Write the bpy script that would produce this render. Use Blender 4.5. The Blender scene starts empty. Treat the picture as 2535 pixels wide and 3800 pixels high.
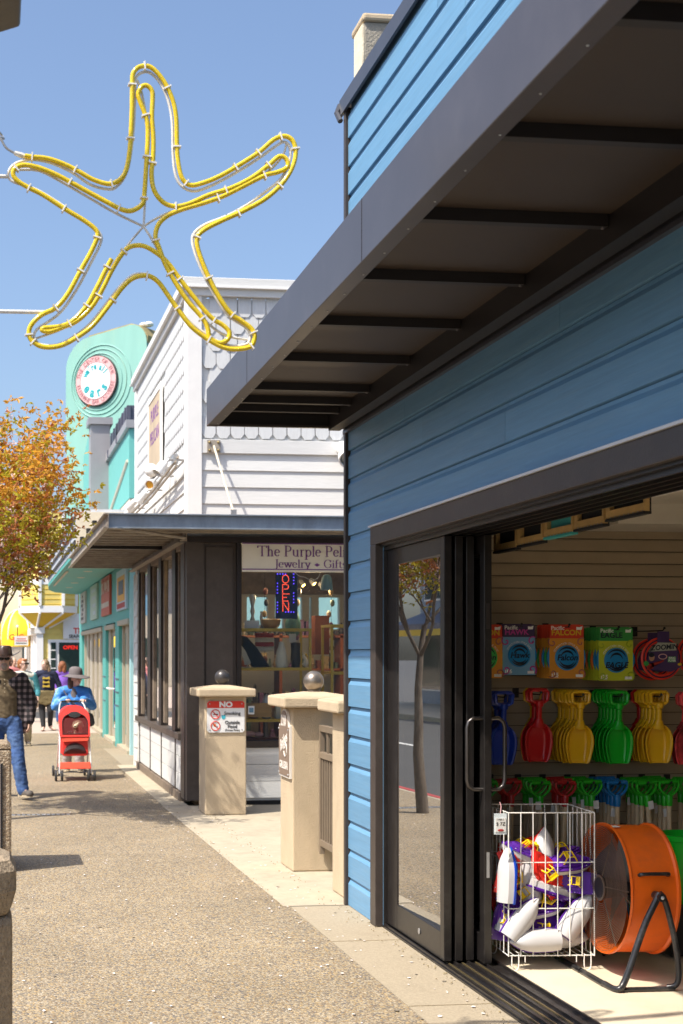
import bpy, bmesh, math, random
from mathutils import Vector, Matrix, Quaternion, noise as mnoise
D = bpy.data; S = bpy.context.scene; COL = S.collection
R = math.radians; PI = math.pi
random.seed(7)
# ---------------------------------------------------------------- camera
F, XP, YP, CH = 5012.0, 566.0, 2429.0, 1.72          # focal length, principal point (photo px), eye height
TH = math.atan((XP + 31) / F)
cam = D.cameras.new('camera'); camo = D.objects.new('camera', cam); COL.objects.link(camo)
camo.location = (0, 0, CH); camo.rotation_euler = (R(90), 0, -TH)
cam.sensor_fit = 'HORIZONTAL'; cam.sensor_width = 24.0; cam.lens = 24.0 * F / 2535
cam.shift_x = (1267.5 - XP) / 2535; cam.shift_y = (YP - 1900) / 2535
cam.clip_start = 0.1; cam.clip_end = 2000
cam.dof.use_dof = True; cam.dof.focus_distance = 7.8; cam.dof.aperture_fstop = 5.0
S.camera = camo
# ---------------------------------------------------------------- sky and sun
SUN = Vector((1, .54, -1.65)).normalized()
w = D.worlds.new('World'); S.world = w; w.use_nodes = True
nt = w.node_tree; bg = nt.nodes['Background']
sky = nt.nodes.new('ShaderNodeTexSky'); sky.sky_type = 'NISHITA'; sky.sun_disc = False
sky.sun_elevation = math.asin(-SUN.z); sky.sun_rotation = math.atan2(-SUN.x, -SUN.y)
sky.air_density = 1.0; sky.dust_density = 3.5; sky.ozone_density = 3.5; sky.altitude = 5
nt.links.new(sky.outputs[0], bg.inputs[0]); bg.inputs[1].default_value = 0.13
sl = D.lights.new('sun', 'SUN'); sl.energy = 3.9; sl.angle = R(0.53); sl.color = (1.0, .93, .82)
so = D.objects.new('sun', sl); COL.objects.link(so); so.rotation_euler = SUN.to_track_quat('-Z', 'Y').to_euler()
so.location = (-20, -10, 30)
vs = S.view_settings; vs.view_transform = 'Standard'; vs.look = 'None'; vs.exposure = 0.82; vs.gamma = 1.0
vs.use_curve_mapping = False
S.render.engine = 'CYCLES'
S.cycles.max_bounces = 10; S.cycles.diffuse_bounces = 5; S.cycles.glossy_bounces = 5
S.cycles.transmission_bounces = 8; S.cycles.transparent_max_bounces = 12
S.cycles.use_denoising = True; S.cycles.sample_clamp_indirect = 8
S.cycles.caustics_reflective = False; S.cycles.caustics_refractive = False
# ---------------------------------------------------------------- measuring helpers: photo pixel -> point on a real plane
_c, _s = math.cos(TH), math.sin(TH)
def ray(x, y):
    a = (x - XP) / F; b = (YP - y) / F
    return Vector((a * _c + _s, _c - a * _s, b))
def atx(x, y, X): d = ray(x, y); t = X / d[0]; return Vector((X, d[1] * t, CH + d[2] * t))
def aty(x, y, Y): d = ray(x, y); t = Y / d[1]; return Vector((d[0] * t, Y, CH + d[2] * t))
def atz(x, y, Z): d = ray(x, y); t = (Z - CH) / d[2]; return Vector((d[0] * t, d[1] * t, Z))
# ---------------------------------------------------------------- materials
MATS = {}
def mat(name, col, rough=.6, metal=0, var=.12, scale=6, bump=.0, bscale=40, spec=.5, dirt=0, dcol=(.1, .09, .07), dscale=2.5, stretch=(1, 1, 1), trans=0, alpha=1, emit=0, coat=0):
    if name in MATS: return MATS[name]
    m = D.materials.new(name); m.use_nodes = True; n = m.node_tree.nodes; l = m.node_tree.links
    p = n['Principled BSDF']
    p.inputs['Roughness'].default_value = rough; p.inputs['Metallic'].default_value = metal
    p.inputs['Specular IOR Level'].default_value = spec
    p.inputs['Transmission Weight'].default_value = trans
    p.inputs['Coat Weight'].default_value = coat
    tc = n.new('ShaderNodeTexCoord'); oi = n.new('ShaderNodeObjectInfo')
    mp = n.new('ShaderNodeMapping'); mp.inputs['Scale'].default_value = stretch
    sc = n.new('ShaderNodeVectorMath'); sc.operation = 'SCALE'; sc.inputs[0].default_value = (37, 53, 71)
    l.new(oi.outputs['Random'], sc.inputs['Scale'])
    ad = n.new('ShaderNodeVectorMath'); l.new(tc.outputs['Object'], ad.inputs[0]); l.new(sc.outputs[0], ad.inputs[1])
    l.new(ad.outputs[0], mp.inputs['Vector'])
    nz = n.new('ShaderNodeTexNoise'); nz.inputs['Scale'].default_value = scale; nz.inputs['Detail'].default_value = 6; nz.inputs['Roughness'].default_value = .65
    l.new(mp.outputs[0], nz.inputs['Vector'])
    rp = n.new('ShaderNodeValToRGB'); e = rp.color_ramp.elements
    lo = [max(0, c * (1 - var)) for c in col]; hi = [min(1, c * (1 + var)) for c in col]
    e[0].position = .3; e[0].color = (*lo, 1); e[1].position = .7; e[1].color = (*hi, 1)
    l.new(nz.outputs['Fac'], rp.inputs[0]); out = rp.outputs[0]
    hv = n.new('ShaderNodeHueSaturation'); mr = n.new('ShaderNodeMapRange'); mr.inputs[3].default_value = 1 - var * .45; mr.inputs[4].default_value = 1 + var * .45
    l.new(oi.outputs['Random'], mr.inputs[0]); l.new(mr.outputs[0], hv.inputs['Value']); l.new(out, hv.inputs['Color']); out = hv.outputs[0]
    if dirt:
        n2 = n.new('ShaderNodeTexNoise'); n2.inputs['Scale'].default_value = dscale; n2.inputs['Detail'].default_value = 9; n2.inputs['Roughness'].default_value = .72
        l.new(mp.outputs[0], n2.inputs['Vector'])
        r2 = n.new('ShaderNodeMapRange'); r2.inputs[1].default_value = .5; r2.inputs[2].default_value = .72; r2.inputs[3].default_value = 0; r2.inputs[4].default_value = dirt
        l.new(n2.outputs['Fac'], r2.inputs[0])
        mx = n.new('ShaderNodeMixRGB'); mx.inputs[2].default_value = (*dcol, 1); l.new(r2.outputs[0], mx.inputs[0]); l.new(out, mx.inputs[1]); out = mx.outputs[0]
    l.new(out, p.inputs['Base Color'])
    if alpha < 1: p.inputs['Alpha'].default_value = alpha
    if emit: l.new(out, p.inputs['Emission Color']); p.inputs['Emission Strength'].default_value = emit
    if bump:
        n3 = n.new('ShaderNodeTexNoise'); n3.inputs['Scale'].default_value = bscale; n3.inputs['Detail'].default_value = 5
        l.new(mp.outputs[0], n3.inputs['Vector'])
        b = n.new('ShaderNodeBump'); b.inputs['Strength'].default_value = min(1, bump); b.inputs['Distance'].default_value = .01 * max(1, bump)
        l.new(n3.outputs['Fac'], b.inputs['Height']); l.new(b.outputs[0], p.inputs['Normal'])
    MATS[name] = m; return m
def glassmat(name, tint=(.9, .95, .93), refl=.12, rough=.0, dirt=.05, mul=1.5):
    m = D.materials.new(name); m.use_nodes = True; n = m.node_tree.nodes; l = m.node_tree.links
    n.remove(n['Principled BSDF']); o = n['Material Output']
    t = n.new('ShaderNodeBsdfTransparent'); t.inputs[0].default_value = (*tint, 1)
    g = n.new('ShaderNodeBsdfGlossy'); g.inputs['Roughness'].default_value = rough; g.inputs[0].default_value = (1, 1, 1, 1)
    fr = n.new('ShaderNodeFresnel'); fr.inputs[0].default_value = 1.5
    ma = n.new('ShaderNodeMath'); ma.operation = 'MULTIPLY_ADD'; ma.inputs[1].default_value = mul; ma.inputs[2].default_value = refl; ma.use_clamp = True
    l.new(fr.outputs[0], ma.inputs[0])
    mx = n.new('ShaderNodeMixShader'); l.new(ma.outputs[0], mx.inputs[0]); l.new(t.outputs[0], mx.inputs[1]); l.new(g.outputs[0], mx.inputs[2])
    df = n.new('ShaderNodeBsdfDiffuse'); df.inputs[0].default_value = (.5, .48, .42, 1)
    nz = n.new('ShaderNodeTexNoise'); nz.inputs['Scale'].default_value = 3; nz.inputs['Detail'].default_value = 8
    m2 = n.new('ShaderNodeMath'); m2.operation = 'MULTIPLY'; m2.inputs[1].default_value = dirt; l.new(nz.outputs[0], m2.inputs[0])
    mx2 = n.new('ShaderNodeMixShader'); l.new(m2.outputs[0], mx2.inputs[0]); l.new(mx.outputs[0], mx2.inputs[1]); l.new(df.outputs[0], mx2.inputs[2])
    l.new(mx2.outputs[0], o.inputs[0]); MATS[name] = m; return m
def aggmat(name, palette, scale=85, cement=(.30, .25, .17), bump=.6, wash=.25):
    """exposed aggregate: pebbles of several colours set in cement"""
    m = D.materials.new(name); m.use_nodes = True; n = m.node_tree.nodes; l = m.node_tree.links
    p = n['Principled BSDF']; p.inputs['Roughness'].default_value = .75; p.inputs['Specular IOR Level'].default_value = .35
    tc = n.new('ShaderNodeNewGeometry')
    wn = n.new('ShaderNodeTexNoise'); wn.inputs['Scale'].default_value = 40; l.new(tc.outputs['Position'], wn.inputs['Vector'])
    wv = n.new('ShaderNodeVectorMath'); wv.operation = 'MULTIPLY_ADD'; wv.inputs[1].default_value = (.012, .012, .012)
    l.new(wn.outputs['Color'], wv.inputs[0]); l.new(tc.outputs['Position'], wv.inputs[2])
    v = n.new('ShaderNodeTexVoronoi'); v.inputs['Scale'].default_value = scale; l.new(wv.outputs[0], v.inputs['Vector'])
    sp = n.new('ShaderNodeSeparateColor'); l.new(v.outputs['Color'], sp.inputs[0])
    rp = n.new('ShaderNodeValToRGB'); rp.color_ramp.interpolation = 'CONSTANT'
    els = rp.color_ramp.elements
    while len(els) < len(palette): els.new(.5)
    for i, c in enumerate(palette): els[i].position = i / len(palette); els[i].color = (*c, 1)
    l.new(sp.outputs[0], rp.inputs[0])
    mr = n.new('ShaderNodeMapRange'); mr.inputs[1].default_value = .45; mr.inputs[2].default_value = .75; l.new(v.outputs['Distance'], mr.inputs[0])
    mx = n.new('ShaderNodeMixRGB'); l.new(mr.outputs[0], mx.inputs[0]); l.new(rp.outputs[0], mx.inputs[1]); mx.inputs[2].default_value = (*cement, 1)
    big = n.new('ShaderNodeTexNoise'); big.inputs['Scale'].default_value = .7; big.inputs['Detail'].default_value = 8; big.inputs['Roughness'].default_value = .7
    l.new(tc.outputs['Position'], big.inputs['Vector'])
    br = n.new('ShaderNodeMapRange'); br.inputs[1].default_value = .3; br.inputs[2].default_value = .7; br.inputs[3].default_value = 1 - wash; br.inputs[4].default_value = 1 + wash
    l.new(big.outputs[0], br.inputs[0])
    hv = n.new('ShaderNodeHueSaturation'); l.new(br.outputs[0], hv.inputs['Value']); l.new(mx.outputs[0], hv.inputs['Color'])
    l.new(hv.outputs[0], p.inputs['Base Color'])
    inv = n.new('ShaderNodeMath'); inv.operation = 'SUBTRACT'; inv.inputs[0].default_value = 1; l.new(v.outputs['Distance'], inv.inputs[1])
    b = n.new('ShaderNodeBump'); b.inputs['Strength'].default_value = bump; b.inputs['Distance'].default_value = .006
    l.new(inv.outputs[0], b.inputs['Height']); l.new(b.outputs[0], p.inputs['Normal'])
    MATS[name] = m; return m
# ---------------------------------------------------------------- mesh builder
class MB:
    def __init__(s): s.v = []; s.f = []
    def add(s, vs, fs, M=None):
        o = len(s.v)
        for p in vs: s.v.append(M @ Vector(p) if M else Vector(p))
        for f in fs: s.f.append([i + o for i in f])
        return s
    def box(s, x0, x1, y0, y1, z0, z1, M=None):
        vs = [(x, y, z) for z in (z0, z1) for x, y in ((x0, y0), (x1, y0), (x1, y1), (x0, y1))]
        return s.add(vs, [(3, 2, 1, 0), (4, 5, 6, 7), (0, 1, 5, 4), (1, 2, 6, 5), (2, 3, 7, 6), (3, 0, 4, 7)], M)
    def quad(s, a, b, c, d): return s.add([a, b, c, d], [(0, 1, 2, 3)])
    def prism(s, poly, axis, a, b, M=None):
        """poly: 2-D outline in the two other axes (xy order kept), extruded along axis from a to b"""
        n = len(poly)
        def P(q, t): return {0: (t, q[0], q[1]), 1: (q[0], t, q[1]), 2: (q[0], q[1], t)}[axis]
        vs = [P(q, a) for q in poly] + [P(q, b) for q in poly]
        fs = [tuple(range(n - 1, -1, -1)), tuple(range(n, 2 * n))] + [(i, (i + 1) % n, n + (i + 1) % n, n + i) for i in range(n)]
        return s.add(vs, fs, M)
    def tube(s, pts, r, n=8, closed=False, M=None, cap=True):
        pts = [Vector(p) for p in pts]; k = len(pts)
        rs = r if isinstance(r, (list, tuple)) else [r] * k
        o = len(s.v); up = None; rings = []
        for i in range(k):
            if closed: t = pts[(i + 1) % k] - pts[i - 1]
            else: t = pts[min(i + 1, k - 1)] - pts[max(i - 1, 0)]
            if t.length < 1e-9: t = Vector((0, 0, 1))
            t.normalize()
            if up is None: up = t.orthogonal().normalized()
            up = (up - t * up.dot(t));
            if up.length < 1e-6: up = t.orthogonal()
            up.normalize(); sd = t.cross(up)
            rings.append([pts[i] + (up * math.cos(2 * PI * j / n) + sd * math.sin(2 * PI * j / n)) * rs[i] for j in range(n)])
        vs = [p for rg in rings for p in rg]; fs = []
        for i in range(k if closed else k - 1):
            a, b = i * n, ((i + 1) % k) * n
            for j in range(n): fs.append((a + j, a + (j + 1) % n, b + (j + 1) % n, b + j))
        if cap and not closed: fs.append(tuple(range(n - 1, -1, -1))); fs.append(tuple((k - 1) * n + j for j in range(n)))
        return s.add(vs, fs, M)
    def lathe(s, prof, n=24, M=None, a0=0, a1=2 * PI):
        """prof: (radius, z) list turned about z"""
        full = abs(a1 - a0 - 2 * PI) < 1e-6; m = n if full else n + 1
        vs = [(r * math.cos(a0 + (a1 - a0) * j / n), r * math.sin(a0 + (a1 - a0) * j / n), z) for r, z in prof for j in range(m)]
        fs = []
        for i in range(len(prof) - 1):
            for j in range(n if full else n):
                j2 = (j + 1) % m if full else j + 1
                fs.append((i * m + j, i * m + j2, (i + 1) * m + j2, (i + 1) * m + j))
        if full and (abs(prof[0][0]-prof[-1][0])+abs(prof[0][1]-prof[-1][1])>1e-6):
            if prof[0][0] > 1e-6: fs.append(tuple(range(m - 1, -1, -1)))
            if prof[-1][0] > 1e-6: fs.append(tuple((len(prof) - 1) * m + j for j in range(m)))
        return s.add(vs, fs, M)
    def ell(s, c, r, nu=16, nv=10, M=None):
        r = (r, r, r) if not isinstance(r, (tuple, list)) else r
        vs = [(c[0], c[1], c[2] + r[2])]
        for i in range(1, nv):
            a = PI * i / nv
            for j in range(nu): b = 2 * PI * j / nu; vs.append((c[0] + r[0] * math.sin(a) * math.cos(b), c[1] + r[1] * math.sin(a) * math.sin(b), c[2] + r[2] * math.cos(a)))
        vs.append((c[0], c[1], c[2] - r[2])); fs = []
        for j in range(nu): fs.append((0, 1 + j, 1 + (j + 1) % nu))
        for i in range(nv - 2):
            a, b = 1 + i * nu, 1 + (i + 1) * nu
            for j in range(nu): fs.append((a + j, b + j, b + (j + 1) % nu, a + (j + 1) % nu))
        k = len(vs) - 1; a = 1 + (nv - 2) * nu
        for j in range(nu): fs.append((a + j, k, a + (j + 1) % nu))
        return s.add(vs, fs, M)
    def cap(s, p0, r0, p1, r1, n=14, e=(1, 1)):
        """tapered capsule between two points; e flattens across"""
        p0, p1 = Vector(p0), Vector(p1); d = p1 - p0; L = max(d.length, 1e-5)
        q = d.to_track_quat('Z', 'Y').to_matrix().to_4x4(); M = Matrix.Translation(p0) @ q @ Matrix.Diagonal((e[0], e[1], 1, 1))
        pr = [(r0 * math.sin(a), -r0 * math.cos(a)) for a in (0.01, .5, 1.0, PI / 2)] + [(r1 * math.sin(a), L - r1 * math.cos(a)) for a in (PI / 2, 2.1, 2.6, PI - .01)]
        return s.lathe(pr, n, M)
    def mesh(s, name, off=(0, 0, 0)):
        me = D.meshes.new(name); o = Vector(off)
        me.from_pydata([tuple(p - o) for p in s.v], [], s.f); me.update(); return me
OFF = {}
def link(o, parent=None):
    COL.objects.link(o)
    if parent is not None: o.parent = parent
    return o
def smoothmesh(me, ang=38):
    me.polygons.foreach_set('use_smooth', [True] * len(me.polygons)); me.set_sharp_from_angle(angle=R(ang))
def build(mb, name, m, parent=None, smooth=False, bevel=0, kind=None, label=None, cat=None, group=None, base=True):
    me = None
    if isinstance(mb, MB):
        if parent is not None: off = OFF[parent]
        else:
            xs = [p.x for p in mb.v]; ys = [p.y for p in mb.v]; zs = [p.z for p in mb.v]
            off = Vector(((min(xs) + max(xs)) / 2, (min(ys) + max(ys)) / 2, min(zs))) if base else Vector((0, 0, 0))
        me = mb.mesh(name, off)
    else: me = mb; off = OFF[parent] if parent is not None else Vector((0, 0, 0))
    me.materials.append(MATS[m] if isinstance(m, str) else m)
    if smooth: smoothmesh(me, 38 if smooth is True else smooth)
    o = D.objects.new(name, me); link(o, parent)
    if parent is None: o.location = off
    OFF[o] = off
    if bevel:
        b = o.modifiers.new('bevel', 'BEVEL'); b.width = bevel; b.segments = 2; b.limit_method = 'ANGLE'; b.angle_limit = R(40)
    if kind: o['kind'] = kind
    if label: o['label'] = label
    if cat: o['category'] = cat
    if group: o['group'] = group
    return o
def thing(name, label, cat, loc=(0, 0, 0), group=None):
    o = D.objects.new(name, None); link(o); o.location = loc; o.empty_display_size = .1
    OFF[o] = Vector(loc); o['label'] = label; o['category'] = cat
    if group: o['group'] = group
    return o
def piece(me, name, parent, loc=(0, 0, 0), rot=None, scale=None, kind=None):
    """another object on shared mesh data; loc in world coordinates"""
    o = D.objects.new(name, me); link(o, parent); off = OFF[parent]
    o.location = Vector(loc) - off; OFF[o] = Vector(loc)
    if rot: o.rotation_euler = rot
    if scale: o.scale = scale
    if kind: o['kind'] = kind
    return o
def shared(mb, name, m, smooth=False):
    me = mb.mesh(name); me.materials.append(MATS[m] if isinstance(m, str) else m)
    if smooth: smoothmesh(me, 38 if smooth is True else smooth)
    return me
def copy_tree(o, parent=None):
    c = o.copy(); COL.objects.link(c); c.parent = parent
    OFF[c] = OFF[o].copy()
    for ch in list(o.children): copy_tree(ch, c)
    return c
def structure(mb, name, m, **k): return build(mb, name, m, kind='structure', **k)
# ---------------------------------------------------------------- lettering
DG = None
def text_mesh(s, size=1.0, ext=.002, bold=0.0, align='CENTER', xs=1.0, shear=0):
    cu = D.curves.new('t', 'FONT'); cu.body = s; cu.size = size; cu.extrude = ext; cu.offset = bold; cu.align_x = align; cu.align_y = 'CENTER'
    cu.shear = shear; cu.resolution_u = 3
    o = D.objects.new('t', cu); COL.objects.link(o); o.scale = (xs, 1, 1)
    bpy.context.view_layer.update()
    me = D.meshes.new_from_object(o.evaluated_get(bpy.context.evaluated_depsgraph_get()))
    D.objects.remove(o); D.curves.remove(cu)
    mb = MB(); mb.v = [Vector((v.co.x * xs, v.co.y, v.co.z)) for v in me.vertices]; mb.f = [list(p.vertices) for p in me.polygons]
    D.meshes.remove(me); return mb
FACE_NY = Matrix(((1, 0, 0, 0), (0, 0, -1, 0), (0, 1, 0, 0), (0, 0, 0, 1)))     # text facing -Y (towards the camera)
FACE_NX = Matrix(((0, 0, -1, 0), (-1, 0, 0, 0), (0, 1, 0, 0), (0, 0, 0, 1)))    # text facing -X (towards the street)
def put(mb, M): mb.v = [M @ p for p in mb.v]; return mb
def label_text(s, c, size, m, parent, face=FACE_NY, bold=0, xs=1, ext=.002, name='lettering', align='CENTER', rot=0, shear=0):
    mb = text_mesh(s, size, ext, bold, align, xs, shear)
    put(mb, Matrix.Translation(Vector(c)) @ face @ Matrix.Rotation(rot, 4, 'Z'))
    return build(mb, name, m, parent)
def arc(cx, cy, rx, ry, a0, a1, n=12): return [(cx + rx * math.cos(R(a0 + (a1 - a0) * i / n)), cy + ry * math.sin(R(a0 + (a1 - a0) * i / n))) for i in range(n + 1)]
def _stem(x, a, b, sb=True, st=False):
    L = [[(x, a), (x, b)]]
    if sb: L.append(('s', x, a))
    if st: L.append(('s', x, b))
    return L
GL = {
 'T': (.86, [[(.02, .97), (.84, .97)], [(.04, 1), (.02, .8)], [(.82, 1), (.84, .8)]] + _stem(.43, 0, 1)),
 'h': (.64, _stem(.13, 0, 1) + [arc(.3, .4, .17, .23, 180, 20) + [(.47, .02)], ('s', .47, 0), [(.03, .97), (.13, 1)]]),
 'e': (.54, [[(.06, .36), (.47, .36)], arc(.265, .33, .205, .31, 5, 320, 20)]),
 'P': (.72, _stem(.16, 0, 1, True, True) + [[(.16, .98), (.36, .98)] + arc(.36, .73, .24, .25, 80, -80) + [(.16, .48)]]),
 'u': (.68, [[(.12, .62), (.12, .22)] + arc(.29, .22, .17, .2, 180, 300), [(.02, .61), (.12, .62)], [(.38, .61), (.48, .62)]] + _stem(.48, 0, .63)),
 'r': (.44, _stem(.13, 0, .63) + [arc(.29, .42, .16, .19, 175, 50), [(.02, .61), (.13, .63)]]),
 'p': (.63, _stem(.13, -.3, .63) + [arc(.33, .31, .21, .31, 150, -150, 18), [(.02, .61), (.13, .63)]]),
 'l': (.29, _stem(.14, 0, 1) + [[(.03, .97), (.14, 1)]]),
 'J': (.42, [[(.28, 1), (.28, .05)] + arc(.12, .03, .16, .25, 0, -120, 8), ('s', .28, 1)]),
 'w': (.82, [[(.06, .62), (.25, .02)], [(.25, .02), (.42, .6)], [(.4, .62), (.58, .02)], [(.58, .02), (.76, .62)], ('s', .06, .61), ('s', .4, .61), ('s', .74, .61)]),
 'y': (.56, [[(.07, .62), (.28, .03)], [(.49, .62), (.24, -.12)] + arc(.14, -.14, .1, .13, 0, -150, 6), ('s', .07, .61), ('s', .49, .61)]),
 'G': (.84, [arc(.43, .5, .36, .5, 45, 320, 24), [(.72, .42), (.72, .12)], ('s', .7, .43), [(.72, .95), (.7, .7)]]),
 'i': (.29, _stem(.14, 0, .63) + [[(.14, .8), (.14, .9)], [(.03, .61), (.14, .63)]]),
 'f': (.36, [arc(.3, .82, .16, .17, 60, 180, 8) + [(.14, .02)], [(.02, .6), (.34, .6)], ('s', .14, 0)]),
 't': (.38, [[(.15, .8), (.15, .15)] + arc(.27, .15, .12, .14, 180, 310, 6), [(.02, .6), (.34, .6)]]),
 'c': (.5, [arc(.265, .31, .205, .31, 45, 315, 18)]), 'a': (.54, [arc(.25, .3, .19, .3, 40, 320, 18)] + _stem(.44, 0, .6)),
 'n': (.64, _stem(.13, 0, .63) + [arc(.3, .4, .17, .23, 180, 20) + [(.47, .02)], ('s', .47, 0)]),
 's': (.44, [arc(.22, .47, .15, .15, 30, 250, 10) + arc(.22, .16, .16, .16, 80, -150, 10)]), ' ': (.34, []),
 '*': (.6, [('d', .3, .4)]),
}
def serif(text, h, thick=.125, thin=.045, track=.02):
    """Latin book-hand lettering drawn with a broad pen, left-aligned on the baseline in the xy plane"""
    mb = MB(); x0 = 0
    for ch in text:
        adv, st = GL[ch]
        for k in st:
            if k[0] == 's': x, y = k[1] + x0, k[2]; mb.box((x - .14) * h, (x + .14) * h, (y - .02) * h, (y + .025) * h, 0, .002); continue
            if k[0] == 'd': x = x0 + .3; mb.add([(x * h - .3 * h, .35 * h, .002), (x * h, .13 * h, .002), (x * h + .3 * h, .35 * h, .002), (x * h, .57 * h, .002)], [(0, 1, 2, 3)]); continue
            pts = [Vector((p[0] + x0, p[1])) for p in k]; L = []; Rr = []
            for i, p in enumerate(pts):
                t = pts[min(i + 1, len(pts) - 1)] - pts[max(i - 1, 0)]; t.normalize()
                wd = (thin + (thick - thin) * abs(t.y) ** 1.5) / 2; nn = Vector((-t.y, t.x))
                L.append(p + nn * wd); Rr.append(p - nn * wd)
            vs = [(q.x * h, q.y * h, .002) for q in L] + [(q.x * h, q.y * h, .002) for q in Rr]; n = len(L)
            mb.add(vs, [(i, n + i, n + i + 1, i + 1) for i in range(n - 1)])
        x0 += adv + track
    mb.width = x0 * h; return mb
# ================================================================ materials in use
aggmat('aggregate', [(0.258, 0.199, 0.13), (0.353, 0.278, 0.178), (0.146, 0.133, 0.118), (0.396, 0.324, 0.221), (0.232, 0.154, 0.079), (0.396, 0.34, 0.253), (0.112, 0.1, 0.095), (0.31, 0.249, 0.158), (0.396, 0.282, 0.134)], 88, (.22, .18, .125), wash=.18)
aggmat('aggregate_rough', [(.30, .22, .14), (.40, .30, .19), (.22, .17, .12), (.46, .38, .27), (.26, .18, .11)], 75, (.33, .25, .17), bump=1.0)
mat('concrete', (.42, .36, .265), .85, var=.10, scale=9, bump=.25, bscale=160, dirt=.35, dcol=(.25, .21, .15), dscale=1.6)
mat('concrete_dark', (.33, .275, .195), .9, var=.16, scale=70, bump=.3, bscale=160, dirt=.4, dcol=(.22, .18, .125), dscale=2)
mat('concrete_floor', (.62, .53, .39), .6, var=.10, scale=2.5, bump=.08, bscale=60, dirt=.3, dcol=(.33, .27, .19), dscale=1.2)
mat('concrete_pink', (.44, .36, .30), .85, var=.08, scale=5, bump=.1, bscale=90, dirt=.25, dcol=(.3, .25, .2))
mat('asphalt', (.065, .065, .066), .85, var=.25, scale=60, bump=.5, bscale=220, dirt=.3, dcol=(.11, .105, .1), dscale=.6)
mat('road_white', (.7, .7, .67), .7, var=.1, dirt=.4, dcol=(.2, .2, .2), dscale=6)
mat('red_paint', (.42, .04, .035), .6, var=.15, dirt=.5, dcol=(.25, .2, .17), dscale=8)
mat('blue_siding', (.125, .282, .450), .5, var=.09, scale=4, bump=.10, bscale=9, stretch=(1, .6, 14), dirt=.22, dcol=(.26, .38, .46), dscale=3)
mat('brown_trim', (.046, .035, .030), .42, var=.12, scale=10, bump=.06, bscale=80, dirt=.15, dcol=(.15, .13, .11), dscale=7)
mat('bronze', (.013, .011, .0105), .33, var=.15, scale=10, spec=.55, dirt=.15, dcol=(.12, .11, .1), dscale=14)
mat('canopy_metal', (.060, .055, .064), .38, var=.08, scale=3, spec=.6, dirt=.12, dcol=(.17, .16, .16), dscale=4)
mat('canopy_soffit', (.043, .029, .020), .5, var=.08, scale=3)
mat('canopy_rib', (.016, .012, .011), .5, var=.1)
mat('coping', (.05, .052, .065), .35, var=.1)
mat('white_drip', (.6, .62, .65), .4, var=.05)
mat('brass', (.35, .27, .13), .35, metal=.8, var=.1)
mat('slatwall', (.43, .35, .245), .6, var=.05, scale=5)
mat('ceiling_white', (.72, .68, .60), .8, var=.04)
mat('stucco_grey', (.30, .27, .22), .95, var=.2, scale=25, bump=1.0, bscale=60, dirt=.5, dcol=(.13, .115, .095), dscale=3)
mat('stucco_tan', (.52, .415, .28), .9, var=.07, scale=4, bump=.5, bscale=130, dirt=.45, dcol=(.36, .28, .18), dscale=2.6, stretch=(1, 1, .6))
mat('stucco_sunlit', (.70, .62, .46), .9, var=.08, bump=.5, bscale=40)  # pier stucco with the sun's brightness put into its colour
mat('white_paint', (.69, .69, .675), .55, var=.04, scale=5, bump=.2, bscale=12, stretch=(1, 1, 10), dirt=.18, dcol=(.46, .46, .44), dscale=3)
mat('shingle_white', (.60, .61, .615), .6, var=.06, scale=6, bump=.25, bscale=14, stretch=(8, 8, 1), dirt=.15, dcol=(.45, .46, .46))
mat('window_brown', (.085, .066, .054), .45, var=.15, scale=8, dirt=.25, dcol=(.17, .14, .11), dscale=5)
mat('dark_brown', (.026, .019, .016), .4, var=.2, scale=8)
mat('steel_rust', (.38, .33, .27), .55, var=.2, scale=7, dirt=.4, dcol=(.13, .09, .06), dscale=5)
mat('steel_blue', (.25, .29, .34), .42, metal=.35, var=.18, scale=6, dirt=.45, dcol=(.14, .14, .13), dscale=4, stretch=(1, 1, .35))
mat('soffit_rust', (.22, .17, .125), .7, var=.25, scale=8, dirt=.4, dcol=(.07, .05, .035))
mat('teal', (.085, .39, .36), .55, var=.05, scale=2, dirt=.12, dcol=(.25, .5, .44), dscale=1.5)
mat('teal_tower', (.23, .46, .40), .55, var=.06, scale=2, dirt=.30, dcol=(.36, .46, .30), dscale=.8, stretch=(1.5, 1.5, .35))
mat('teal_light', (.15, .47, .43), .55, var=.04)
mat('teal_rust', (.34, .27, .12), .7, var=.3, scale=3)
mat('grey_metal', (.34, .33, .34), .4, var=.08, scale=2, metal=.2)
mat('grey_dark', (.085, .09, .13), .5, var=.2)
mat('beige_door', (.40, .36, .28), .5, var=.06)
mat('cream', (.62, .56, .44), .7, var=.06, dirt=.2, dcol=(.42, .38, .3))
mat('yellow_siding', (.74, .58, .16), .6, var=.05)
mat('yellow_deep', (.66, .43, .015), .6, var=.05)
mat('yellow_awning', (.82, .52, .01), .55, var=.05)
mat('trim_white', (.82, .81, .79), .5, var=.03)
mat('galv', (.45, .45, .45), .4, metal=.6, var=.15)
mat('white_lamp', (.82, .82, .80), .35, var=.02)
mat('amber', (.65, .32, .03), .2, var=.1)
glassmat('glass', (.92, .95, .93), .10)
glassmat('glass_door', (.62, .68, .64), .36, dirt=.05)
glassmat('glass_shop', (.95, .96, .95), .0, dirt=.012, mul=.8)
mat('black', (.012, .012, .013), .5, var=.2)
mat('sign_white', (.74, .74, .73), .4, var=.03)
mat('sign_cream', (.88, .84, .74), .5, var=.03)
mat('purple_ink', (.19, .055, .27), .5, var=.05)
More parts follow.
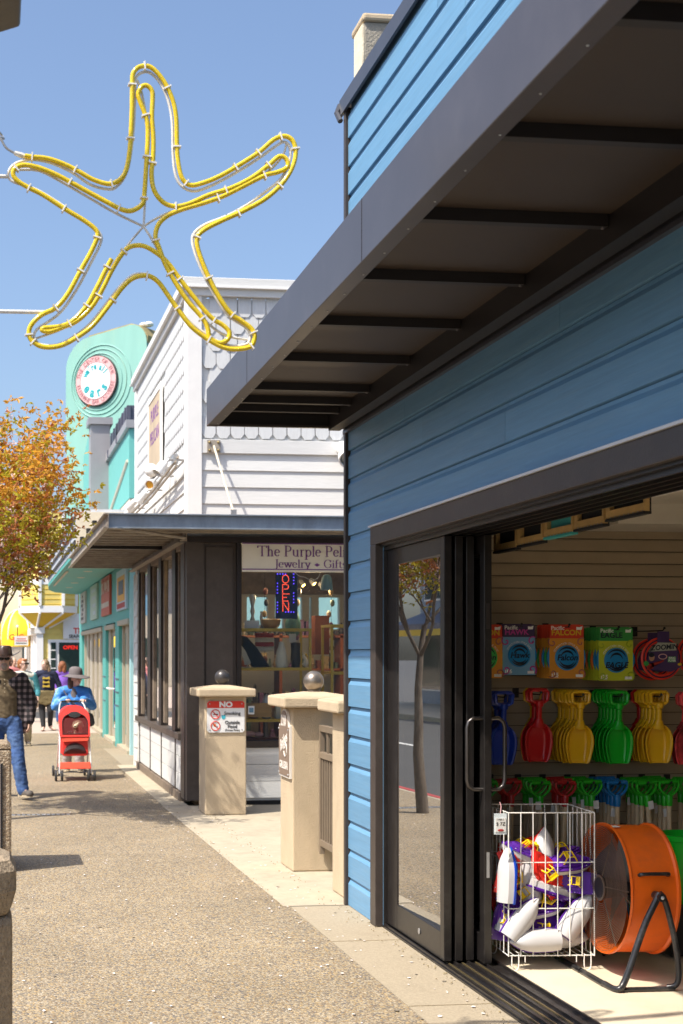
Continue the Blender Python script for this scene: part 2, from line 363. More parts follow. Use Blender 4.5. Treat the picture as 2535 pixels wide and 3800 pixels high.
# ================================================================ ground
g = MB().box(-300, 300, -200, 400, -.5, -.16); structure(g, 'ground', 'asphalt')
g = MB().box(-9.0, -.95, -30, 36.6, -.15, -.13); structure(g, 'road', 'asphalt')
g = MB().box(-8.9, 40, 37.6, 43.6, -.151, -.128); structure(g, 'cross_street', 'asphalt')
SW = structure(MB().box(-.80, 2.02, -20, 24.6, -.16, 0), 'sidewalk', 'aggregate')
for a, b in ((24.612, 28.0), (28.012, 29.6), (29.612, 33.2), (33.212, 36.6)):
    build(MB().box(-.80, 2.3, a, b, -.16, 0), 'slab', 'aggregate' if b < 30 else 'concrete_pink', SW)
structure(MB().box(-8.8, 14, 43.65, 120, -.16, -.02), 'far_pavement', 'concrete_pink')
K = structure(MB().box(-.95, -.803, -20, 36.6, -.16, .002), 'kerb', 'concrete', bevel=.015)
build(MB().box(-.956, -.86, 4, 30, -.10, .006), 'red_kerb_paint', 'red_paint', K)
AP = structure(MB().box(2.022, 2.46, -20, 9.02, -.16, .002), 'concrete_apron', 'concrete_dark')
build(MB().prism([(1.98, 9.05), (8, 9.05), (8, 15.18), (1.92, 15.18)], 2, -.16, .003), 'patio', 'concrete', AP)
build(MB().box(1.93, 2.22, 15.2, 20.9, -.16, .004), 'apron_strip', 'concrete', AP)
build(MB().box(2.022, 2.6, 20.902, 24.608, -.16, .001), 'apron_strip', 'concrete_dark', AP)
structure(MB().box(-13, -9.0, -30, 60, -.16, -.01), 'opposite_sidewalk', 'concrete')
# turn arrow and lane lines on the road
ar = MB()
for y0 in (15, 24): ar.add([(-3.2, y0, -.126), (-3.05, y0, -.126), (-3.05, y0 + 1.6, -.126), (-3.2, y0 + 1.6, -.126), (-3.45, y0 + 1.6, -.126), (-2.8, y0 + 1.6, -.126), (-3.12, y0 + 2.6, -.126)], [(0, 1, 2, 3), (4, 5, 6)])
structure(ar, 'road_arrows', 'road_white')
lm = MB()
for i in range(18): lm.box(-4.9, -4.78, -8 + i * 2.6, -6.6 + i * 2.6, -.1285, -.126)
structure(lm, 'lane_line', 'road_white')
# drain slot across the sidewalk
dr = thing('channel_drain', 'narrow metal channel drain set across the aggregate sidewalk', 'drain', (.3, 14.6, 0))
build(MB().box(-.75, .86, 14.55, 14.60, .001, .004), 'slot', 'dark_brown', dr)
bar = shared(MB().box(-.018, .018, -.045, .045, 0, .005), 'grate_bar', 'galv')
for i in range(30): piece(bar, 'grate_bar', dr, (-.72 + i * .053, 14.51, .001))
# fallen petals
pt = MB(); rnd = random.Random(3)
for i in range(420):
    x, y = rnd.uniform(-.7, 2.42), 5.5 + 14 * rnd.random() ** 1.3
    if rnd.random() < .35: x = rnd.uniform(1.7, 2.42)
    a = rnd.random() * 6.28; r = rnd.uniform(.006, .013); z = .006
    pt.add([(x + r * math.cos(a + k * 1.2566) * (1 if k % 2 else .7), y + r * math.sin(a + k * 1.2566), z + rnd.random() * .004) for k in range(5)], [(0, 1, 2, 3, 4)])
mat('petal', (.75, .68, .66), .8, var=.1)
build(pt, 'fallen_petals', 'petal', kind='stuff', base=False)
# gum spots, stains and grit
sp_ = MB()
for i in range(70):
    x, y = rnd.uniform(-.7, 2.4), rnd.uniform(5.8, 22); r = rnd.uniform(.006, .016)
    sp_.add([(x + r * math.cos(k * PI / 4) * rnd.uniform(.75, 1.15), y + r * math.sin(k * PI / 4) * rnd.uniform(.75, 1.15), .0055) for k in range(8)], [tuple(range(8))])
mat('gum', (.17, .145, .11), .8, var=.3); build(sp_, 'gum_spots', 'gum', kind='stuff', base=False)
gr_ = MB()
for i in range(500):
    y = rnd.uniform(5.6, 20.5); x = (2.43 if y < 8.4 else 2.40 if y < 9 else 2.30 if y > 15.2 else rnd.choice((2.0, 2.35))) - abs(rnd.gauss(0, .05)); r = rnd.uniform(.003, .009); a = rnd.random() * 6
    gr_.add([(x + r * math.cos(a + k * 2.1), y + r * 1.4 * math.sin(a + k * 2.1), .0045 + rnd.random() * .006) for k in range(3)] + [(x, y, .012)], [(0, 1, 3), (1, 2, 3), (2, 0, 3)])
mat('grit', (.22, .17, .09), .9, var=.5, scale=60); build(gr_, 'grit_along_walls', 'grit', kind='stuff', base=False)
for y in (6.4, 7.9): build(MB().box(2.024, 2.445, y - .004, y + .004, .0022, .0035), 'joint', 'grit', AP)
# ================================================================ blue shop
BX = 2.45; PT = .1945
BS = thing('blue_shop', 'blue lap sided shop with dark metal canopy and open sliding door', 'shop', (BX, 6, 0))
wl = MB()
wl.box(BX, BX + .2, 8.28, 9.04, 0, 5.5); wl.box(BX, BX + .3, -1, 8.28, 2.42, 5.5); wl.box(BX, BX + .2, -1, 2.6, 0, 2.42)
wl.box(BX + .2, 9, 8.84, 9.04, 0, 5.5); wl.box(BX + .3, 9, -1, 8.84, 3.0, 3.2)
build(wl, 'wall', 'blue_siding', BS)
def sboard(L):
    pr = [(0, 0), (-.024, .004), (-.024, .150), (-.009, .176), (-.009, .192), (0, .192)]
    return MB().prism(pr, 1, 0, L)
joint_r = random.Random(4); blen = {}
def long_row(z):
    y = -.5; cuts = [joint_r.uniform(1.2, 3.2)]
    while cuts[-1] < 9.0: cuts.append(cuts[-1] + joint_r.choice((2.2, 2.9, 3.6)))
    for c_ in [q for q in cuts if q < 8.6] + [9.03]:
        L_ = round(c_ - y, 2)
        if L_ not in blen: blen[L_] = shared(sboard(L_ - .003), 'siding_board', 'blue_siding')
        piece(blen[L_], 'siding_board', BS, (BX + joint_r.uniform(-.0015, .0015), y, z + .002)); y += L_
short_b = shared(sboard(.62), 'siding_board', 'blue_siding')
for i in range(29):
    z = i * PT
    if 17 <= i <= 17: continue
    if i < 13: piece(short_b, 'siding_board', BS, (BX, 8.405, z + .002))
    elif i < 28: long_row(z)
build(MB().box(BX - .045, BX + .02, 9.03, 9.075, 0, 5.47), 'corner_trim', 'brown_trim', BS, bevel=.003)
build(MB().prism([(BX - .06, 5.44), (BX - .06, 5.55), (BX - .045, 5.56), (BX + .35, 5.56), (BX + .35, 5.50), (BX - .04, 5.50), (BX - .04, 5.44)], 1, -1, 9.13), 'parapet_coping', 'coping', BS)
build(MB().tube([(BX - .06, 9.10, 5.4), (BX - .075, 9.14, 5.47), (BX - .05, 9.15, 5.53)], .02, 6), 'coping_end', 'coping', BS)
# scratch in the paint
build(MB().prism([(4.92, 3.66), (4.945, 3.66), (4.80, 3.78), (4.785, 3.78)], 0, BX - .027, BX - .0255), 'paint_scratch', 'white_drip', BS)
# --- canopy
CX0, CX1, CZ = 1.46, 2.30, 3.28
CN = build(MB().box(CX0 + .01, BX, -1, 9.12, 3.44, 3.52), 'canopy', 'canopy_metal', BS)
fa = MB(); fa.prism([(CX0, CZ), (CX0, CZ + .255), (CX0 + .02, CZ + .255), (CX0 + .02, CZ + .02), (CX0 + .075, CZ + .02), (CX0 + .075, CZ)], 1, -1, 9.13)
build(fa, 'fascia', 'canopy_metal', CN, bevel=.003)
build(MB().box(CX0 + .022, BX - .02, 9.09, 9.13, CZ + .002, CZ + .20), 'end_beam', 'canopy_rib', CN)
build(MB().box(CX0 + .01, BX - .03, 9.06, 9.09, CZ - .004, CZ + .012), 'end_flange', 'brown_trim', CN)
ribY = [8.78, 8.48, 8.06, 7.256, 6.445, 5.643, 4.845, 4.043, 3.265, 2.46, 1.66, .86]
for i, y in enumerate(ribY):
    build(MB().box(CX0 + .077, CX1 - .005, y - .02, y + .02, CZ + .045, CZ + .095), 'rib', 'canopy_rib', CN)
    build(MB().lathe([(.012, 0), (.012, .006), (.006, .012), (0, .013)], 8, Matrix.Translation((CX1 - .012, y, CZ + .05)) @ Matrix.Rotation(R(-90), 4, 'Y')), 'bolt', 'canopy_metal', CN)
yy = [9.088] + ribY + [-.9]
for a, b in zip(yy[:-1], yy[1:]):
    build(MB().box(CX0 + .03, CX1, b + .027, a - .027, CZ + .09, CZ + .10), 'soffit_panel', 'canopy_soffit', CN)
lg = MB(); lg.prism([(CX1, CZ - .02), (CX1, CZ + .15), (CX1 + .015, CZ + .15), (CX1 + .015, CZ), (CX1 + .08, CZ), (CX1 + .08, CZ - .02)], 1, -1, 9.08)
build(lg, 'ledger', 'canopy_rib', CN)
build(MB().box(CX1 + .081, BX - .012, -1, 9.08, CZ + .02, CZ + .03), 'gap_closer', 'canopy_rib', CN)
build(MB().prism([(BX - .05, 3.235), (BX - .05, 3.255), (BX - .02, 3.32), (BX, 3.32), (BX, 3.235)], 1, -1, 9.08), 'flashing', 'coping', CN)
for y in (7.66, 5.23, 2.8): build(MB().box(CX0 - .0012, CX0 + .0, y - .0025, y + .0025, CZ + .003, CZ + .252), 'fascia_seam', 'canopy_rib', CN)
scr = shared(MB().ell((0, 0, 0), (.005, .005, .003), 6, 4), 'screw', 'galv')
for i in range(26): piece(scr, 'screw', CN, (CX0 + .055, 9.0 - i * .3, CZ - .001))
# --- door surround
build(MB().box(BX - .05, BX + .02, 2.6, 8.40, 2.415, 2.528), 'door_head', 'brown_trim', BS, bevel=.004)
build(MB().box(BX - .062, BX - .02, 2.6, 8.41, 2.529, 2.541), 'drip_edge', 'white_drip', BS)
build(MB().box(BX + .002, BX + .30, 8.2625, 8.281, .015, 2.374), 'jamb_liner', 'bronze', BS)
build(MB().box(BX - .05, BX + .02, 8.282, 8.40, .004, 2.414), 'door_jamb', 'brown_trim', BS, bevel=.004)
tt = MB()
for k in range(5): tt.box(BX + .005 + k * .065, BX + .020 + k * .065, 2.6, 8.28, 2.375, 2.418)
tt.box(BX - .02, BX + .33, 2.6, 8.28, 2.40, 2.416)
build(tt, 'head_track', 'bronze', BS)
th = MB(); th.box(BX - .005, BX + .33, 2.6, 8.29, .002, .014)
for k in range(5): th.box(BX + .003 + k * .078, BX + .014 + k * .078, 2.6, 8.28, .014, .028)
TR = build(th, 'threshold', 'bronze', BS)
for k in range(3): build(MB().box(BX + .05 + k * .078, BX + .058 + k * .078, 2.6, 8.28, .014, .020), 'rail', 'brass', TR)
def door_panel(k):
    x0 = BX + .022 + k * .066; x1 = x0 + .044; y0 = 7.19 - (.10 if k == 3 else 0) + .006 * k; y1 = 8.26; z0, z1 = .03, 2.375
    P = build(MB().box(x0, x1, y0, y0 + .065, z0, z1), 'door_panel', 'bronze', BS, bevel=.003)
    build(MB().box(x0, x1, y1 - .20, y1, z0, z1), 'stile', 'bronze', P, bevel=.003)
    build(MB().box(x0 + .001, x1 - .001, y0 + .065, y1 - .20, z0, z0 + .155), 'bottom_rail', 'bronze', P, bevel=.003)
    build(MB().box(x0 + .001, x1 - .001, y0 + .065, y1 - .20, z1 - .10, z1), 'top_rail', 'bronze', P, bevel=.003)
    if k == 0:
        for (a, b, c, d) in ((y0 + .065, y0 + .075, z0 + .155, z1 - .10), (y1 - .21, y1 - .20, z0 + .155, z1 - .10)): build(MB().box(x0 + .006, x1 - .006, a, b, c, d), 'glazing_bead', 'brown_trim', P)
        build(MB().lathe([(.018, 0), (.018, .003), (0, .004)], 14, Matrix.Translation((x0 - .001, 7.62, .11)) @ Matrix.Rotation(R(-90), 4, 'Y')), 'plug', 'galv', P)
    build(MB().box((x0 + x1) / 2 - .003, (x0 + x1) / 2 + .003, y0 + .065, y1 - .20, z0 + .155, z1 - .10, (Matrix.Translation(((x0 + x1) / 2, (y0 + y1) / 2, 0)) @ Matrix.Rotation(R(2.0), 4, 'Z') @ Matrix.Translation((-(x0 + x1) / 2, -(y0 + y1) / 2, 0))) if k == 0 else None), 'pane', 'glass_door', P)
    return P, x0, x1, y0
mat('handle_metal', (.10, .09, .085), .28, metal=.8, var=.15)
for k in range(4):
    P, x0, x1, y0 = door_panel(k)
    if k == 3:
        for sx, xa in ((-1, x0), (1, x1)):
            o = .085 * sx; yh = y0 + .03
            pts = [(xa - .005 * sx, yh, .98), (xa + o * .6, yh, .98), (xa + o * .9, yh, 1.0), (xa + o, yh, 1.03), (xa + o, yh, 1.32), (xa + o * .9, yh, 1.35), (xa + o * .6, yh, 1.37), (xa - .005 * sx, yh, 1.37)]
            build(MB().tube(pts, .0115, 10), 'pull_handle', 'handle_metal', P, smooth=50)
        build(MB().box((x0 + x1) / 2 - .008, (x0 + x1) / 2 + .008, y0 - .003, y0 - .0005, .50, .64), 'strike_plate', 'galv', P)
        build(MB().prism([((x0 + x1) / 2 - .011, 1.86), ((x0 + x1) / 2 + .011, 1.86), ((x0 + x1) / 2 + .008, 2.0), ((x0 + x1) / 2 - .008, 2.0)], 1, y0 - .004, y0 - .0005), 'latch', 'handle_metal', P)
# --- room inside
rm = MB(); rm.box(6.5, 6.6, -1, 8.2, 0, 2.7); rm.box(BX + .35, 6.6, -1, -.9, 0, 2.7)
build(rm, 'inner_wall', 'slatwall', BS)
build(MB().box(BX + .30, 6.6, -1, 8.3, 2.62, 2.70), 'ceiling', 'ceiling_white', BS)
structure(MB().box(BX + .331, 6.6, -1, 8.3, -.16, .004), 'shop_floor', 'concrete_floor')
SY = 8.15
build(MB().box(BX + .30, 6.6, SY + .014, SY + .04, 0, 2.62), 'slatwall_back', 'canopy_rib', BS)
sp = .0785
slat = shared(MB().prism([(0, 0), (-.012, 0), (-.012, sp - .010), (-.006, sp - .010), (-.006, sp - .004), (0, sp - .004)], 0, 0, 3.9), 'slat', 'slatwall')
slat.transform(Matrix(((1, 0, 0, 0), (0, 1, 0, 0), (0, 0, 1, 0), (0, 0, 0, 1))))
for i in range(33): piece(slat, 'slat', BS, (BX + .31, SY + .013, .02 + i * sp))
build(MB().box(3.7, 6.5, SY - .5, SY, 2.50, 2.62), 'ceiling_drop', 'ceiling_white', BS)
# pier that rises behind the shop
PR = thing('stucco_pier', 'weathered grey stucco pier rising behind the blue parapet', 'pier', (3.2, 10.9, 0))
build(MB().box(2.96, 3.7, 10.52, 10.80, 0, 6.78), 'shaft', 'stucco_grey', PR, bevel=.01)
build(MB().box(2.94, 3.73, 10.49, 10.85, 6.781, 6.845), 'cap', 'stucco_tan', PR, bevel=.02)
build(MB().prism([(10.56, 6.2), (10.78, 6.1), (10.78, 6.77), (10.53, 6.77), (10.52, 6.5)], 0, 2.945, 2.958), 'sunlit_side', 'stucco_sunlit', PR)  # paler sheet paints sunlight onto the pier's street-facing side
# ================================================================ patio pillars and gate
def pillar(label, x0, y0, w, h, z_cap, ball, d=None, ground='patio'):
    d = d or w
    t = thing('patio_pillar', label, 'pillar', (x0 + w / 2, y0 + d / 2, 0), 'stucco pillars along the patio')
    build(MB().box(x0, x0 + w, y0, y0 + d, .004, h), 'shaft', 'stucco_tan', t, bevel=.012)
    o = .09; cx, cy = x0 + w / 2, y0 + d / 2
    cp = MB(); cp.box(x0 - o, x0 + w + o, y0 - o, y0 + d + o, h + .001, h + .085)
    build(cp, 'cap', 'stucco_tan', t, bevel=.014)
    a, b = w / 2 + o - .012, d / 2 + o - .012
    tp = MB().add([(cx - a, cy - b, h + .086), (cx + a, cy - b, h + .086), (cx + a, cy + b, h + .086), (cx - a, cy + b, h + .086), (cx - .07, cy - .07, h + .12), (cx + .07, cy - .07, h + .12), (cx + .07, cy + .07, h + .12), (cx - .07, cy + .07, h + .12)], [(3, 2, 1, 0), (4, 5, 6, 7), (0, 1, 5, 4), (1, 2, 6, 5), (2, 3, 7, 6), (3, 0, 4, 7)])
    build(tp, 'cap_top', 'stucco_tan', t, bevel=.01)
    if ball:
        bm_ = MB().lathe([(.05, 0), (.05, .012), (.035, .02)], 20, Matrix.Translation((cx, cy, h + .12)))
        build(bm_, 'ball_collar', ball, t, smooth=True)
        build(MB().ell((cx, cy, h + .205), .083, 28, 18), 'ball', ball, t, smooth=True)
    return t
mat('ball_bronze', (.30, .255, .21), .30, metal=.75, var=.2, scale=12, dirt=.5, dcol=(.5, .45, .38), dscale=9)
mat('ball_dark', (.075, .07, .07), .35, metal=.4, var=.2, scale=12)
P1 = pillar('tan stucco pillar with dark ball bearing the no smoking sign', 2.265, 14.25, .445, 1.27, 1.4, 'ball_dark')
P2 = pillar('tan stucco pillar with bronze ball and the number 210 plaque', 2.36, 10.46, .45, 1.30, 1.4, 'ball_bronze')
P3 = pillar('tan stucco pillar partly hidden behind the blue shop corner', 2.46, 9.20, .40, 1.31, 1.4, None)
# gate between the two pillars
GT = thing('patio_gate', 'brown metal picket gate between two tan stucco pillars', 'gate', (2.62, 9.99, .15))
mat('gate_brown', (.20, .155, .11), .5, var=.12, scale=10)
gx0, gx1, gy0, gy1 = 2.565, 2.605, 9.615, 10.435
def rail(z0, z1): build(MB().box(gx0, gx1, gy0, gy1, z0, z1), 'rail', 'gate_brown', GT, bevel=.003)
rail(1.115, 1.165); rail(.905, .955); rail(.215, .265)
for y in (gy0 + .02, gy1 - .02): build(MB().box(gx0 + .002, gx1 - .002, y - .02, y + .02, .15, 1.114), 'post', 'gate_brown', GT)
pk = shared(MB().box(-.009, .009, -.009, .009, 0, .64), 'picket', 'gate_brown'); pk2 = shared(MB().box(-.009, .009, -.012, .012, 0, .16), 'picket', 'gate_brown')
for i in range(10): piece(pk, 'picket', GT, ((gx0 + gx1) / 2, gy0 + .075 + i * .074, .2655))
for i in range(3): piece(pk2, 'picket', GT, ((gx0 + gx1) / 2, gy0 + .20 + i * .2, .9555))
# ---- number plaque on pillar
PQ = thing('house_plaque', 'brown arched plaque with raised white border reading 210 and GALLERIA', 'plaque', (2.345, 10.67, .72))
mat('plaque_brown', (.23, .165, .12), .5, var=.08); mat('plaque_white', (.70, .66, .60), .5, var=.05)
def arch(y0, y1, z0, zs, zt, n=10):
    c = (y0 + y1) / 2; r = (y1 - y0) * .36
    return [(y0, z0), (y1, z0), (y1, zs)] + [(c + r * math.cos(PI * i / n), zs + (zt - zs) * math.sin(PI * i / n)) for i in range(n + 1)] + [(y0, zs)]
build(MB().prism(arch(10.475, 10.865, .735, 1.155, 1.285), 0, 2.340, 2.358), 'border', 'plaque_white', PQ)
build(MB().prism(arch(10.49, 10.85, .75, 1.14, 1.27), 0, 2.334, 2.3395), 'panel', 'plaque_brown', PQ)
label_text('210', (2.333, 10.67, 1.185), .12, 'plaque_white', PQ, FACE_NX, bold=.003, ext=.002)
label_text('GALLERIA', (2.333, 10.67, .83), .085, 'plaque_white', PQ, FACE_NX, bold=.001, xs=.8)
label_text('Bridges', (2.333, 10.67, 1.02), .13, 'plaque_white', PQ, FACE_NX, bold=.001, xs=.7, rot=R(22), shear=.3)
build(MB().tube([(2.332, 10.60 + .055 * math.cos(a), .96 + .055 * math.sin(a)) for a in [i * .5 for i in range(13)]], .005, 5), 'scroll', 'plaque_white', PQ)
for y, z in ((10.5, .765), (10.84, .765), (10.5, 1.12), (10.84, 1.12)): build(MB().ell((2.333, y, z), .008, 8, 6), 'screw', 'galv', PQ)
# ---- no smoking sign
NS = thing('no_smoking_sign', 'white NO smoking and outside food sign with red header on pillar', 'sign', (2.485, 14.24, .888))
mat('sign_red', (.62, .035, .02), .4, var=.04); mat('ink', (.03, .03, .03), .5)
x0, x1, z0, z1 = 2.281, 2.688, .888, 1.224; y = 14.236
def chamf(x0, x1, z0, z1, c=.022): return [(x0 + c, z0), (x1 - c, z0), (x1, z0 + c), (x1, z1 - c), (x1 - c, z1), (x0 + c, z1), (x0, z1 - c), (x0, z0 + c)]
build(MB().prism(chamf(x0, x1, z0, z1), 1, y, y + .008), 'plate', 'sign_white', NS)
build(MB().prism([(x0 + .001, z1 - .075), (x1 - .001, z1 - .075), (x1 - .001, z1 - .022), (x1 - .022, z1 - .001), (x0 + .022, z1 - .001), (x0 + .001, z1 - .022)], 1, y - .0025, y - .0005), 'header', 'sign_red', NS)
label_text('NO', ((x0 + x1) / 2, y - .004, z1 - .040), .078, 'sign_white', NS, bold=.004, xs=1.15)
label_text('Smoking', (2.555, y - .002, 1.090), .052, 'ink', NS, bold=.0008)
label_text('Outside', (2.555, y - .002, .993), .050, 'ink', NS, bold=.0008)
label_text('Food', (2.555, y - .002, .950), .050, 'ink', NS, bold=.0008)
label_text('(Private Patio)', (2.555, y - .002, .912), .028, 'ink', NS)
mat('sticker_teal', (.05, .4, .5), .4)
for zc in (1.083, .958):
    build(MB().tube([(2.372 + .048 * math.cos(i * PI / 12), y - .003, zc + .048 * math.sin(i * PI / 12)) for i in range(24)], .005, 5, closed=True), 'ban_ring', 'sign_red', NS)
    build(MB().tube([(2.372 - .034, y - .004, zc + .034), (2.372 + .034, y - .004, zc - .034)], .005, 5), 'ban_bar', 'sign_red', NS)
build(MB().box(2.35, 2.40, y - .002, y - .0006, 1.076, 1.086), 'cigarette', 'ink', NS)
mat('pic_orange', (.6, .2, .03), .5)
build(MB().ell((2.365, y - .001, .965), (.016, .0015, .016), 10, 6), 'food_mark', 'pic_orange', NS)
build(MB().ell((2.385, y - .001, .95), (.014, .0015, .012), 10, 6), 'food_mark', 'sticker_teal', NS)
build(MB().prism([(2.437, 1.07), (2.478, 1.074), (2.482, 1.045), (2.46, 1.025), (2.44, 1.04)], 1, y - .003, y - .001), 'sticker', 'sticker_teal', NS)
for x, z in ((x0 + .03, z1 - .03), (x1 - .03, z1 - .03), (x0 + .03, z0 + .025), (x1 - .03, z0 + .03)): build(MB().ell((x, y - .002, z), (.008, .003, .008), 10, 6), 'screw', 'galv', NS)
# ================================================================ white gift shop
WX, WY, WY2 = 2.21, 15.2, 20.8
WS = thing('gift_shop', 'white shingled two storey gift shop with brown shop windows', 'shop', (3.5, 17.5, 0))
wl = MB()
wl.box(WX + .03, 8, WY + .03, WY + .18, 3.05, 5.78); wl.box(WX + .03, WX + .18, WY + .18, WY2, 3.0, 5.78); wl.box(WX + .03, 8, WY2 - .02, WY2 + .1, 0, 2.12); wl.box(WX + .03, 8, WY2 - .02, WY2 + .1, 2.62, 5.9)
for x in (2.3, 3.4, 3.9, 4.35, 4.6, 4.9, 5.05, 5.5, 5.9, 6.4): wl.box(x - .06, x + .06, WY2 - .02, WY2 + .1, 2.12, 2.62)
wl.box(WX + .18, 8, WY + .18, WY2 - .02, 3.1, 3.25); wl.box(4.3, 8, WY + .03, WY + .18, 0, 3.05)
build(wl, 'wall', 'white_paint', WS)
build(MB().prism([(15.3, 0), (20.78, 0), (20.78, 3.1), (15.3, 3.1)], 0, 7.9, 8), 'rear_wall', 'window_brown', WS)
build(MB().box(WX - .005, WX + .165, WY - .015, WY + .035, 3.05, 5.80), 'corner_board', 'trim_white', WS, bevel=.003)
build(MB().box(WX - .015, WX + .035, WY + .036, WY + .17, 3.05, 5.80), 'corner_board', 'trim_white', WS, bevel=.003)
pc = MB(); pc.box(WX - .06, 8, WY - .07, WY + .3, 5.90, 6.0); pc.box(WX - .06, WX + .3, WY + .3, WY2 + .1, 5.90, 6.0)
build(pc, 'parapet_cap', 'white_paint', WS, bevel=.006)
pc = MB(); pc.box(WX - .03, 8, WY - .04, WY + .05, 5.80, 5.885); pc.box(WX - .03, WX + .05, WY + .05, WY2 + .08, 5.80, 5.885)
build(pc, 'parapet_trim', 'white_paint', WS)
pc = MB(); pc.box(WX - .075, 8, WY - .085, WY - .03, 5.884, 5.902); pc.box(WX - .075, WX - .02, WY - .03, WY2 + .1, 5.884, 5.902)
build(pc, 'parapet_bead', 'trim_white', WS)
# shingles
shp = [(-.077, .05), (-.04, 0), (.04, 0), (.077, .05), (.077, .25), (-.077, .25)]
sh = MB().prism(shp, 1, 0, .014); sh.v = [Vector((p.x, p.y + p.z * .05 - .012, p.z)) for p in sh.v]
sh_s = shared(sh, 'shingle', 'shingle_white')
nsh = 0; extra = MB()
for r in range(8):
    z = 4.19 + r * .198; off = .0825 if r % 2 else 0
    for c in range(12):
        x = WX + .25 + c * .165 + off + random.uniform(-.003, .003)
        if x > 4.25: continue
        piece(sh_s, 'shingle', WS, (x, WY + .014, z + random.uniform(-.004, .004))); nsh += 1
for c in range(34):
    for r in range(8):
        z = 4.19 + r * .198; off = .0825 if r % 2 else 0; y = WY + .26 + c * .165 + off
        if y > WY2 - .15 or (17.35 < y < 18.95 and 4.2 < z + .1 < 5.35): continue
        if nsh < 300: piece(sh_s, 'shingle', WS, (WX + .016, y, z), rot=(0, 0, R(-90))); nsh += 1
        else: extra.add([Matrix.Rotation(R(-90), 4, 'Z') @ p + Vector((WX + .016, y, z)) for p in sh.v], sh.f)
build(extra, 'far_shingles', 'shingle_white', WS, kind='stuff')
# lap siding
lap = [(0, 0), (-.022, 0), (-.004, .198), (0, .198)]
sd = shared(MB().prism(lap, 0, 0, 5.6, Matrix.Identity(4)), 'lap_board', 'white_paint')
for i in range(4): piece(sd, 'lap_board', WS, (WX + .166, WY + .03, 3.25 + i * .191))
build(MB().box(WX + .166, 8, WY - .008, WY + .03, 4.016, 4.172), 'frieze_board', 'white_paint', WS, bevel=.003)
sd2 = MB().prism(lap, 1, 0, WY2 - WY - .18); sd2 = shared(sd2, 'lap_board', 'white_paint')
for i in range(5): piece(sd2, 'lap_board', WS, (WX + .03, WY + .175, 3.22 + i * .192))
build(MB().box(WX - .01, WX + .05, WY2 - .14, WY2 + .02, 3.0, 5.79), 'corner_board', 'trim_white', WS)
# panel sign on the street side
SG = thing('wall_sign', 'faded wooden panel sign on the white street wall', 'sign', (WX, 18.2, 4.2))
mat('sign_wood', (.50, .40, .28), .7, var=.2, scale=3, stretch=(1, 1, .3))
build(MB().box(WX - .02, WX + .0, 17.50, 18.80, 4.25, 5.2), 'panel', 'sign_wood', SG)
fr = MB(); fr.box(WX - .03, WX + .0, 17.42, 17.498, 4.17, 5.28); fr.box(WX - .03, WX, 18.802, 18.88, 4.17, 5.28); fr.box(WX - .03, WX, 17.498, 18.802, 5.202, 5.28); fr.box(WX - .03, WX, 17.498, 18.802, 4.17, 4.248)
build(fr, 'frame', 'trim_white', SG)
label_text('PURPLE', (WX - .021, 18.15, 4.98), .26, 'purple_ink', SG, FACE_NX); label_text('PELICAN', (WX - .021, 18.15, 4.68), .26, 'purple_ink', SG, FACE_NX)
# --- steel canopy around the corner
XC0, YC0, ZC0, ZC1 = 1.235, 14.35, 3.065, 3.225
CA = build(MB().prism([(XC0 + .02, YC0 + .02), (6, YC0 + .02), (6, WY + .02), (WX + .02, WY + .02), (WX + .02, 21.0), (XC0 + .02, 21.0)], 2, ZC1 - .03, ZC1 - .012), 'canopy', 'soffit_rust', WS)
def channel(y_or_x, a, b, axis, m, name):
    mb = MB(); q = y_or_x; sgn = 1
    prof = [(q, ZC0), (q - .05, ZC0), (q - .05, ZC0 + .012), (q - .008, ZC0 + .012), (q - .008, ZC1 - .012), (q - .05, ZC1 - .012), (q - .05, ZC1), (q, ZC1)]
    mb.prism(prof, axis, a, b); build(mb, name, m, CA)
channel(YC0, XC0 + .002, 6, 0, 'steel_blue', 'front_beam'); channel(XC0, YC0 - .05, 21.02, 1, 'steel_rust', 'street_beam')
build(MB().box(XC0 + .01, WX, 20.98, 21.03, ZC0, ZC1 - .035), 'end_beam', 'steel_rust', CA)
build(MB().box(XC0 + .01, WX, 17.25, 17.33, ZC0 + .01, ZC1 - .035), 'cross_beam', 'canopy_rib', CA)
for y in [14.7 + .36 * i for i in range(18)]:
    if abs(y - 17.29) < .1: continue
    pu = MB(); pu.prism([(y - .03, 3.09), (y + .03, 3.09), (y + .03, 3.10), (y - .02, 3.10), (y - .02, 3.19), (y - .03, 3.19)], 0, XC0 + .03, WX - (.0 if y > 15.2 else -3.5)); build(pu, 'purlin', 'steel_rust', CA)
build(MB().prism([(WX - .10, 3.0), (WX - .02, 3.0), (WX - .02, 3.19), (WX - .03, 3.19), (WX - .03, 3.015), (WX - .10, 3.015)], 1, 15.1, 20.9), 'ledger', 'steel_rust', CA)
build(MB().tube([(XC0 + .05, YC0 + .05, 3.085), (WX - .05, WY - .15, 3.03)], .018, 6), 'diagonal', 'steel_rust', CA)
build(MB().box(WX - .1, 6, WY - .08, WY + .02, 2.995, 3.06), 'wall_beam', 'dark_brown', CA)
for y in (15.9, 16.9, 18.1, 19.4): build(MB().tube([(XC0 - .03, y, 3.24), (XC0 - .03, y, 3.30)], .03, 8), 'drain_cap', 'black', CA)
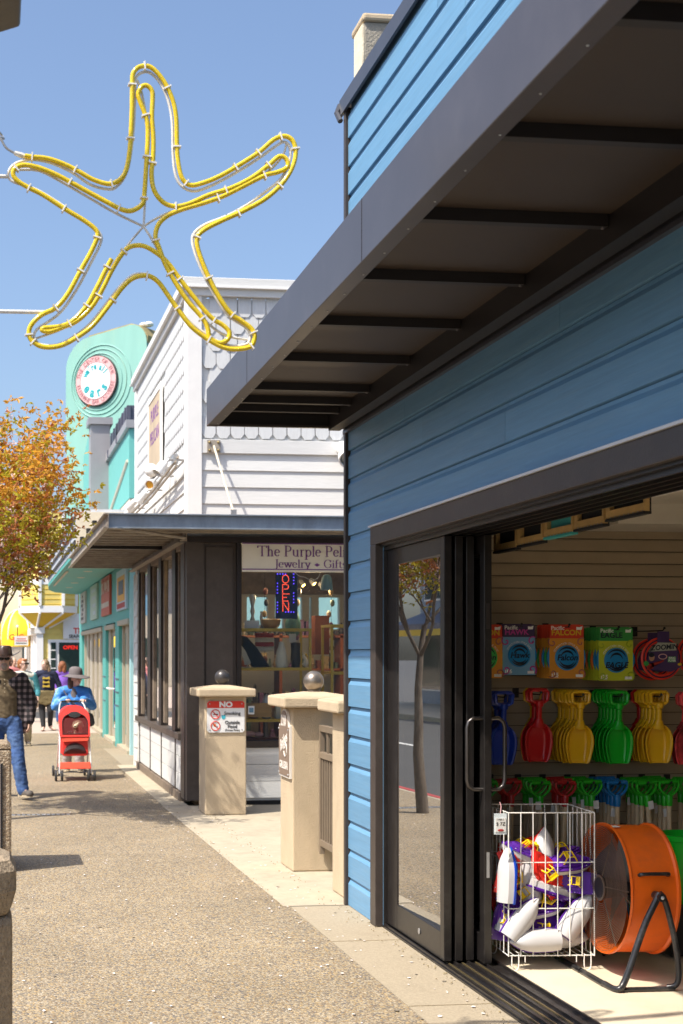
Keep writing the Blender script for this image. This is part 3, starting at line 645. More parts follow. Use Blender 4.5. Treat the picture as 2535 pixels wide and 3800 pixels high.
# tie rods
def tie(a, b, lab):
    t = thing('tie_rod', lab, 'tie rod', a, 'canopy tie rods')
    a, b = Vector(a), Vector(b)
    build(MB().tube([a, b], .014, 8), 'rod', 'cream', t)
    build(MB().box(a.x - .075, a.x + .075, WY - .03, WY - .012, a.z - .07, a.z + .07), 'wall_plate', 'steel_rust', t)
    for dx in (-.05, .05):
        for dz in (-.045, .045): build(MB().ell((a.x + dx, WY - .034, a.z + dz), .016, 8, 6), 'bolt', 'brass', t)
    build(MB().box(b.x - .03, b.x + .03, b.y - .02, b.y + .02, b.z - .05, b.z + .03), 'clevis', 'galv', t)
tie((2.51, WY - .04, 4.09), (2.62, 14.52, 3.27), 'slanting cream tie rod bolted to the white wall above steel canopy')
# --- side window (faces the camera)
WN = build(MB().box(2.20, 2.40, WY - .02, WY + .12, .06, 3.0), 'shop_window', 'window_brown', WS, bevel=.004)
build(MB().box(2.401, 2.78, WY + .06, WY + .12, .65, 3.0), 'filler_panel', 'window_brown', WN)
build(MB().box(2.43, 2.75, WY + .045, WY + .059, .85, 2.95), 'inset_panel', 'window_brown', WN, bevel=.003)
build(MB().box(2.781, 2.835, WY - .005, WY + .12, .65, 3.04), 'mullion', 'dark_brown', WN)
build(MB().box(2.836, 4.3, WY + .0, WY + .12, 3.015, 3.045), 'head', 'dark_brown', WN)
build(MB().box(2.781, 4.3, WY - .015, WY + .12, .66, .735), 'sill', 'dark_brown', WN, bevel=.004)
build(MB().box(2.836, 4.3, WY + .04, WY + .046, .736, 3.014), 'pane', 'glass_shop', WN)
build(MB().box(2.401, 4.3, WY + .025, WY + .12, .05, .655), 'knee_wall', 'white_paint', WN)
for i in range(3): build(MB().box(2.402, 4.3, WY + .006, WY + .024, .082 + i * .192, .082 + (i + 1) * .192 - .006), 'knee_board', 'white_paint', WN)
build(MB().box(2.401, 4.3, WY + .03, WY + .12, .0, .049), 'plinth', 'black', WN)
# --- street windows
ST = build(MB().box(WX - .02, WX + .10, WY + .121, WY + .42, .06, 3.0), 'street_window', 'window_brown', WS)
mull = [15.62, 16.17, 17.53, 18.77, 20.1]
ys = [(15.90, 16.45), (17.27, 17.78), (18.46, 19.06), (19.90, 20.34)]
yb = [15.62] + [a for p in ys for a in p]
for a, b in ys:
    build(MB().box(WX - .03, WX + .10, a + .12, b - .14, .80, 2.98), 'mullion', 'dark_brown', ST, bevel=.004)
    build(MB().box(WX + .0, WX + .06, a - .02, a + .10, .84, 2.93), 'wood_stop', 'soffit_rust', ST)
build(MB().box(WX - .05, WX + .10, 15.62, 20.4, .72, .80), 'sill', 'window_brown', ST, bevel=.006)
build(MB().box(WX - .02, WX + .10, 15.62, 20.4, 2.94, 3.0), 'head', 'soffit_rust', ST)
pn = [15.62, 16.17, 17.52, 18.76, 20.12]
for a, b in zip(pn[:-1], pn[1:]): build(MB().box(WX + .02, WX + .026, a + .005, b - .005, .80, 2.94), 'pane', 'glass', ST)
kw = [15.62, 16.17, 17.52, 18.76, 20.12]
build(MB().box(WX + .02, WX + .10, 15.62, 20.4, .10, .72), 'knee_wall', 'white_paint', ST)
for j, (a, b) in enumerate(zip(kw[:-1], kw[1:])):
    for i in range(3): build(MB().box(WX - .004, WX + .019, a + .03, b - .03, .12 + i * .2, .12 + i * .2 + .192), 'knee_board', 'white_paint', ST)
    build(MB().box(WX - .012, WX + .019, b - .029, b + .029, .10, .72), 'batten', 'dark_brown', ST)
build(MB().box(WX - .03, WX + .10, 15.62, 20.4, .0, .10), 'plinth', 'soffit_rust', ST)
build(MB().box(WX, WX + .1, 20.4, WY2, 0, 3.0), 'end_wall', 'white_paint', WS)
eb = shared(MB().prism(lap, 1, 0, .36), 'lap_board', 'white_paint')
for i in range(14): piece(eb, 'lap_board', WS, (WX, 20.43, .1 + i * .2))
build(MB().box(WX - .02, WX + .06, 20.79, 20.88, 0, 2.95), 'corner_board', 'white_paint', WS)
# inside of the gift shop: warm brown room
rb = MB(); rb.box(WX + .1, 7.9, 20.2, 20.7, 0, 1.0); rb.box(WX + .1, 7.9, 20.6, 20.7, 2.66, 3.1)
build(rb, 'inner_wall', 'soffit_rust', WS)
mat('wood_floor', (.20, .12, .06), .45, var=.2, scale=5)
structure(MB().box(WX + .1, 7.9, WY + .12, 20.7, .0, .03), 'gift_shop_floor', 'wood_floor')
# ================================================================ teal building
TX, TY0, TY1 = 2.35, 22.95, 36.4
mat('pale_cyan', (.40, .66, .70), .6, var=.04)
TB = thing('teal_building', 'teal stucco building with overhanging upper floor beyond white gift shop', 'building', (4, 29, 0))
wl = MB()
op = [(23.10, 25.05, 2.33), (25.78, 27.95, 2.30), (28.75, 35.35, 2.30)]
build(MB().box(TX + .002, 9, TY0, TY0 + .15, -.1, 5.55), 'side_wall', 'pale_cyan', TB); wl.box(TX, TX + .2, TY0 + .15, TY1, 2.34, 4.39); 
for a, b in ((25.05, 25.78), (27.95, 28.75), (35.35, TY1)): wl.box(TX, TX + .2, a, b, -.15, 2.34)
wl.box(TX + .2, 9, TY1 - .2, TY1, -.1, 5.5); wl.box(TX + .25, 9, TY0 + .15, TY1 - .2, 3.0, 3.2); wl.box(6, 6.1, TY0 + .15, TY1 - .2, 0, 3)
build(wl, 'wall', 'teal', TB)
build(MB().box(TX - .02, TX + .2, TY0 - .02, TY1, 4.39, 5.58), 'upper_wall', 'teal_light', TB)
build(MB().box(TX - .01, TX + .21, TY0 - .01, TY1, 3.40, 4.385), 'cream_band', 'cream', TB)
build(MB().box(TX - .08, TX + .3, TY0 - .08, TY1, 5.585, 5.72), 'coping', 'grey_metal', TB)
build(MB().tube([(TX - .03, 23.1, 5.05), (TX - .03, 29, 4.15)], .03, 6), 'pipe', 'cream', TB)
for y in (24.6, 26.4, 28.1, 30): build(MB().box(TX - .1, TX + .32, y - .012, y + .012, 5.58, 5.73), 'coping_seam', 'grey_dark', TB)
# folding doors
for (a, b, h), n in zip(op, (2, 1, 5)):
    w_ = (b - a) / n
    for i in range(n):
        y0 = a + i * w_; dp = build(MB().box(TX + .10, TX + .15, y0 + .02, y0 + w_ - .02, .0, h), 'door', 'beige_door', TB)
        build(MB().box(TX + .085, TX + .099, y0 + w_ * .32, y0 + w_ * .68, .25, h - .22), 'pane', 'glass', dp)
        build(MB().box(TX + .06, TX + .099, y0 + .03, y0 + w_ * .2, .02, h - .02), 'stile', 'beige_door', dp)
        build(MB().box(TX + .06, TX + .099, y0 + w_ * .8, y0 + w_ - .03, .02, h - .02), 'stile', 'beige_door', dp)
    build(MB().box(TX - .03, TX + .1, a, b, h - .08, h + .01), 'door_head', 'beige_door', TB)
    build(MB().box(TX - .04, TX + .2, a, b, -.1, .06), 'sill', 'concrete', TB)
build(MB().tube([(TX + .02, 26.2, 1.05), (TX - .06, 26.2, 1.05), (TX - .06, 26.9, 1.05)], .02, 6), 'door_lever', 'trim_white', TB)
for z in (.75, 1.0, 1.25):
    for y in (25.05, 27.95): build(MB().box(TX - .012, TX + .0, y + .02, y + .6, z, z + .02), 'joint', 'grey_dark', TB)
# overhang: corrugated fascia and teal soffit
OX = 1.33
OV = build(MB().prism([(OX, 21.15), (TX - .03, 21.15), (TX - .03, 36.2), (2.0, 35.9), (1.62, 35.0), (1.4, 33.6), (OX, 32.0)], 2, 3.33, 3.40), 'overhang', 'teal', TB)
mat('corrugated', (.55, .58, .63), .45, var=.08, metal=.2)
pf = []; 
for i in range(150):
    y = 21.15 + i * .07; pf.append((OX - (.018 if i % 2 else 0), y))
poly = pf + [(OX + .02, p[1]) for p in (pf[-1], pf[0])]
build(MB().prism(poly, 2, 3.402, 3.95), 'corrugated_fascia', 'corrugated', OV)
for z in (3.47, 3.66, 3.86): build(MB().box(OX - .045, OX - .019, 21.15, 31.6, z, z + .045), 'batten', 'dark_brown', OV)
build(MB().box(OX - .02, TX - .03, 21.10, 21.148, 3.33, 3.95), 'end_board', 'cream', OV)
build(MB().box(OX - .01, TX - .03, 21.15, 31.6, 3.952, 4.0), 'roof_sheet', 'corrugated', OV)
for i in range(5): build(MB().ell((1.85, 24 + i * 2.1, 3.329), (.09, .09, .012), 14, 6), 'soffit_light', 'cream', OV)
build(MB().box(1.42, 1.47, 26, 31.5, 3.315, 3.329), 'soffit_strip', 'cream', OV)
# grey stepped parapet boxes and dark roof
mt = thing('parapet_box', 'nearer grey metal clad parapet box above the teal wall', 'parapet', (2.15, 27.2, 5.0), 'grey parapet boxes')
build(MB().box(1.97, 2.36, 27.0, 27.5, 4.5, 6.33), 'box', 'grey_metal', mt); build(MB().box(1.92, 2.41, 26.94, 27.56, 6.331, 6.47), 'cap', 'grey_metal', mt)
build(MB().prism([(27.5, 4.6), (29.4, 4.6), (29.4, 6.0), (27.5, 6.3)], 0, 1.985, 2.3), 'return_wall', 'teal_light', mt)
mt = thing('parapet_box', 'taller grey parapet box set behind, under the round sign', 'parapet', (2.2, 30.2, 5.0), 'grey parapet boxes')
a = aty(306, 1490, 30); b = aty(388, 1490, 30)
build(MB().box(a.x, b.x, 30.0, 30.6, 4.5, a.z), 'box', 'grey_metal', mt); build(MB().box(a.x - .06, b.x + .05, 29.9, 30.7, a.z, a.z + .24), 'cap', 'grey_metal', mt)
build(MB().box(a.x - .04, a.x + .1, 30.6, 33, 4.5, a.z - .05), 'return_wall', 'teal_light', mt)
RF = build(MB().box(2.55, 3.6, 25.5, 31, 5.5, 6.45), 'dark_roof', 'grey_dark', TB)
seam = shared(MB().box(-.02, .02, -.02, .02, 0, .92), 'roof_seam', 'grey_dark')
for i in range(8): piece(seam, 'roof_seam', RF, (2.54, 25.7 + i * .6, 5.52)); 
for i in range(5): piece(seam, 'roof_seam', RF, (2.6 + i * .22, 25.49, 5.52))
# sign tower
PHI = R(40); CT = Vector((2.50, 29.4, 0))
TM = Matrix.Translation(CT) @ Matrix(((math.cos(PHI), math.sin(PHI), 0, 0), (-math.sin(PHI), math.cos(PHI), 0, 0), (0, 0, 1, 0), (0, 0, 0, 1)))   # local x = right along the face, local y = into it, z up
def rr(pts): return pts
out = [(-1.10, 4.6), (-1.12, 7.7)] + [(-.42 + .70 * math.cos(t), 8.02 + .70 * math.sin(t)) for t in [PI - i * .157 for i in range(1, 10)]]
out += [(.62 + .42 * math.cos(t), 8.42 + .42 * math.sin(t)) for t in [PI / 2 - i * .26 for i in range(0, 7)]] + [(1.04, 6.9), (.95, 6.68), (.6, 6.62), (.2, 6.5), (-.1, 6.2), (-.25, 5.6), (-.25, 4.6)]
TW = thing('sign_tower', 'rounded pale teal sign tower with round pink bordered sign', 'tower', CT)
build(MB().prism(out, 1, 0, .75, TM), 'face_block', 'teal_tower', TW, smooth=30)
build(MB().prism([(-.5, 8.721), (.62, 8.842), (.86, 8.76), (1.03, 8.55), (1.045, 8.40), (1.06, 8.56), (.88, 8.79), (.63, 8.87), (-.5, 8.75)], 1, .02, .76, TM), 'rusty_top', 'teal_rust', TW)
for a in (.78, .9): build(MB().ell(tuple(TM @ Vector((a, .3, 8.87))), (.11, .11, .06), 10, 6), 'gull_spike', 'trim_white', TW)
SC = Vector((-.26, 0, 7.72))
for r_, dx in ((.80, .10), (.71, .07), (.62, .04)):
    build(MB().tube([TM @ (SC + Vector((dx + r_ * math.cos(i * PI / 24), -.004, -.02 + r_ * math.sin(i * PI / 24)))) for i in range(48)], .014, 8, closed=True), 'ring_moulding', 'teal_tower', TW, smooth=True)
RS = thing('round_sign', "round pink and white sign reading We're all ears on the teal tower", 'sign', TM @ SC)
mat('pink', (.72, .42, .42), .5, var=.03); mat('pink_ink', (.45, .20, .21), .5); mat('teal_ink', (.0, .33, .37), .5)
DM = TM @ Matrix.Translation(SC) @ Matrix.Rotation(R(90), 4, 'X')      # disc axis towards -local y
build(MB().lathe([(.56, .0), (.56, .05), (.54, .055)], 48, DM), 'rim', 'brown_trim', RS, smooth=True)
build(MB().lathe([(.535, .05), (.535, .06)], 48, DM), 'border', 'pink', RS)
build(MB().lathe([(.405, .06), (.405, .064)], 48, DM), 'centre', 'sign_white', RS)
build(MB().tube([DM @ Vector((.405 * math.cos(i * PI / 24), .405 * math.sin(i * PI / 24), .064)) for i in range(48)], .006, 5, closed=True), 'border_line', 'pink_ink', RS)
def arc_text(s, r, a0, a1, size, m, top=True, bold=0, xs=1):
    n = len(s)
    for i, ch in enumerate(s):
        if ch == ' ': continue
        a = R(a0 + (a1 - a0) * i / (n - 1)); mb = text_mesh(ch, size, .002, bold, 'CENTER', xs)
        rot = a - PI / 2 if top else a + PI / 2
        put(mb, DM @ Matrix.Translation((r * math.cos(a), r * math.sin(a), .067)) @ Matrix.Rotation(rot, 4, 'Z')); build(mb, 'letter', m, RS)
arc_text('THE CENTER OF THE', .468, 165, 15, .12, 'pink_ink')
arc_text('ELEPHANT EAR UNIVERSE', .468, 190, 350, .12, 'pink_ink', top=False)
arc_text("we're all", .31, 150, 35, .20, 'teal_ink', bold=.006, xs=.75)
arc_text('ears', .27, 215, 325, .30, 'teal_ink', top=False, bold=.010, xs=.85)
# posters on the teal wall
POS = [('black and white poster with vertical lettering on teal wall', 35.35, 33.5, 2.52, 3.30, (.55, .52, .48), (.04, .04, .04)),
       ('pale green washed out poster on teal wall', 31.7, 29.75, 2.52, 3.30, (.45, .58, .48), (.5, .6, .62)),
       ('red and white poster with large lettering on teal wall', 28.5, 26.5, 2.52, 3.30, (.55, .09, .05), (.62, .50, .42)),
       ('pale blue poster with orange framed picture on teal wall', 25.0, 23.2, 2.52, 3.24, (.50, .62, .72), (.75, .36, .03))]
for i, (lab, ya, yb_, za, zb, ca, cb) in enumerate(POS):
    mat('poster_a%d' % i, ca, .5, var=.1); mat('poster_b%d' % i, cb, .5, var=.15)
    t = thing('wall_poster', lab, 'poster', (TX, (ya + yb_) / 2, za), 'posters on the teal wall')
    build(MB().box(TX - .05, TX - .002, yb_, ya, za, zb), 'board', 'poster_a%d' % i, t)
    L = ya - yb_
    if i == 0:
        for k in range(6): build(MB().box(TX - .056, TX - .051, yb_ + L * (.3 + .12 * (k % 2)), yb_ + L * (.75 - .1 * (k % 3)), za + .08 + k * .11, za + .15 + k * .11), 'letter_mark', 'poster_b0', t)
    elif i == 1:
        for k in range(4): build(MB().box(TX - .056, TX - .051, yb_ + L * .15, yb_ + L * (.5 + .1 * k), za + .1 + k * .17, za + .18 + k * .17), 'picture_patch', 'poster_b1', t)
    elif i == 2:
        build(MB().box(TX - .056, TX - .051, yb_ + L * .06, ya - L * .06, zb - .33, zb - .1), 'white_band', 'poster_b2', t)
        build(MB().box(TX - .056, TX - .051, yb_ + L * .06, ya - L * .06, za + .16, za + .26), 'white_band', 'poster_b2', t)
        label_text('TACOS', (TX - .058, (ya + yb_) / 2, zb - .21), .42, 'poster_a2', t, FACE_NX, xs=1.1)
    else:
        build(MB().box(TX - .056, TX - .051, yb_ + L * .12, ya - L * .12, za + .15, zb - .12), 'orange_frame', 'poster_b3', t)
        build(MB().box(TX - .062, TX - .057, yb_ + L * .22, ya - L * .3, za + .27, zb - .2), 'picture', 'grey_dark', t)
        build(MB().box(TX - .056, TX - .051, yb_ + L * .1, ya - L * .1, za + .03, za + .12), 'foot_band', 'red_paint', t)
# ================================================================ yellow corner building
YB = thing('yellow_building', 'yellow sided corner building with white trimmed bay window', 'building', (3, 47, 0))
build(MB().box(1.5, 9, 45.0, 45.3, 0, 6.2), 'wall', 'yellow_siding', YB)
build(MB().box(1.5, 1.7, 45.3, 62, 0, 5.5), 'street_wall', 'trim_white', YB)
bd = shared(MB().prism([(0, 0), (-.03, 0), (-.006, .2), (0, .2)], 0, 0, 3.6), 'siding_board', 'yellow_siding')
for i in range(14): piece(bd, 'siding_board', YB, (1.72, 45.0, .0 + i * .2))
build(MB().box(1.47, 1.70, 44.90, 45.05, 0, 2.6), 'corner_post', 'trim_white', YB); build(MB().box(1.42, 1.75, 44.85, 45.1, 2.42, 2.62), 'post_capital', 'trim_white', YB)
oc = [(.93, 45.1), (1.57, 44.35), (2.33, 44.35), (2.80, 44.9), (2.8, 45.3), (.93, 45.8)]
OR = build(MB().prism(oc, 2, 3.32, 6.4), 'bay', 'yellow_siding', YB)
def grow(k): 
    cx, cy = 1.9, 45.2; return [(cx + (x - cx) * k, cy + (y - cy) * k) for x, y in oc]
build(MB().prism(grow(1.03), 2, 3.10, 3.319), 'bay_band', 'trim_white', OR)
build(MB().prism(grow(1.02), 2, 4.02, 4.22), 'bay_band', 'trim_white', OR)
for i in range(4):
    build(MB().prism(grow(1.012), 2, 3.36 + i * .165, 3.36 + i * .165 + .02), 'bay_board', 'yellow_deep', OR)
for x, y in oc[:4]: build(MB().box(x - .05, x + .05, y - .06, y + .04, 3.32, 6.4), 'bay_post', 'trim_white', OR)
ap = [(1.47, 45.0), (1.49, 44.93), (1.69, 44.93), (1.9, 44.97), (1.9, 45.1), (1.47, 45.1)]
fu = MB(); fu.add([(x, y, 3.098) for x, y in oc] + [(x, y, 2.6) for x, y in ap], [(i, (i + 1) % 6, 6 + (i + 1) % 6, 6 + i) for i in range(6)] + [tuple(range(11, 5, -1))])
build(fu, 'bay_corbel', 'yellow_deep', OR)
for i in range(4): build(MB().tube([(oc[i][0], oc[i][1] - .01, 3.09), (ap[i][0], ap[i][1] - .01, 2.61)], .04, 6), 'corbel_rib', 'trim_white', OR)
wf = build(MB().box(1.86, 3.4, 44.93, 45.0, .55, 2.22), 'window', 'trim_white', YB)
mat('dark_window', (.03, .045, .04), .08, var=.3, scale=2)
build(MB().box(2.22, 3.3, 44.90, 44.929, .62, 2.12), 'pane', 'dark_window', wf); build(MB().box(1.95, 2.12, 44.90, 44.929, .62, 2.12), 'pane', 'dark_window', wf)
for z in (.95, 1.25, 1.55, 1.85): build(MB().box(1.95, 2.12, 44.89, 44.899, z, z + .03), 'glazing_bar', 'trim_white', wf)
build(MB().box(2.3, 9, 44.95, 45.0, 0, .5), 'base_panel', 'yellow_deep', YB)
t = thing('neon_open_sign', 'small red neon OPEN sign in the yellow building window', 'sign', (2.6, 44.88, 1.9))
mat('neon_red', (.9, .03, .015), .4, emit=.35)
label_text('OPEN', (2.60, 44.88, 1.95), .17, 'neon_red', t, bold=.006, xs=1.1)
t = thing('restaurant_sign', 'white seafood restaurant sign board above the yellow building window', 'sign', (2.9, 44.94, 2.25))
build(MB().box(2.36, 4.2, 44.90, 44.94, 2.24, 3.08), 'board', 'sign_white', t)
label_text('The', (2.70, 44.898, 2.50), .26, 'sign_red', t, bold=.008, align='LEFT'); label_text('SEAFOOD', (2.55, 44.898, 2.32), .15, 'ink', t, bold=.006, align='LEFT')
# street side of the yellow building: white pilasters and small windows
for i in range(5):
    build(MB().box(1.42, 1.52, 46.5 + i * 3, 46.9 + i * 3, 0, 3.2), 'pilaster', 'trim_white', YB)
    build(MB().box(1.46, 1.499, 47.4 + i * 3, 49.0 + i * 3, .8, 2.2), 'window', 'dark_window', YB)
build(MB().box(1.30, 1.52, 45.3, 62, 2.4, 2.62), 'cornice', 'trim_white', YB)
# yellow dome awnings
for k, (cx, cy, rx, rz, lab) in enumerate(((.98, 50.5, .62, 1.35, 'larger rounded yellow dome awning with red lettering'), (.20, 53.5, .42, 1.15, 'smaller rounded yellow dome awning farther along the street'))):
    t = thing('dome_awning', lab, 'awning', (cx, cy, 2.0), 'yellow dome awnings')
    mb = MB(); n, m_ = 14, 10; z0 = 2.02
    vs = [(cx + rx * math.cos(PI * j / n) * math.cos(PI / 2 * i / m_), cy - 1.1 * math.sin(PI * j / n) * math.cos(PI / 2 * i / m_), z0 + .25 + (rz - .25) * math.sin(PI / 2 * i / m_)) for i in range(m_ + 1) for j in range(n + 1)]
    mb.add(vs, [(i * (n + 1) + j, i * (n + 1) + j + 1, (i + 1) * (n + 1) + j + 1, (i + 1) * (n + 1) + j) for i in range(m_) for j in range(n)])
    build(mb, 'canvas', 'yellow_awning', t, smooth=True)
    vl = MB().add([(cx + rx * math.cos(PI * j / n), cy - 1.1 * math.sin(PI * j / n), z) for z in (z0, z0 + .25) for j in range(n + 1)], [(j, j + 1, n + 2 + j, n + 1 + j) for j in range(n)])
    build(vl, 'valance', 'yellow_awning', t, smooth=True)
    for j in (0, 4, 10, 14):
        build(MB().tube([(cx + (rx + .01) * math.cos(PI * j / n) * math.cos(PI / 2 * i / m_), cy - 1.11 * math.sin(PI * j / n) * math.cos(PI / 2 * i / m_), z0 + .25 + (rz - .24) * math.sin(PI / 2 * i / m_)) for i in range(m_ + 1)], .02, 5), 'rib', 'sign_cream', t)
    if k == 0:
        for ch, dx in (('G', -.25), ('C', .08)): label_text(ch, (cx + dx, cy - 1.12, z0 + .32), .30, 'sign_red', t, bold=.006)
    build(MB().box(cx - rx, cx + rx, cy, cy + 1.5, 2.0, 4.5), 'wall_behind', 'cream', t)
t = thing('hanging_sign', 'small white hanging sign board near the yellow dome awning', 'sign', (.98, 45.6, 2.0))
build(MB().box(.76, 1.22, 45.55, 45.59, 2.03, 2.34), 'board', 'sign_white', t)
build(MB().tube([(.86, 45.57, 2.34), (.86, 45.57, 2.62)], .02, 6), 'post', 'dark_brown', t); build(MB().ell((.86, 45.57, 2.66), .05, 10, 8), 'finial', 'trim_white', t)
for z, x, m_ in ((2.25, .3, 'sign_red'), (2.18, .38, 'sign_red'), (2.10, .36, 'ink')): build(MB().box(.99 - x / 2, .99 + x / 2, 45.545, 45.549, z - .012, z + .012), 'lettering_line', m_, t)
# distant grey building
t = thing('grey_building', 'distant grey building with blue panelled balcony behind the tree', 'building', (-3, 72, 0))
mat('far_grey', (.22, .21, .21), .7, var=.1); mat('far_blue', (.12, .25, .36), .6, var=.1); mat('far_tan', (.45, .40, .32), .8, var=.1)
build(MB().box(-12, 1.6, 72, 80, 0, 3.9), 'lower_wall', 'far_tan', t); build(MB().box(-12, 1.55, 72.5, 80, 3.9, 7.0), 'upper_wall', 'far_grey', t)
build(MB().box(-12, 1.7, 71.2, 72.4, 7.0, 7.9), 'roof_edge', 'sign_white', t)
build(MB().box(-4, .95, 71.4, 71.5, 3.8, 4.9), 'balcony_panel', 'far_blue', t)
for i in range(14): build(MB().box(-4 + i * .36, -3.95 + i * .36, 71.37, 71.399, 3.8, 4.9), 'balcony_bar', 'far_grey', t)
for i in range(6): build(MB().box(-11 + i * 2.1, -9.6 + i * 2.1, 71.95, 71.999, 1.0, 2.6), 'window', 'dark_window', t)
for x in (.98, 1.5): build(MB().box(x - .05, x + .2, 71.4, 72.5, 3.8, 7), 'column', 'far_tan', t)
# buildings across the road (seen in the shop glass)
def across(y0, y1, h, wm, aw, lab):
    t = thing('street_building', lab, 'building', (-13.5, (y0 + y1) / 2, 0), 'buildings across the road')
    build(MB().box(-19, -13, y0, y1, -.1, h), 'wall', wm, t); build(MB().box(-19.1, -12.9, y0 - .02, y1 + .02, h, h + .2), 'parapet', 'grey_metal', t)
    n = int((y1 - y0) / 2.6); s_ = (y1 - y0) / n
    for i in range(n):
        a = y0 + i * s_ + .5
        f_ = build(MB().box(-13.0, -12.95, a - .06, a + s_ - .74, .45, 2.5), 'window', 'trim_white', t); build(MB().box(-12.949, -12.94, a, a + s_ - .8, .5, 2.44), 'pane', 'dark_window', f_)
        if h > 5: f_ = build(MB().box(-13.0, -12.95, a + .2, a + s_ - 1.0, 3.6, 4.9), 'window', 'trim_white', t); build(MB().box(-12.949, -12.94, a + .26, a + s_ - 1.06, 3.66, 4.84), 'pane', 'dark_window', f_)
    build(MB().prism([(-13, 2.9), (-11.8, 2.55), (-11.8, 2.75), (-13, 3.2)], 1, y0 + .2, y1 - .2), 'awning', aw, t)
    build(MB().box(-11.83, -11.79, y0 + .2, y1 - .2, 2.35, 2.56), 'awning_valance', 'yellow_deep', t)
mat('across_grey', (.30, .28, .27), .8, var=.1); mat('across_tan', (.42, .36, .30), .8, var=.1); mat('across_blue', (.20, .26, .33), .7, var=.1)
across(4, 17, 6.0, 'across_tan', 'red_paint', 'tan shop across the road with red awning'); across(17.2, 31, 5.2, 'across_grey', 'red_paint', 'low grey shop across the road with red and yellow awning')
across(31.3, 46, 7.0, 'across_blue', 'grey_dark', 'blue grey two storey shop across the road')
# ================================================================ cherry tree
def leaf_mat(name, col, var, tr=.35):
    m = mat(name, col, .5, var=var, scale=3); n = m.node_tree.nodes; l = m.node_tree.links; p = n['Principled BSDF']
    t = n.new('ShaderNodeBsdfTranslucent'); mx = n.new('ShaderNodeMixShader'); mx.inputs[0].default_value = tr
    l.new(p.inputs['Base Color'].links[0].from_socket, t.inputs[0]); l.new(p.outputs[0], mx.inputs[1]); l.new(t.outputs[0], mx.inputs[2]); l.new(mx.outputs[0], n['Material Output'].inputs[0]); return m
leaf_mat('leaf_bronze', (.64, .34, .035), .35, .45); leaf_mat('leaf_green', (.52, .45, .03), .35, .45); leaf_mat('leaf_red', (.55, .22, .08), .3, .5); leaf_mat('blossom', (.70, .52, .48), .15)
mat('bark', (.11, .085, .065), .9, var=.35, scale=18, bump=.8, bscale=35, stretch=(1, 1, .3), dirt=.4, dcol=(.30, .29, .25), dscale=8)
def cherry(base, seed, label, sx=1.0):
    rd = random.Random(seed); t = thing('cherry_tree', label, 'tree', base, 'street trees')
    bs = Vector(base); tr = MB(); tips = []
    def limb(p, d, L, r, lev):
        pts = [p.copy()]; rs = [r]; k = 6; q = p.copy(); dd = d.copy()
        for i in range(k):
            dd = (dd + Vector((rd.uniform(-.16, .16), rd.uniform(-.16, .16), rd.uniform(-.04, .12)))).normalized()
            if lev and q.z < 2.3 and dd.z < .35: dd = (dd + Vector((0, 0, .6))).normalized()
            q = q + dd * (L / k); pts.append(q.copy()); rs.append(r * (1 - .62 * (i + 1) / k))
            if lev >= 2: tips.append((q.copy(), dd.copy()))
        tr.tube(pts, rs, 8 if lev < 2 else 5)
        if lev < 3:
            n = (5, 5, 4)[lev]
            for j in range(n):
                f_ = (.45 + .55 * j / (n - 1)) if lev else (.9 + .1 * j / (n - 1)); i = min(k, int(f_ * k)); a = 2.4 * j + rd.uniform(-.5, .5)
                o = Vector((math.cos(a), math.sin(a), 0)); e = (Vector((0, 0, .25 if lev == 1 else 0)) + dd * (.55 if lev else .5) + o * (.75 if lev else .62) + Vector((0, 0, .28))).normalized()
                limb(pts[i], e, L * (.62 if lev else .75) * rd.uniform(.8, 1.15), rs[i] * .62, lev + 1)
    limb(bs - Vector((0, 0, .05)), Vector((.10, .02, 1)).normalized(), 2.1, .075, 0)
    build(tr, 'trunk', 'bark', t, smooth=50)
    LV = {k: MB() for k in ('leaf_bronze', 'leaf_green', 'leaf_red', 'blossom')}
    def leaf(mb, p, d, L, W):
        d = d.normalized(); s_ = d.orthogonal().normalized(); s_.rotate(Quaternion(d, rd.uniform(0, 6.28))); u = d.cross(s_)
        mid = p + d * L * .5
        mb.add([p, mid + s_ * W + u * W * .35, p + d * L - u * L * .12, mid - s_ * W + u * W * .35], [(0, 1, 2), (0, 2, 3)])
    for (p, d) in tips:
        if p.z < 2.42: continue
        for c in range(9):
            q = p + Vector((rd.gauss(0, .09), rd.gauss(0, .09), rd.gauss(0.02, .10)))
            key = 'leaf_bronze' if q.z > 3.2 and rd.random() < .62 else ('leaf_green' if rd.random() < .62 else 'leaf_red')
            for j in range(4): leaf(LV[key], q, Vector((rd.gauss(0, 1), rd.gauss(0, 1), rd.gauss(-.2, .7))), rd.uniform(.042, .078), rd.uniform(.010, .018))
        if rd.random() < (.75 if p.z < 3.1 else .4):
            q = p + Vector((rd.gauss(0, .08), rd.gauss(0, .08), rd.gauss(-.05, .06)))
            for j in range(9):
                o = q + Vector((rd.gauss(0, .03), rd.gauss(0, .03), rd.gauss(0, .03))); leaf(LV['blossom'], o, Vector((rd.gauss(0, 1), rd.gauss(0, 1), rd.gauss(0, 1))), .028, .012)
    cr = build(LV['leaf_bronze'], 'crown', 'leaf_bronze', t, kind='stuff')
    for k in ('leaf_green', 'leaf_red', 'blossom'): build(LV[k], k if k == 'blossom' else 'foliage', k, cr, kind='stuff')
    return t
cherry((-.12, 14.05, .0), 11, 'bronze leaved cherry tree in bloom at the left edge')
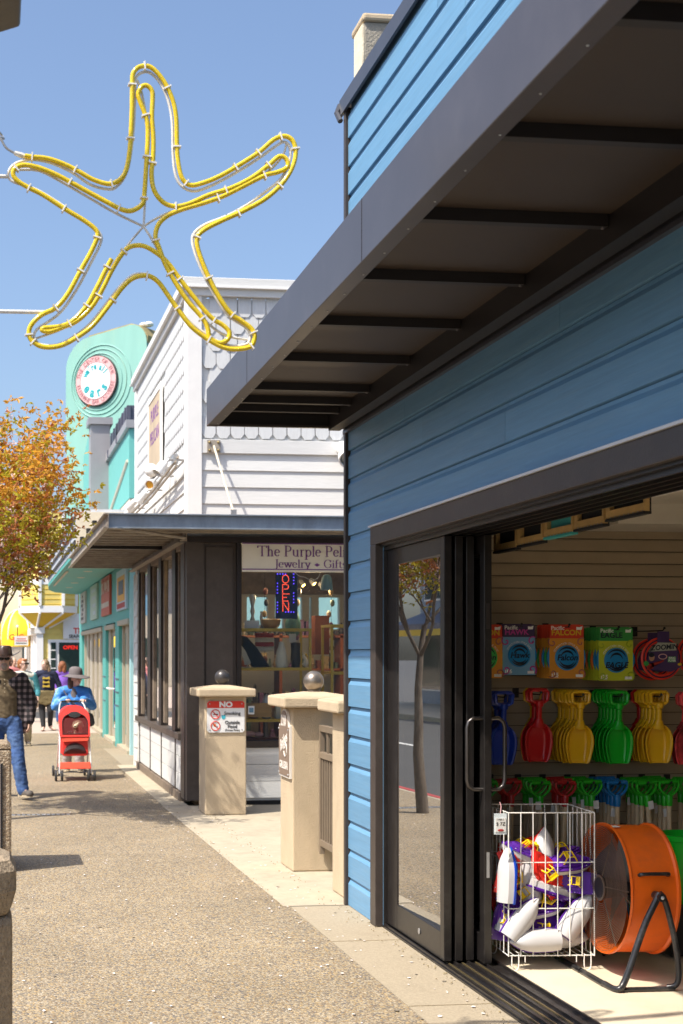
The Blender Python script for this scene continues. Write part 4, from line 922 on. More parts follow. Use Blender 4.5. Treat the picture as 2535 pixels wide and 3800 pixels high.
# ================================================================ starfish rope light on the lamp post
SYY = 4.95
def S1(p): v = aty(p[0] / 1.3067, 150 + p[1] / 1.3067, SYY); return v
def spline(pts, closed=False, k=4):
    P = [Vector(p) for p in pts]; n = len(P); out = []
    rg = range(n if closed else n - 1)
    for i in rg:
        a, b, c, d = (P[(i - 1) % n], P[i], P[(i + 1) % n], P[(i + 2) % n]) if closed else (P[max(i - 1, 0)], P[i], P[i + 1], P[min(i + 2, n - 1)])
        for j in range(k):
            t = j / k; out.append(.5 * ((2 * b) + (c - a) * t + (2 * a - 5 * b + 4 * c - d) * t * t + (3 * b - a - 3 * c + d) * t ** 3))
    if not closed: out.append(P[-1])
    return out
ROPE = [(120,565),(155,570),(230,578),(310,605),(380,640),(440,675),(500,697),(540,700),(580,680),(605,645),(622,580),(632,480),(638,350),(640,220),(643,170),(665,140),(700,130),(735,140),(775,180),(810,235),(840,310),(853,390),(855,480),(858,560),(868,630),(885,680),(920,707),(970,700),(1050,670),(1140,620),(1250,550),(1320,490),(1370,470),(1410,485),(1430,530),(1425,590),(1400,650),(1355,710),(1280,775),(1180,830),(1080,875),(1000,915),(958,950),(952,985),(965,1040),(1000,1130),(1050,1230),(1110,1320),(1170,1365),(1215,1400),(1232,1440),(1215,1485),(1160,1500),(1090,1495),(1010,1455),(930,1395),(870,1320),(820,1250),(770,1180),(730,1150),(690,1145),(640,1160),(590,1205),(530,1285),(450,1385),(370,1445),(290,1485),(210,1490),(160,1465),(140,1430),(150,1385),(200,1335),(270,1300),(330,1230),(390,1120),(440,1030),(470,960),(465,925),(410,880),(310,820),(210,755),(140,720),(90,690),(65,660),(70,630),(110,610),(180,620),(280,660),(400,725),(520,790),(590,825),(640,830),(690,795),(700,730),(708,600),(715,480),(710,390),(680,310),(668,265),(685,232),(710,225),(735,250),(738,300),(735,380),(742,480),(740,580),(733,650),(745,730),(790,790),(850,810),(920,795),(1010,755),(1120,720),(1220,670),(1300,610),(1350,568),(1385,580),(1390,620),(1340,645),(1280,660),(1180,710),(1080,760),(980,795),(880,825),(810,855),(765,900),(752,960),(770,1010),(800,1090),(850,1180),(910,1270),(980,1350),(1005,1400),(1015,1445),(1060,1470),(1100,1455),(1110,1420),(1080,1385),(1020,1345),(940,1250),(870,1160),(810,1080),(750,1030),(690,1000),(630,1005),(590,1040),(540,1120),(490,1220),(440,1300),(370,1365),(300,1395),(240,1415),(205,1410),(215,1398),(290,1390),(350,1365),(420,1290),(470,1200),(510,1120),(540,1065)]
FRAME = [(40,660),(50,620),(90,590),(160,578),(250,595),(350,640),(440,700),(530,722),(570,705),(605,660),(630,580),(650,400),(655,250),(660,180),(690,155),(725,155),(765,190),(800,250),(825,330),(836,420),(838,540),(848,640),(875,700),(930,730),(1000,715),(1120,655),(1250,575),(1340,510),(1380,492),(1405,520),(1405,580),(1370,660),(1310,715),(1200,795),(1100,850),(1000,890),(945,930),(932,975),(955,1060),(1000,1160),(1060,1270),(1120,1345),(1190,1390),(1212,1430),(1200,1470),(1140,1482),(1070,1465),(980,1410),(900,1340),(830,1250),(780,1180),(740,1145),(690,1130),(640,1140),(580,1195),(520,1270),(440,1370),(360,1435),(280,1475),(200,1475),(165,1440),(180,1400),(240,1360),(300,1310),(370,1210),(440,1080),(485,990),(490,945),(450,900),(380,855),(290,790),(200,735),(140,708),(70,688)]
SPOKE = [[(697,900),(705,760),(716,560),(715,420),(690,260),(665,190)],[(697,900),(760,860),(850,822),(1000,785),(1180,705),(1300,635),(1370,560),(1390,500)],[(697,900),(745,975),(800,1080),(900,1230),(1010,1370),(1100,1430),(1205,1450)],[(697,900),(600,1015),(520,1150),(440,1290),(330,1385),(170,1445)],[(697,900),(560,835),(430,760),(300,685),(190,630),(95,625)]]
TIES = [(155,568),(360,638),(540,697),(630,480),(652,213),(700,130),(805,245),(855,512),(905,700),(1132,622),(1245,555),(1357,478),(1428,532),(1345,710),(1160,830),(950,958),(1015,1168),(1125,1335),(1222,1425),(1205,1475),(865,1300),(710,1140),(540,1265),(365,1440),(165,1465),(145,1430),(280,1300),(405,1118),(478,962),(310,822),(145,718),(80,630),(335,695),(575,820),(697,772),(712,562),(715,370),(735,605),(857,810),(1080,725),(1050,768),(1290,610),(1285,655),(755,978),(600,1025),(815,1130),(868,1165),(1025,1365),(985,1350),(1012,1452),(525,1100),(465,1245),(420,1290),(335,1375)]
mat('frame_white', (.70, .68, .64), .45, var=.15, scale=20, dirt=.45, dcol=(.22, .16, .10), dscale=14)
mat('tie_white', (.80, .78, .74), .5, var=.03)
mat('bulb', (.95, .72, .25), .3, emit=.12)
mat('rope_yellow', (.86, .62, .02), .16, var=.12, scale=30, spec=.5, trans=.12)
ST_ = thing('starfish_light', 'yellow rope light starfish decoration on white wire frame', 'decoration', S1((697, 900)))
mb = MB().tube(spline([S1(p) for p in FRAME], True, 3), .0052, 8, closed=True); build(mb, 'frame', 'frame_white', ST_, smooth=60)
for s_ in SPOKE: build(MB().tube(spline([S1(p) + Vector((0, .004, 0)) for p in s_], False, 3), .0046, 6), 'spoke', 'frame_white', ST_, smooth=60)
rp_ = [p + Vector((0, -.012, 0)) for p in spline([S1(p) for p in ROPE], False, 4)]
RO = build(MB().tube(rp_, .0090, 8), 'rope_light', 'rope_yellow', ST_, smooth=60)
bl = MB(); acc = 0
for a, b in zip(rp_[:-1], rp_[1:]):
    L = (b - a).length; acc += L
    if acc > .0215: acc -= .0215; bl.ell(tuple((a + b) / 2 + Vector((0, -.0080, 0))), (.0015, .0013, .0015), 6, 4)
build(bl, 'bulbs', 'bulb', RO, kind='stuff')
for i, p in enumerate(TIES):
    c = S1(p); j = min(range(len(rp_)), key=lambda k: (rp_[k] - c).length_squared); t_ = (rp_[min(j + 1, len(rp_) - 1)] - rp_[max(j - 1, 0)]).normalized()
    n_ = Vector((-t_.z, 0, t_.x)); M = Matrix.Translation(rp_[j] + Vector((0, .006, 0))) @ Matrix(((t_.x, 0, n_.x, 0), (0, 1, 0, 0), (t_.z, 0, n_.z, 0), (0, 0, 0, 1)))
    build(MB().box(-.0026, .0026, -.016, .012, -.0150, .0150, M), 'cable_tie', 'tie_white', ST_)
cn = [S1((70, 545)), S1((100, 556)), S1((135, 567))]
build(MB().tube(cn, [.008, .011, .0085], 8), 'connector', 'frame_white', ST_, smooth=True)
PX, PY = -.62, 4.3
build(MB().tube(spline([S1((72, 546)), S1((30, 520)), S1((0, 470)), S1((-60, 380)), Vector((PX, PY, 4.05))], False, 4), .0045, 6), 'power_cord', 'galv', ST_)
for z, e in ((S1((0, 665)).z, S1((40, 660))), (S1((0, 1322)).z, S1((235, 1318)))):
    build(MB().tube([Vector((-.45, SYY, z)), e], .0075, 8), 'bracket_arm', 'frame_white', ST_); build(MB().tube([Vector((-.45, SYY, z)), Vector((PX + .03, PY, z))], .0075, 8), 'bracket_strut', 'frame_white', ST_)
# street lamp that carries it (its head just enters the top left corner)
LP = thing('street_lamp', 'dark brown street lamp head entering the top left corner', 'street lamp', (PX, PY, 0))
build(MB().lathe([(.13, 0), (.13, .12), (.075, .2), (.06, .5), (.052, 5.4), (.045, 5.45)], 16, Matrix.Translation((PX, PY, 0))), 'pole', 'brown_trim', LP, smooth=True)
c0 = aty(78, 36, PY); c1 = aty(0, 58, PY)
hd = MB().prism([(PX - .05, c1.z + .02), (c1.x - .05, c1.z - .004), (c1.x, c1.z), (c0.x - .004, c0.z), (c0.x, c0.z + .01), (c0.x - .01, c0.z + .30), (PX - .05, c0.z + .30)], 1, PY - .12, PY + .12)
build(hd, 'lamp_head', 'brown_trim', LP, bevel=.006)
# ================================================================ concrete bollard and litter bin at the left
mat('bollard_stone', (.36, .28, .19), .95, var=.3, scale=60, bump=1.2, bscale=90, dirt=.5, dcol=(.14, .11, .08), dscale=6)
BO = thing('concrete_bollard', 'weathered octagonal concrete bollard with rounded cap at lower left', 'bollard', (-.20, 5.3, 0))
M = Matrix.Translation((-.20, 5.3, 0)) @ Matrix.Rotation(R(22.5), 4, 'Z')
build(MB().lathe([(.315, 0), (.302, .1), (.302, .70), (.28, .72)], 8, M), 'shaft', 'bollard_stone', BO, bevel=.012)
build(MB().lathe([(.28, .722), (.30, .76), (.318, .82), (.318, .895), (.292, .935), (.20, .975), (0, .995)], 8, M), 'cap', 'bollard_stone', BO, bevel=.015)
LB = thing('litter_bin', 'exposed aggregate concrete litter bin with steel front panel at left', 'litter bin', (-.14, 11.0, 0))
build(MB().box(-.45, .155, 10.72, 11.28, 0, .97), 'body', 'aggregate_rough', LB, bevel=.02)
build(MB().prism([(-.45, .971), (.155, .971), (.155, .985), (.125, 1.015), (-.42, 1.015), (-.45, .985)], 1, 10.72, 11.28), 'lid', 'aggregate_rough', LB, bevel=.012)
mat('bin_panel', (.42, .37, .33), .4, metal=.4, var=.1)
build(MB().box(-.36, .07, 10.70, 10.719, .06, .86), 'front_panel', 'bin_panel', LB, bevel=.004)
build(MB().box(.071, .085, 10.705, 10.719, .06, .86), 'panel_gap', 'black', LB)
# ================================================================ lamps on the white wall
def bullet(p, d, lab, lens=False, s=1.0):
    t = thing('floodlight', lab, 'floodlight', p, 'white floodlights on the gift shop'); d = Vector(d).normalized(); p = Vector(p)
    M = Matrix.Translation(p) @ d.to_track_quat('Z', 'Y').to_matrix().to_4x4()
    build(MB().lathe([(0, -.14 * s), (.045 * s, -.13 * s), (.06 * s, -.1 * s), (.062 * s, .0), (.085 * s, .05 * s), (.09 * s, .13 * s), (.078 * s, .13 * s), (.07 * s, .08 * s)], 18, M), 'housing', 'white_lamp', t, smooth=35)
    build(MB().ell((0, 0, .095 * s), (.072 * s, .072 * s, .02 * s), 14, 6, M), 'lens', 'amber' if lens else 'glass', t, smooth=True)
    return t, M
nm = [('nearest white floodlight on the conduit beside the corner board', 15.35, 3.86, (-.5, -.2, -.6), False), ('white floodlight with amber lens facing down the street', 16.3, 3.80, (-.45, -.9, -.35), True), ('small white floodlight third along the white street wall', 17.4, 3.76, (-.6, .2, -.7), False), ('white floodlight fourth along the white street wall', 18.6, 3.80, (-.5, .6, -.5), False), ('farthest white floodlight low on the white street wall', 19.4, 3.74, (-.4, .4, -.8), False)]
for lab, y, z, d, ln in nm:
    t, M = bullet((1.93, y, z), d, lab, ln, .68)
    build(MB().tube([(WX, y + .05, z + .1), (2.02, y + .04, z + .1), (1.95, y, z + .02)], .014, 6), 'arm', 'galv', t)
t = thing('globe_lamp', 'round white globe lamp in front of the wooden wall sign', 'lamp', (1.98, 16.9, 3.9))
build(MB().ell((1.98, 16.75, 4.02), .085, 18, 12), 'globe', 'white_lamp', t, smooth=True); build(MB().tube([(WX, 16.75, 4.0), (2.08, 16.75, 4.0)], .03, 8), 'base', 'galv', t)
t = thing('conduit_run', 'bundle of cream conduits with junction boxes along the white wall', 'conduit', (2.0, 17.5, 3.9))
for k, (dz, dx) in enumerate(((0, 0), (-.05, -.03), (-.10, -.02))):
    build(MB().tube([(2.12 + dx, 15.3, 3.98 + dz), (2.10 + dx, 17.5, 3.88 + dz), (2.02 + dx, 20.7, 3.78 + dz)], .016, 6), 'pipe', 'steel_rust', t)
for y, z in ((15.45, 3.97), (16.2, 3.93), (17.2, 3.88), (18.4, 3.84)): build(MB().box(2.07, 2.13, y - .09, y + .09, z - .05, z + .05), 'junction_box', 'galv', t)
t, M = bullet((4.02, WY - .16, 4.03), (-.05, -.75, -.6), 'white security floodlight under the shingles beside the blue corner', False, 1.25)
build(MB().lathe([(.075, 0), (.075, .03), (.03, .045)], 16, Matrix.Translation((4.0, WY - .008, 4.10)) @ Matrix.Rotation(R(90), 4, 'X')), 'wall_plate', 'white_lamp', t)
build(MB().tube([(4.0, WY - .03, 4.10), (4.02, WY - .12, 4.08)], .02, 8), 'arm', 'white_lamp', t)
# ================================================================ gift shop sign, LED sign and window display
t = thing('shop_sign', 'cream The Purple Pelican Jewelry Gift sign with purple letters above window', 'sign', (3.5, WY, 2.66))
build(MB().box(2.836, 4.3, WY - .03, WY - .006, 2.665, 3.012), 'board', 'sign_cream', t)
for z in (2.688, 2.983): build(MB().box(2.836, 4.3, WY - .034, WY - .031, z, z + .011), 'purple_line', 'purple_ink', t)
def px2(x, y): return aty(880 + x / 2.938, 2000 + y / 2.938, WY - .035)
for txt, a, b, zb, hh in (('The Purple Pelican', px2(222, 175), px2(1150, 185), None, .118), ('Jewelry * Gifts', px2(405, 300), px2(1150, 305), None, .092)):
    mb = serif(txt, hh); vis = serif(txt[:14] if 'The' in txt else txt[:14], hh).width
    k = (b.x - a.x) / vis
    mb.v = [Vector((a.x + p.x * k, WY - .034 - p.z, a.z + p.y - .012)) for p in mb.v]
    xo = 0
    for wi, wd_ in enumerate(txt.split(' ')):
        wm = serif(wd_, hh); wm.v = [Vector((a.x + (xo + p.x) * k, WY - .034 - p.z, a.z + p.y - .012)) for p in wm.v]; wm.f = [f_ for f_ in wm.f if max(wm.v[i].x for i in f_) < 4.29]
        if wm.f: build(wm, 'diamond' if wd_ == '*' else 'lettering', 'purple_ink', t)
        xo += wm.width + (GL[' '][0] + .02) * hh
OS = thing('led_open_sign', 'dark hanging LED sign with vertical red OPEN letters and blue dots', 'sign', (3.36, WY + .1, 2.1))
mat('led_board', (.035, .04, .09), .3, var=.2, scale=30); mat('led_red', (1, .10, .04), .4, emit=1.6, var=0); mat('led_blue', (.12, .06, 1.0), .4, emit=1.6, var=0)
build(MB().box(3.245, 3.50, WY + .055, WY + .075, 2.13, 2.66), 'board', 'led_board', OS)
def led(p): return aty(880 + p[0] / 2.938, 2000 + p[1] / 2.938, WY + .05)
lr = MB(); lb = MB()
def dots(pts, st, mb, r):
    for a, b in zip(pts[:-1], pts[1:]):
        a, b = led(a), led(b); n = max(1, round((b - a).length / st))
        for i in range(n): q = a.lerp(b, i / n); mb.ell(tuple(q), (r, .004, r), 8, 5)
O_ = [(528 + 35 * math.cos(i * PI / 10), 437 + 43 * math.sin(i * PI / 10)) for i in range(21)]
for g_ in (O_, [(497, 582), (497, 497), (530, 495), (556, 505), (560, 524), (552, 543), (530, 547), (500, 545)], [(567, 600), (497, 600), (497, 677), (567, 677)], [(497, 638), (550, 638)], [(499, 788), (499, 690), (562, 785), (562, 680)]): dots(g_, .0135, lr, .0042)
build(lr, 'red_leds', 'led_red', OS)
for x, y in [(440, 382), (470, 382), (499, 382), (528, 382), (616, 382), (617, 418), (617, 453), (617, 488), (617, 590), (617, 624), (617, 659), (617, 693), (440, 483), (440, 519), (440, 554), (440, 589), (440, 691), (440, 727), (440, 761), (440, 797), (530, 797), (560, 797), (589, 797), (618, 797)]: lb.ell(tuple(led((x, y))), (.0065, .004, .0065), 8, 5)
build(lb, 'blue_leds', 'led_blue', OS)
for x in (3.28, 3.47): build(MB().tube([(x, WY + .065, 2.66), (x, WY + .065, 3.0)], .002, 4), 'hanger', 'galv', OS)
cb = build(MB().tube(spline([led(p) for p in ((625, 360), (680, 405), (740, 418), (800, 447), (860, 438), (890, 410), (910, 355))], False, 4), .004, 6), 'sign_cable', 'tie_white', OS)
# display cases with gold frames
mat('gold', (.62, .43, .07), .35, metal=.4, var=.1); mat('wood_oak', (.45, .26, .09), .5, var=.2, scale=4, stretch=(.3, 4, 4)); mat('felt_black', (.015, .013, .013), .9); mat('felt_white', (.70, .66, .55), .9, var=.1, bump=.5, bscale=30)
mat('wood_red', (.24, .075, .035), .5, var=.2); mat('goods_mix', (.18, .14, .12), .6, var=.5, scale=40)
def case(x0, x1, y0, y1, zs, lab):
    t = thing('display_case', lab, 'display case', ((x0 + x1) / 2, (y0 + y1) / 2, 0), 'gold framed display cases')
    for x in (x0, x1):
        for y in (y0, y1): build(MB().box(x - .014, x + .014, y - .014, y + .014, .03, zs[-1]), 'upright', 'gold', t)
    for z in zs:
        f_ = MB(); f_.box(x0 - .016, x1 + .016, y0 - .016, y0 + .012, z - .016, z + .016); f_.box(x0 - .016, x1 + .016, y1 - .012, y1 + .016, z - .016, z + .016)
        f_.box(x0 - .015, x0 + .012, y0 + .012, y1 - .012, z - .015, z + .015); f_.box(x1 - .012, x1 + .015, y0 + .012, y1 - .012, z - .015, z + .015)
        s_ = build(f_, 'shelf_frame', 'gold', t); build(MB().box(x0 + .013, x1 - .013, y0 + .013, y1 - .013, z - .004, z + .004), 'shelf', 'glass', s_)
    return t
case(2.60, 3.70, WY + .28, WY + .75, (.95, 1.55, 2.01), 'wide gold framed glass display case behind the shop window')
case(3.98, 4.6, WY + .35, WY + .8, (.95, 1.5, 2.06), 'narrow gold framed case at the right of the shop window')
def item(name, lab, mb, m, cat, smooth=True, **k): return build(mb, name, m, label=lab, cat=cat, smooth=smooth, **k)
zq = 1.566; yq = WY + .42
# jewellery busts and stands
t = thing('jewelry_bust', 'black necklace bust with pale curved front in display case', 'jewelry stand', (2.95, yq, zq))
build(MB().prism([(2.84, 1.90), (2.88, 1.95), (2.98, 1.93), (3.10, 1.80), (3.24, 1.60), (3.26, 1.57), (3.05, 1.57), (2.99, 1.66), (2.90, 1.84)], 1, yq, yq + .1), 'bust', 'felt_black', t, bevel=.015)
build(MB().prism([(2.86, 1.86), (2.88, 1.87), (2.96, 1.76), (3.02, 1.63), (3.02, 1.61), (2.95, 1.595), (2.93, 1.68)], 1, yq - .012, yq - .002), 'front_strip', 'felt_white', t); build(MB().box(2.89, 3.01, yq - .06, yq + .02, zq, zq + .012), 'foot', 'felt_white', t)
item('fleece_stand', 'tall white fleecy display form in the case', MB().lathe([(.065, 0), (.075, .06), (.06, .18), (.035, .26), (.03, .30), (0, .31)], 18, Matrix.Translation((3.38, yq - .05, zq + .001))), 'felt_white', 'display form')
item('dark_glove_form', 'dark brown tapered display form beside the white fleecy one', MB().lathe([(.05, 0), (.06, .08), (.055, .2), (.06, .29), (.02, .30), (0, .30)], 14, Matrix.Translation((3.56, yq, zq + .001))), 'dark_brown', 'display form')
item('price_card', 'small white price card standing behind the dark display form', MB().box(3.50, 3.585, yq + .08, yq + .09, zq + .30, zq + .40), 'sign_white', 'card', smooth=False)
t = thing('pelican_figurine', 'small white pelican figurine on the case shelf', 'figurine', (3.68, yq, zq))
build(MB().tube([(3.66, yq, zq + .02), (3.69, yq, zq + .05), (3.68, yq, zq + .10), (3.655, yq, zq + .14), (3.67, yq, zq + .17), (3.685, yq, zq + .165)], [.03, .035, .02, .014, .016, .006], 8), 'body', 'felt_white', t, smooth=True)
build(MB().tube([(3.68, yq - .01, zq + .165), (3.70, yq - .01, zq + .13), (3.705, yq - .01, zq + .10)], [.01, .008, .003], 6), 'beak', 'yellow_deep', t)
item('candlestick', 'tall beaded glass candlestick on top of the display case', MB().lathe([(.06, 0), (.05, .02), (.018, .05), (.03, .1), (.016, .15), (.03, .2), (.017, .26), (.035, .33), (.04, .37), (.03, .40)], 14, Matrix.Translation((3.06, WY + .5, 2.03))), 'galv', 'candlestick')
item('candlestick', 'short grey candlestick on top of the display case', MB().lathe([(.04, 0), (.03, .02), (.012, .05), (.02, .12), (.012, .18), (.016, .2)], 12, Matrix.Translation((3.17, WY + .52, 2.03))), 'galv', 'candlestick')
item('flower_card', 'white card with red print on top of the case', MB().box(2.93, 3.11, WY + .33, WY + .34, 2.03, 2.12), 'sign_white', 'card', smooth=False)
item('woven_basket', 'brown woven basket on top of the display case', MB().lathe([(.08, 0), (.11, .04), (.12, .10), (.10, .11), (.09, .05), (0, .03)], 16, Matrix.Translation((3.27, WY + .45, 2.03))), 'wood_oak', 'basket')
item('hanging_bell', 'blue painted bell hanging inside the shop window', MB().lathe([(.075, 0), (.07, .05), (.06, .14), (.035, .18), (.0, .19)], 16, Matrix.Translation((3.93, WY + .4, 2.48))), 'far_blue', 'bell')
mat('vase_teal', (.10, .22, .20), .3, var=.4, scale=14); mat('stripe_red', (.35, .04, .03), .7)
item('painted_vase', 'teal vase with painted sunflowers behind the display case', MB().lathe([(.06, 0), (.09, .05), (.10, .14), (.075, .24), (.04, .30), (.05, .32)], 18, Matrix.Translation((3.66, WY + 1.0, 1.95))), 'vase_teal', 'vase')
t = thing('folded_blanket', 'red and white striped folded blanket behind the black bust', 'blanket', (3.22, WY + .62, 1.78))
for k in range(4): build(MB().box(3.12, 3.34, WY + .60, WY + .66, 1.76 + k * .055, 1.812 + k * .055), 'stripe', 'stripe_red' if k % 2 else 'felt_white', t, bevel=.01)
item('birdhouse', 'red brown wooden lantern box at the right of the display case', MB().box(3.96, 4.14, WY + 1.1, WY + 1.28, 1.72, 2.2), 'wood_red', 'lantern', smooth=False)
for k in range(9):
    rk = random.Random(k); x = 2.9 + k * .155
    lab = ['dark purple scarf folded on the lower shelf', 'small brown carving on the lower shelf', 'round silver framed picture on the lower shelf', 'stack of white boxed trinkets on the lower shelf', 'grey stone ornament on the lower shelf', 'dark clock on the lower shelf', 'white gift boxes beside the clock', 'brown leather pouch on the lower shelf', 'tall brown figurine at the right end of lower shelf'][k]
    mm_ = ['purple_ink', 'wood_red', 'galv', 'felt_white', 'grey_metal', 'dark_brown', 'felt_white', 'wood_oak', 'wood_red'][k]
    hh = rk.uniform(.12, .3)
    if k in (3, 6): mb = MB().box(x - .05, x + .05, yq - .04, yq + .06, .967, 1.05).box(x - .045, x + .045, yq - .035, yq + .05, 1.051, 1.14).box(x - .04, x + .05, yq - .03, yq + .05, 1.141, 1.21)
    else: mb = MB().lathe([(.05, 0), (.065, hh * .3), (.05, hh * .7), (.03, hh * .9), (0, hh)], 12, Matrix.Translation((x, yq, .967)))
    item(['scarf', 'carving', 'picture', 'gift_box', 'ornament', 'clock', 'gift_box', 'pouch', 'figurine'][k], lab, mb, mm_, ['scarf', 'carving', 'picture', 'box', 'ornament', 'clock', 'box', 'pouch', 'figurine'][k])
item('oak_box', 'pale oak box on the window ledge behind the sign pillar', MB().box(2.86, 3.20, WY + .08, WY + .22, 1.0, 1.16), 'wood_oak', 'box', smooth=False)
t = thing('card_sticker', 'small blue and white payment sticker low on the shop window', 'sticker', (2.95, WY + .03, .86)); build(MB().box(2.92, 2.99, WY + .034, WY + .038, 1.035, 1.13), 'backing', 'sign_white', t); build(MB().box(2.93, 2.98, WY + .030, WY + .0335, 1.055, 1.11), 'mark', 'far_blue', t)
item('pink_yarn', 'bright pink yarn heap at the bottom of the window', MB().ell((2.95, WY + .2, .80), (.09, .05, .035), 14, 8).ell((3.08, WY + .22, .79), (.06, .05, .03), 14, 8), 'pink', 'yarn')
t = thing('shop_counter', 'dark wooden window ledge inside the gift shop', 'ledge', (3.3, WY + .3, .0)); build(MB().box(2.6, 4.6, WY + .125, WY + .27, .7, .76), 'top', 'wood_red', t); build(MB().box(2.62, 4.58, WY + .26, WY + .278, .03, .70), 'front', 'wood_red', t)
for k, (x, z) in enumerate(((3.05, 2.92), (3.75, 2.62), (3.86, 2.58), (3.62, 2.60))):
    t = thing('spot_lamp', ['left most', 'second', 'right most', 'faint third'][k] + ' glowing yellow spot lamp inside the gift shop', 'lamp', (x, WY + 1.4, z), 'spot lamps inside the gift shop')
    if k == 0: mat('lamp_glow', (1, .62, .15), .4, emit=2.0, var=0)
    M = Matrix.Translation((x * 1.07, WY + 1.4, z)) @ Vector((.5, -.5, -.7)).normalized().to_track_quat('Z', 'Y').to_matrix().to_4x4()
    build(MB().lathe([(.02, -.07), (.035, -.05), (.04, .02), (.035, .02)], 12, M), 'can', 'black', t); build(MB().ell((0, 0, .01), (.034, .034, .015), 10, 6, M), 'glow', 'lamp_glow', t)
    ld = D.lights.new('spot_lamp_light', 'POINT'); ld.energy = 11; ld.color = (1, .72, .40); ld.shadow_soft_size = .05; lo_ = D.objects.new('bulb_light', ld); link(lo_, t); lo_.location = Vector((x * 1.07, WY + 1.4, z)) + Vector((.03, -.12, -.08)) - OFF[t]
t = thing('back_shelf', 'tall dark wooden shelving at the back of the gift shop', 'shelving', (4.2, 18.2, .03))
for z in (.5, 1.0, 1.5, 1.95): build(MB().box(3.0, 5.6, 18.0, 18.35, z, z + .03), 'shelf', 'wood_red', t)
for x in (3.0, 3.9, 4.75, 5.6): build(MB().box(x - .02, x + .02, 18.0, 18.35, .03, 2.0), 'upright', 'wood_red', t)
rk = random.Random(5); gm = []
for q, c in enumerate(((.16, .05, .04), (.05, .05, .07), (.30, .22, .12), (.08, .12, .11), (.34, .31, .27), (.12, .06, .14))): mat('goods_%d' % q, c, .6, var=.5, scale=25); gm.append(MB())
for z in (.53, 1.03, 1.53, 1.98):
    x = 3.02
    while x < 5.55:
        w_ = rk.uniform(.02, .055); hh = rk.uniform(.05, .3); mb = rk.choice(gm)
        if rk.random() < .5: mb.box(x, x + w_ * 1.6, 18.04, 18.16, z, z + hh)
        else: mb.lathe([(w_ * .6, 0), (w_, hh * .3), (w_ * .5, hh * .7), (w_ * .6, hh * .85), (0, hh)], 8, Matrix.Translation((x + w_, 18.12, z)))
        x += w_ * 2 + .012
for q, mb in enumerate(gm): build(mb, 'shelf_goods', 'goods_%d' % q, t, kind='stuff')
for q in range(3):
    t = thing('hanging_mobile', ['left', 'middle', 'right'][q] + ' string of small ornaments hanging behind the display case', 'mobile', (3.35 + q * .42, WY + 1.2, 1.5), 'hanging ornament strings')
    for n_ in range(7): build(MB().ell((3.35 + q * .42 + rk.uniform(-.03, .03), WY + 1.2, 2.5 - n_ * .14), (.03, .02, .045), 8, 6), 'ornament', 'goods_%d' % ((n_ + q) % 6), t)
    build(MB().tube([(3.35 + q * .42, WY + 1.2, 1.6), (3.35 + q * .42, WY + 1.2, 3.05)], .003, 4), 'string', 'black', t)
# ================================================================ goods in the blue shop
def P2(x, y, Y): return aty(x, y, Y)
ORD = ['front', 'second', 'third', 'fourth', 'fifth', 'sixth', 'seventh', 'eighth']
def hook(x, z, y0=7.72, lab=''):
    t = thing('display_hook', lab, 'hook', (x, SY, z), 'black slatwall hooks')
    build(MB().box(x - .02, x + .02, SY - .006, SY, z - .03, z + .03), 'plate', 'black', t); build(MB().tube([(x, SY, z), (x, y0 + .02, z), (x, y0, z + .012)], .004, 6), 'rod', 'black', t); build(MB().ell((x, y0, z + .014), .008, 8, 6), 'tip', 'black', t)
# ---- flying disc packs
YFR = 7.82
def swirl(cx, cz, r, a0, n=14): return [(cx + r * (1 - i / n) * math.cos(a0 + i * .45), cz + r * (1 - i / n) * math.sin(a0 + i * .45)) for i in range(n)]
packs = [('FALCON', 1800.0, 2319, 2517, (.66, .28, .03), (.62, .05, .02), (.05, .50, .10), (.40, .14, .10), '155', 'orange falcon flying disc pack half hidden by the door'),
         ('HAWK', 1926.5, 2317, 2505, (.16, .36, .55), (.05, .03, .09), (.01, .22, .50), (.50, .05, .28), '106', 'blue hawk flying disc pack with black header'),
         ('FALCON', 2103.5, 2319, 2518, (.66, .28, .03), (.62, .05, .02), (.01, .22, .50), (.40, .14, .10), '155', 'orange falcon flying disc pack with red header'),
         ('EAGLE', 2286.0, 2329, 2526, (.50, .56, .03), (.04, .30, .06), (.01, .22, .50), (.34, .44, .02), '175', 'lime eagle flying disc pack with green header')]
mat('text_white', (.80, .80, .78), .5); mat('disc_print', (.008, .015, .03), .4); mat('disc_orange', (.75, .16, .02), .35); mat('disc_green', (.03, .42, .08), .35); mat('disc_blue', (.01, .25, .55), .35)
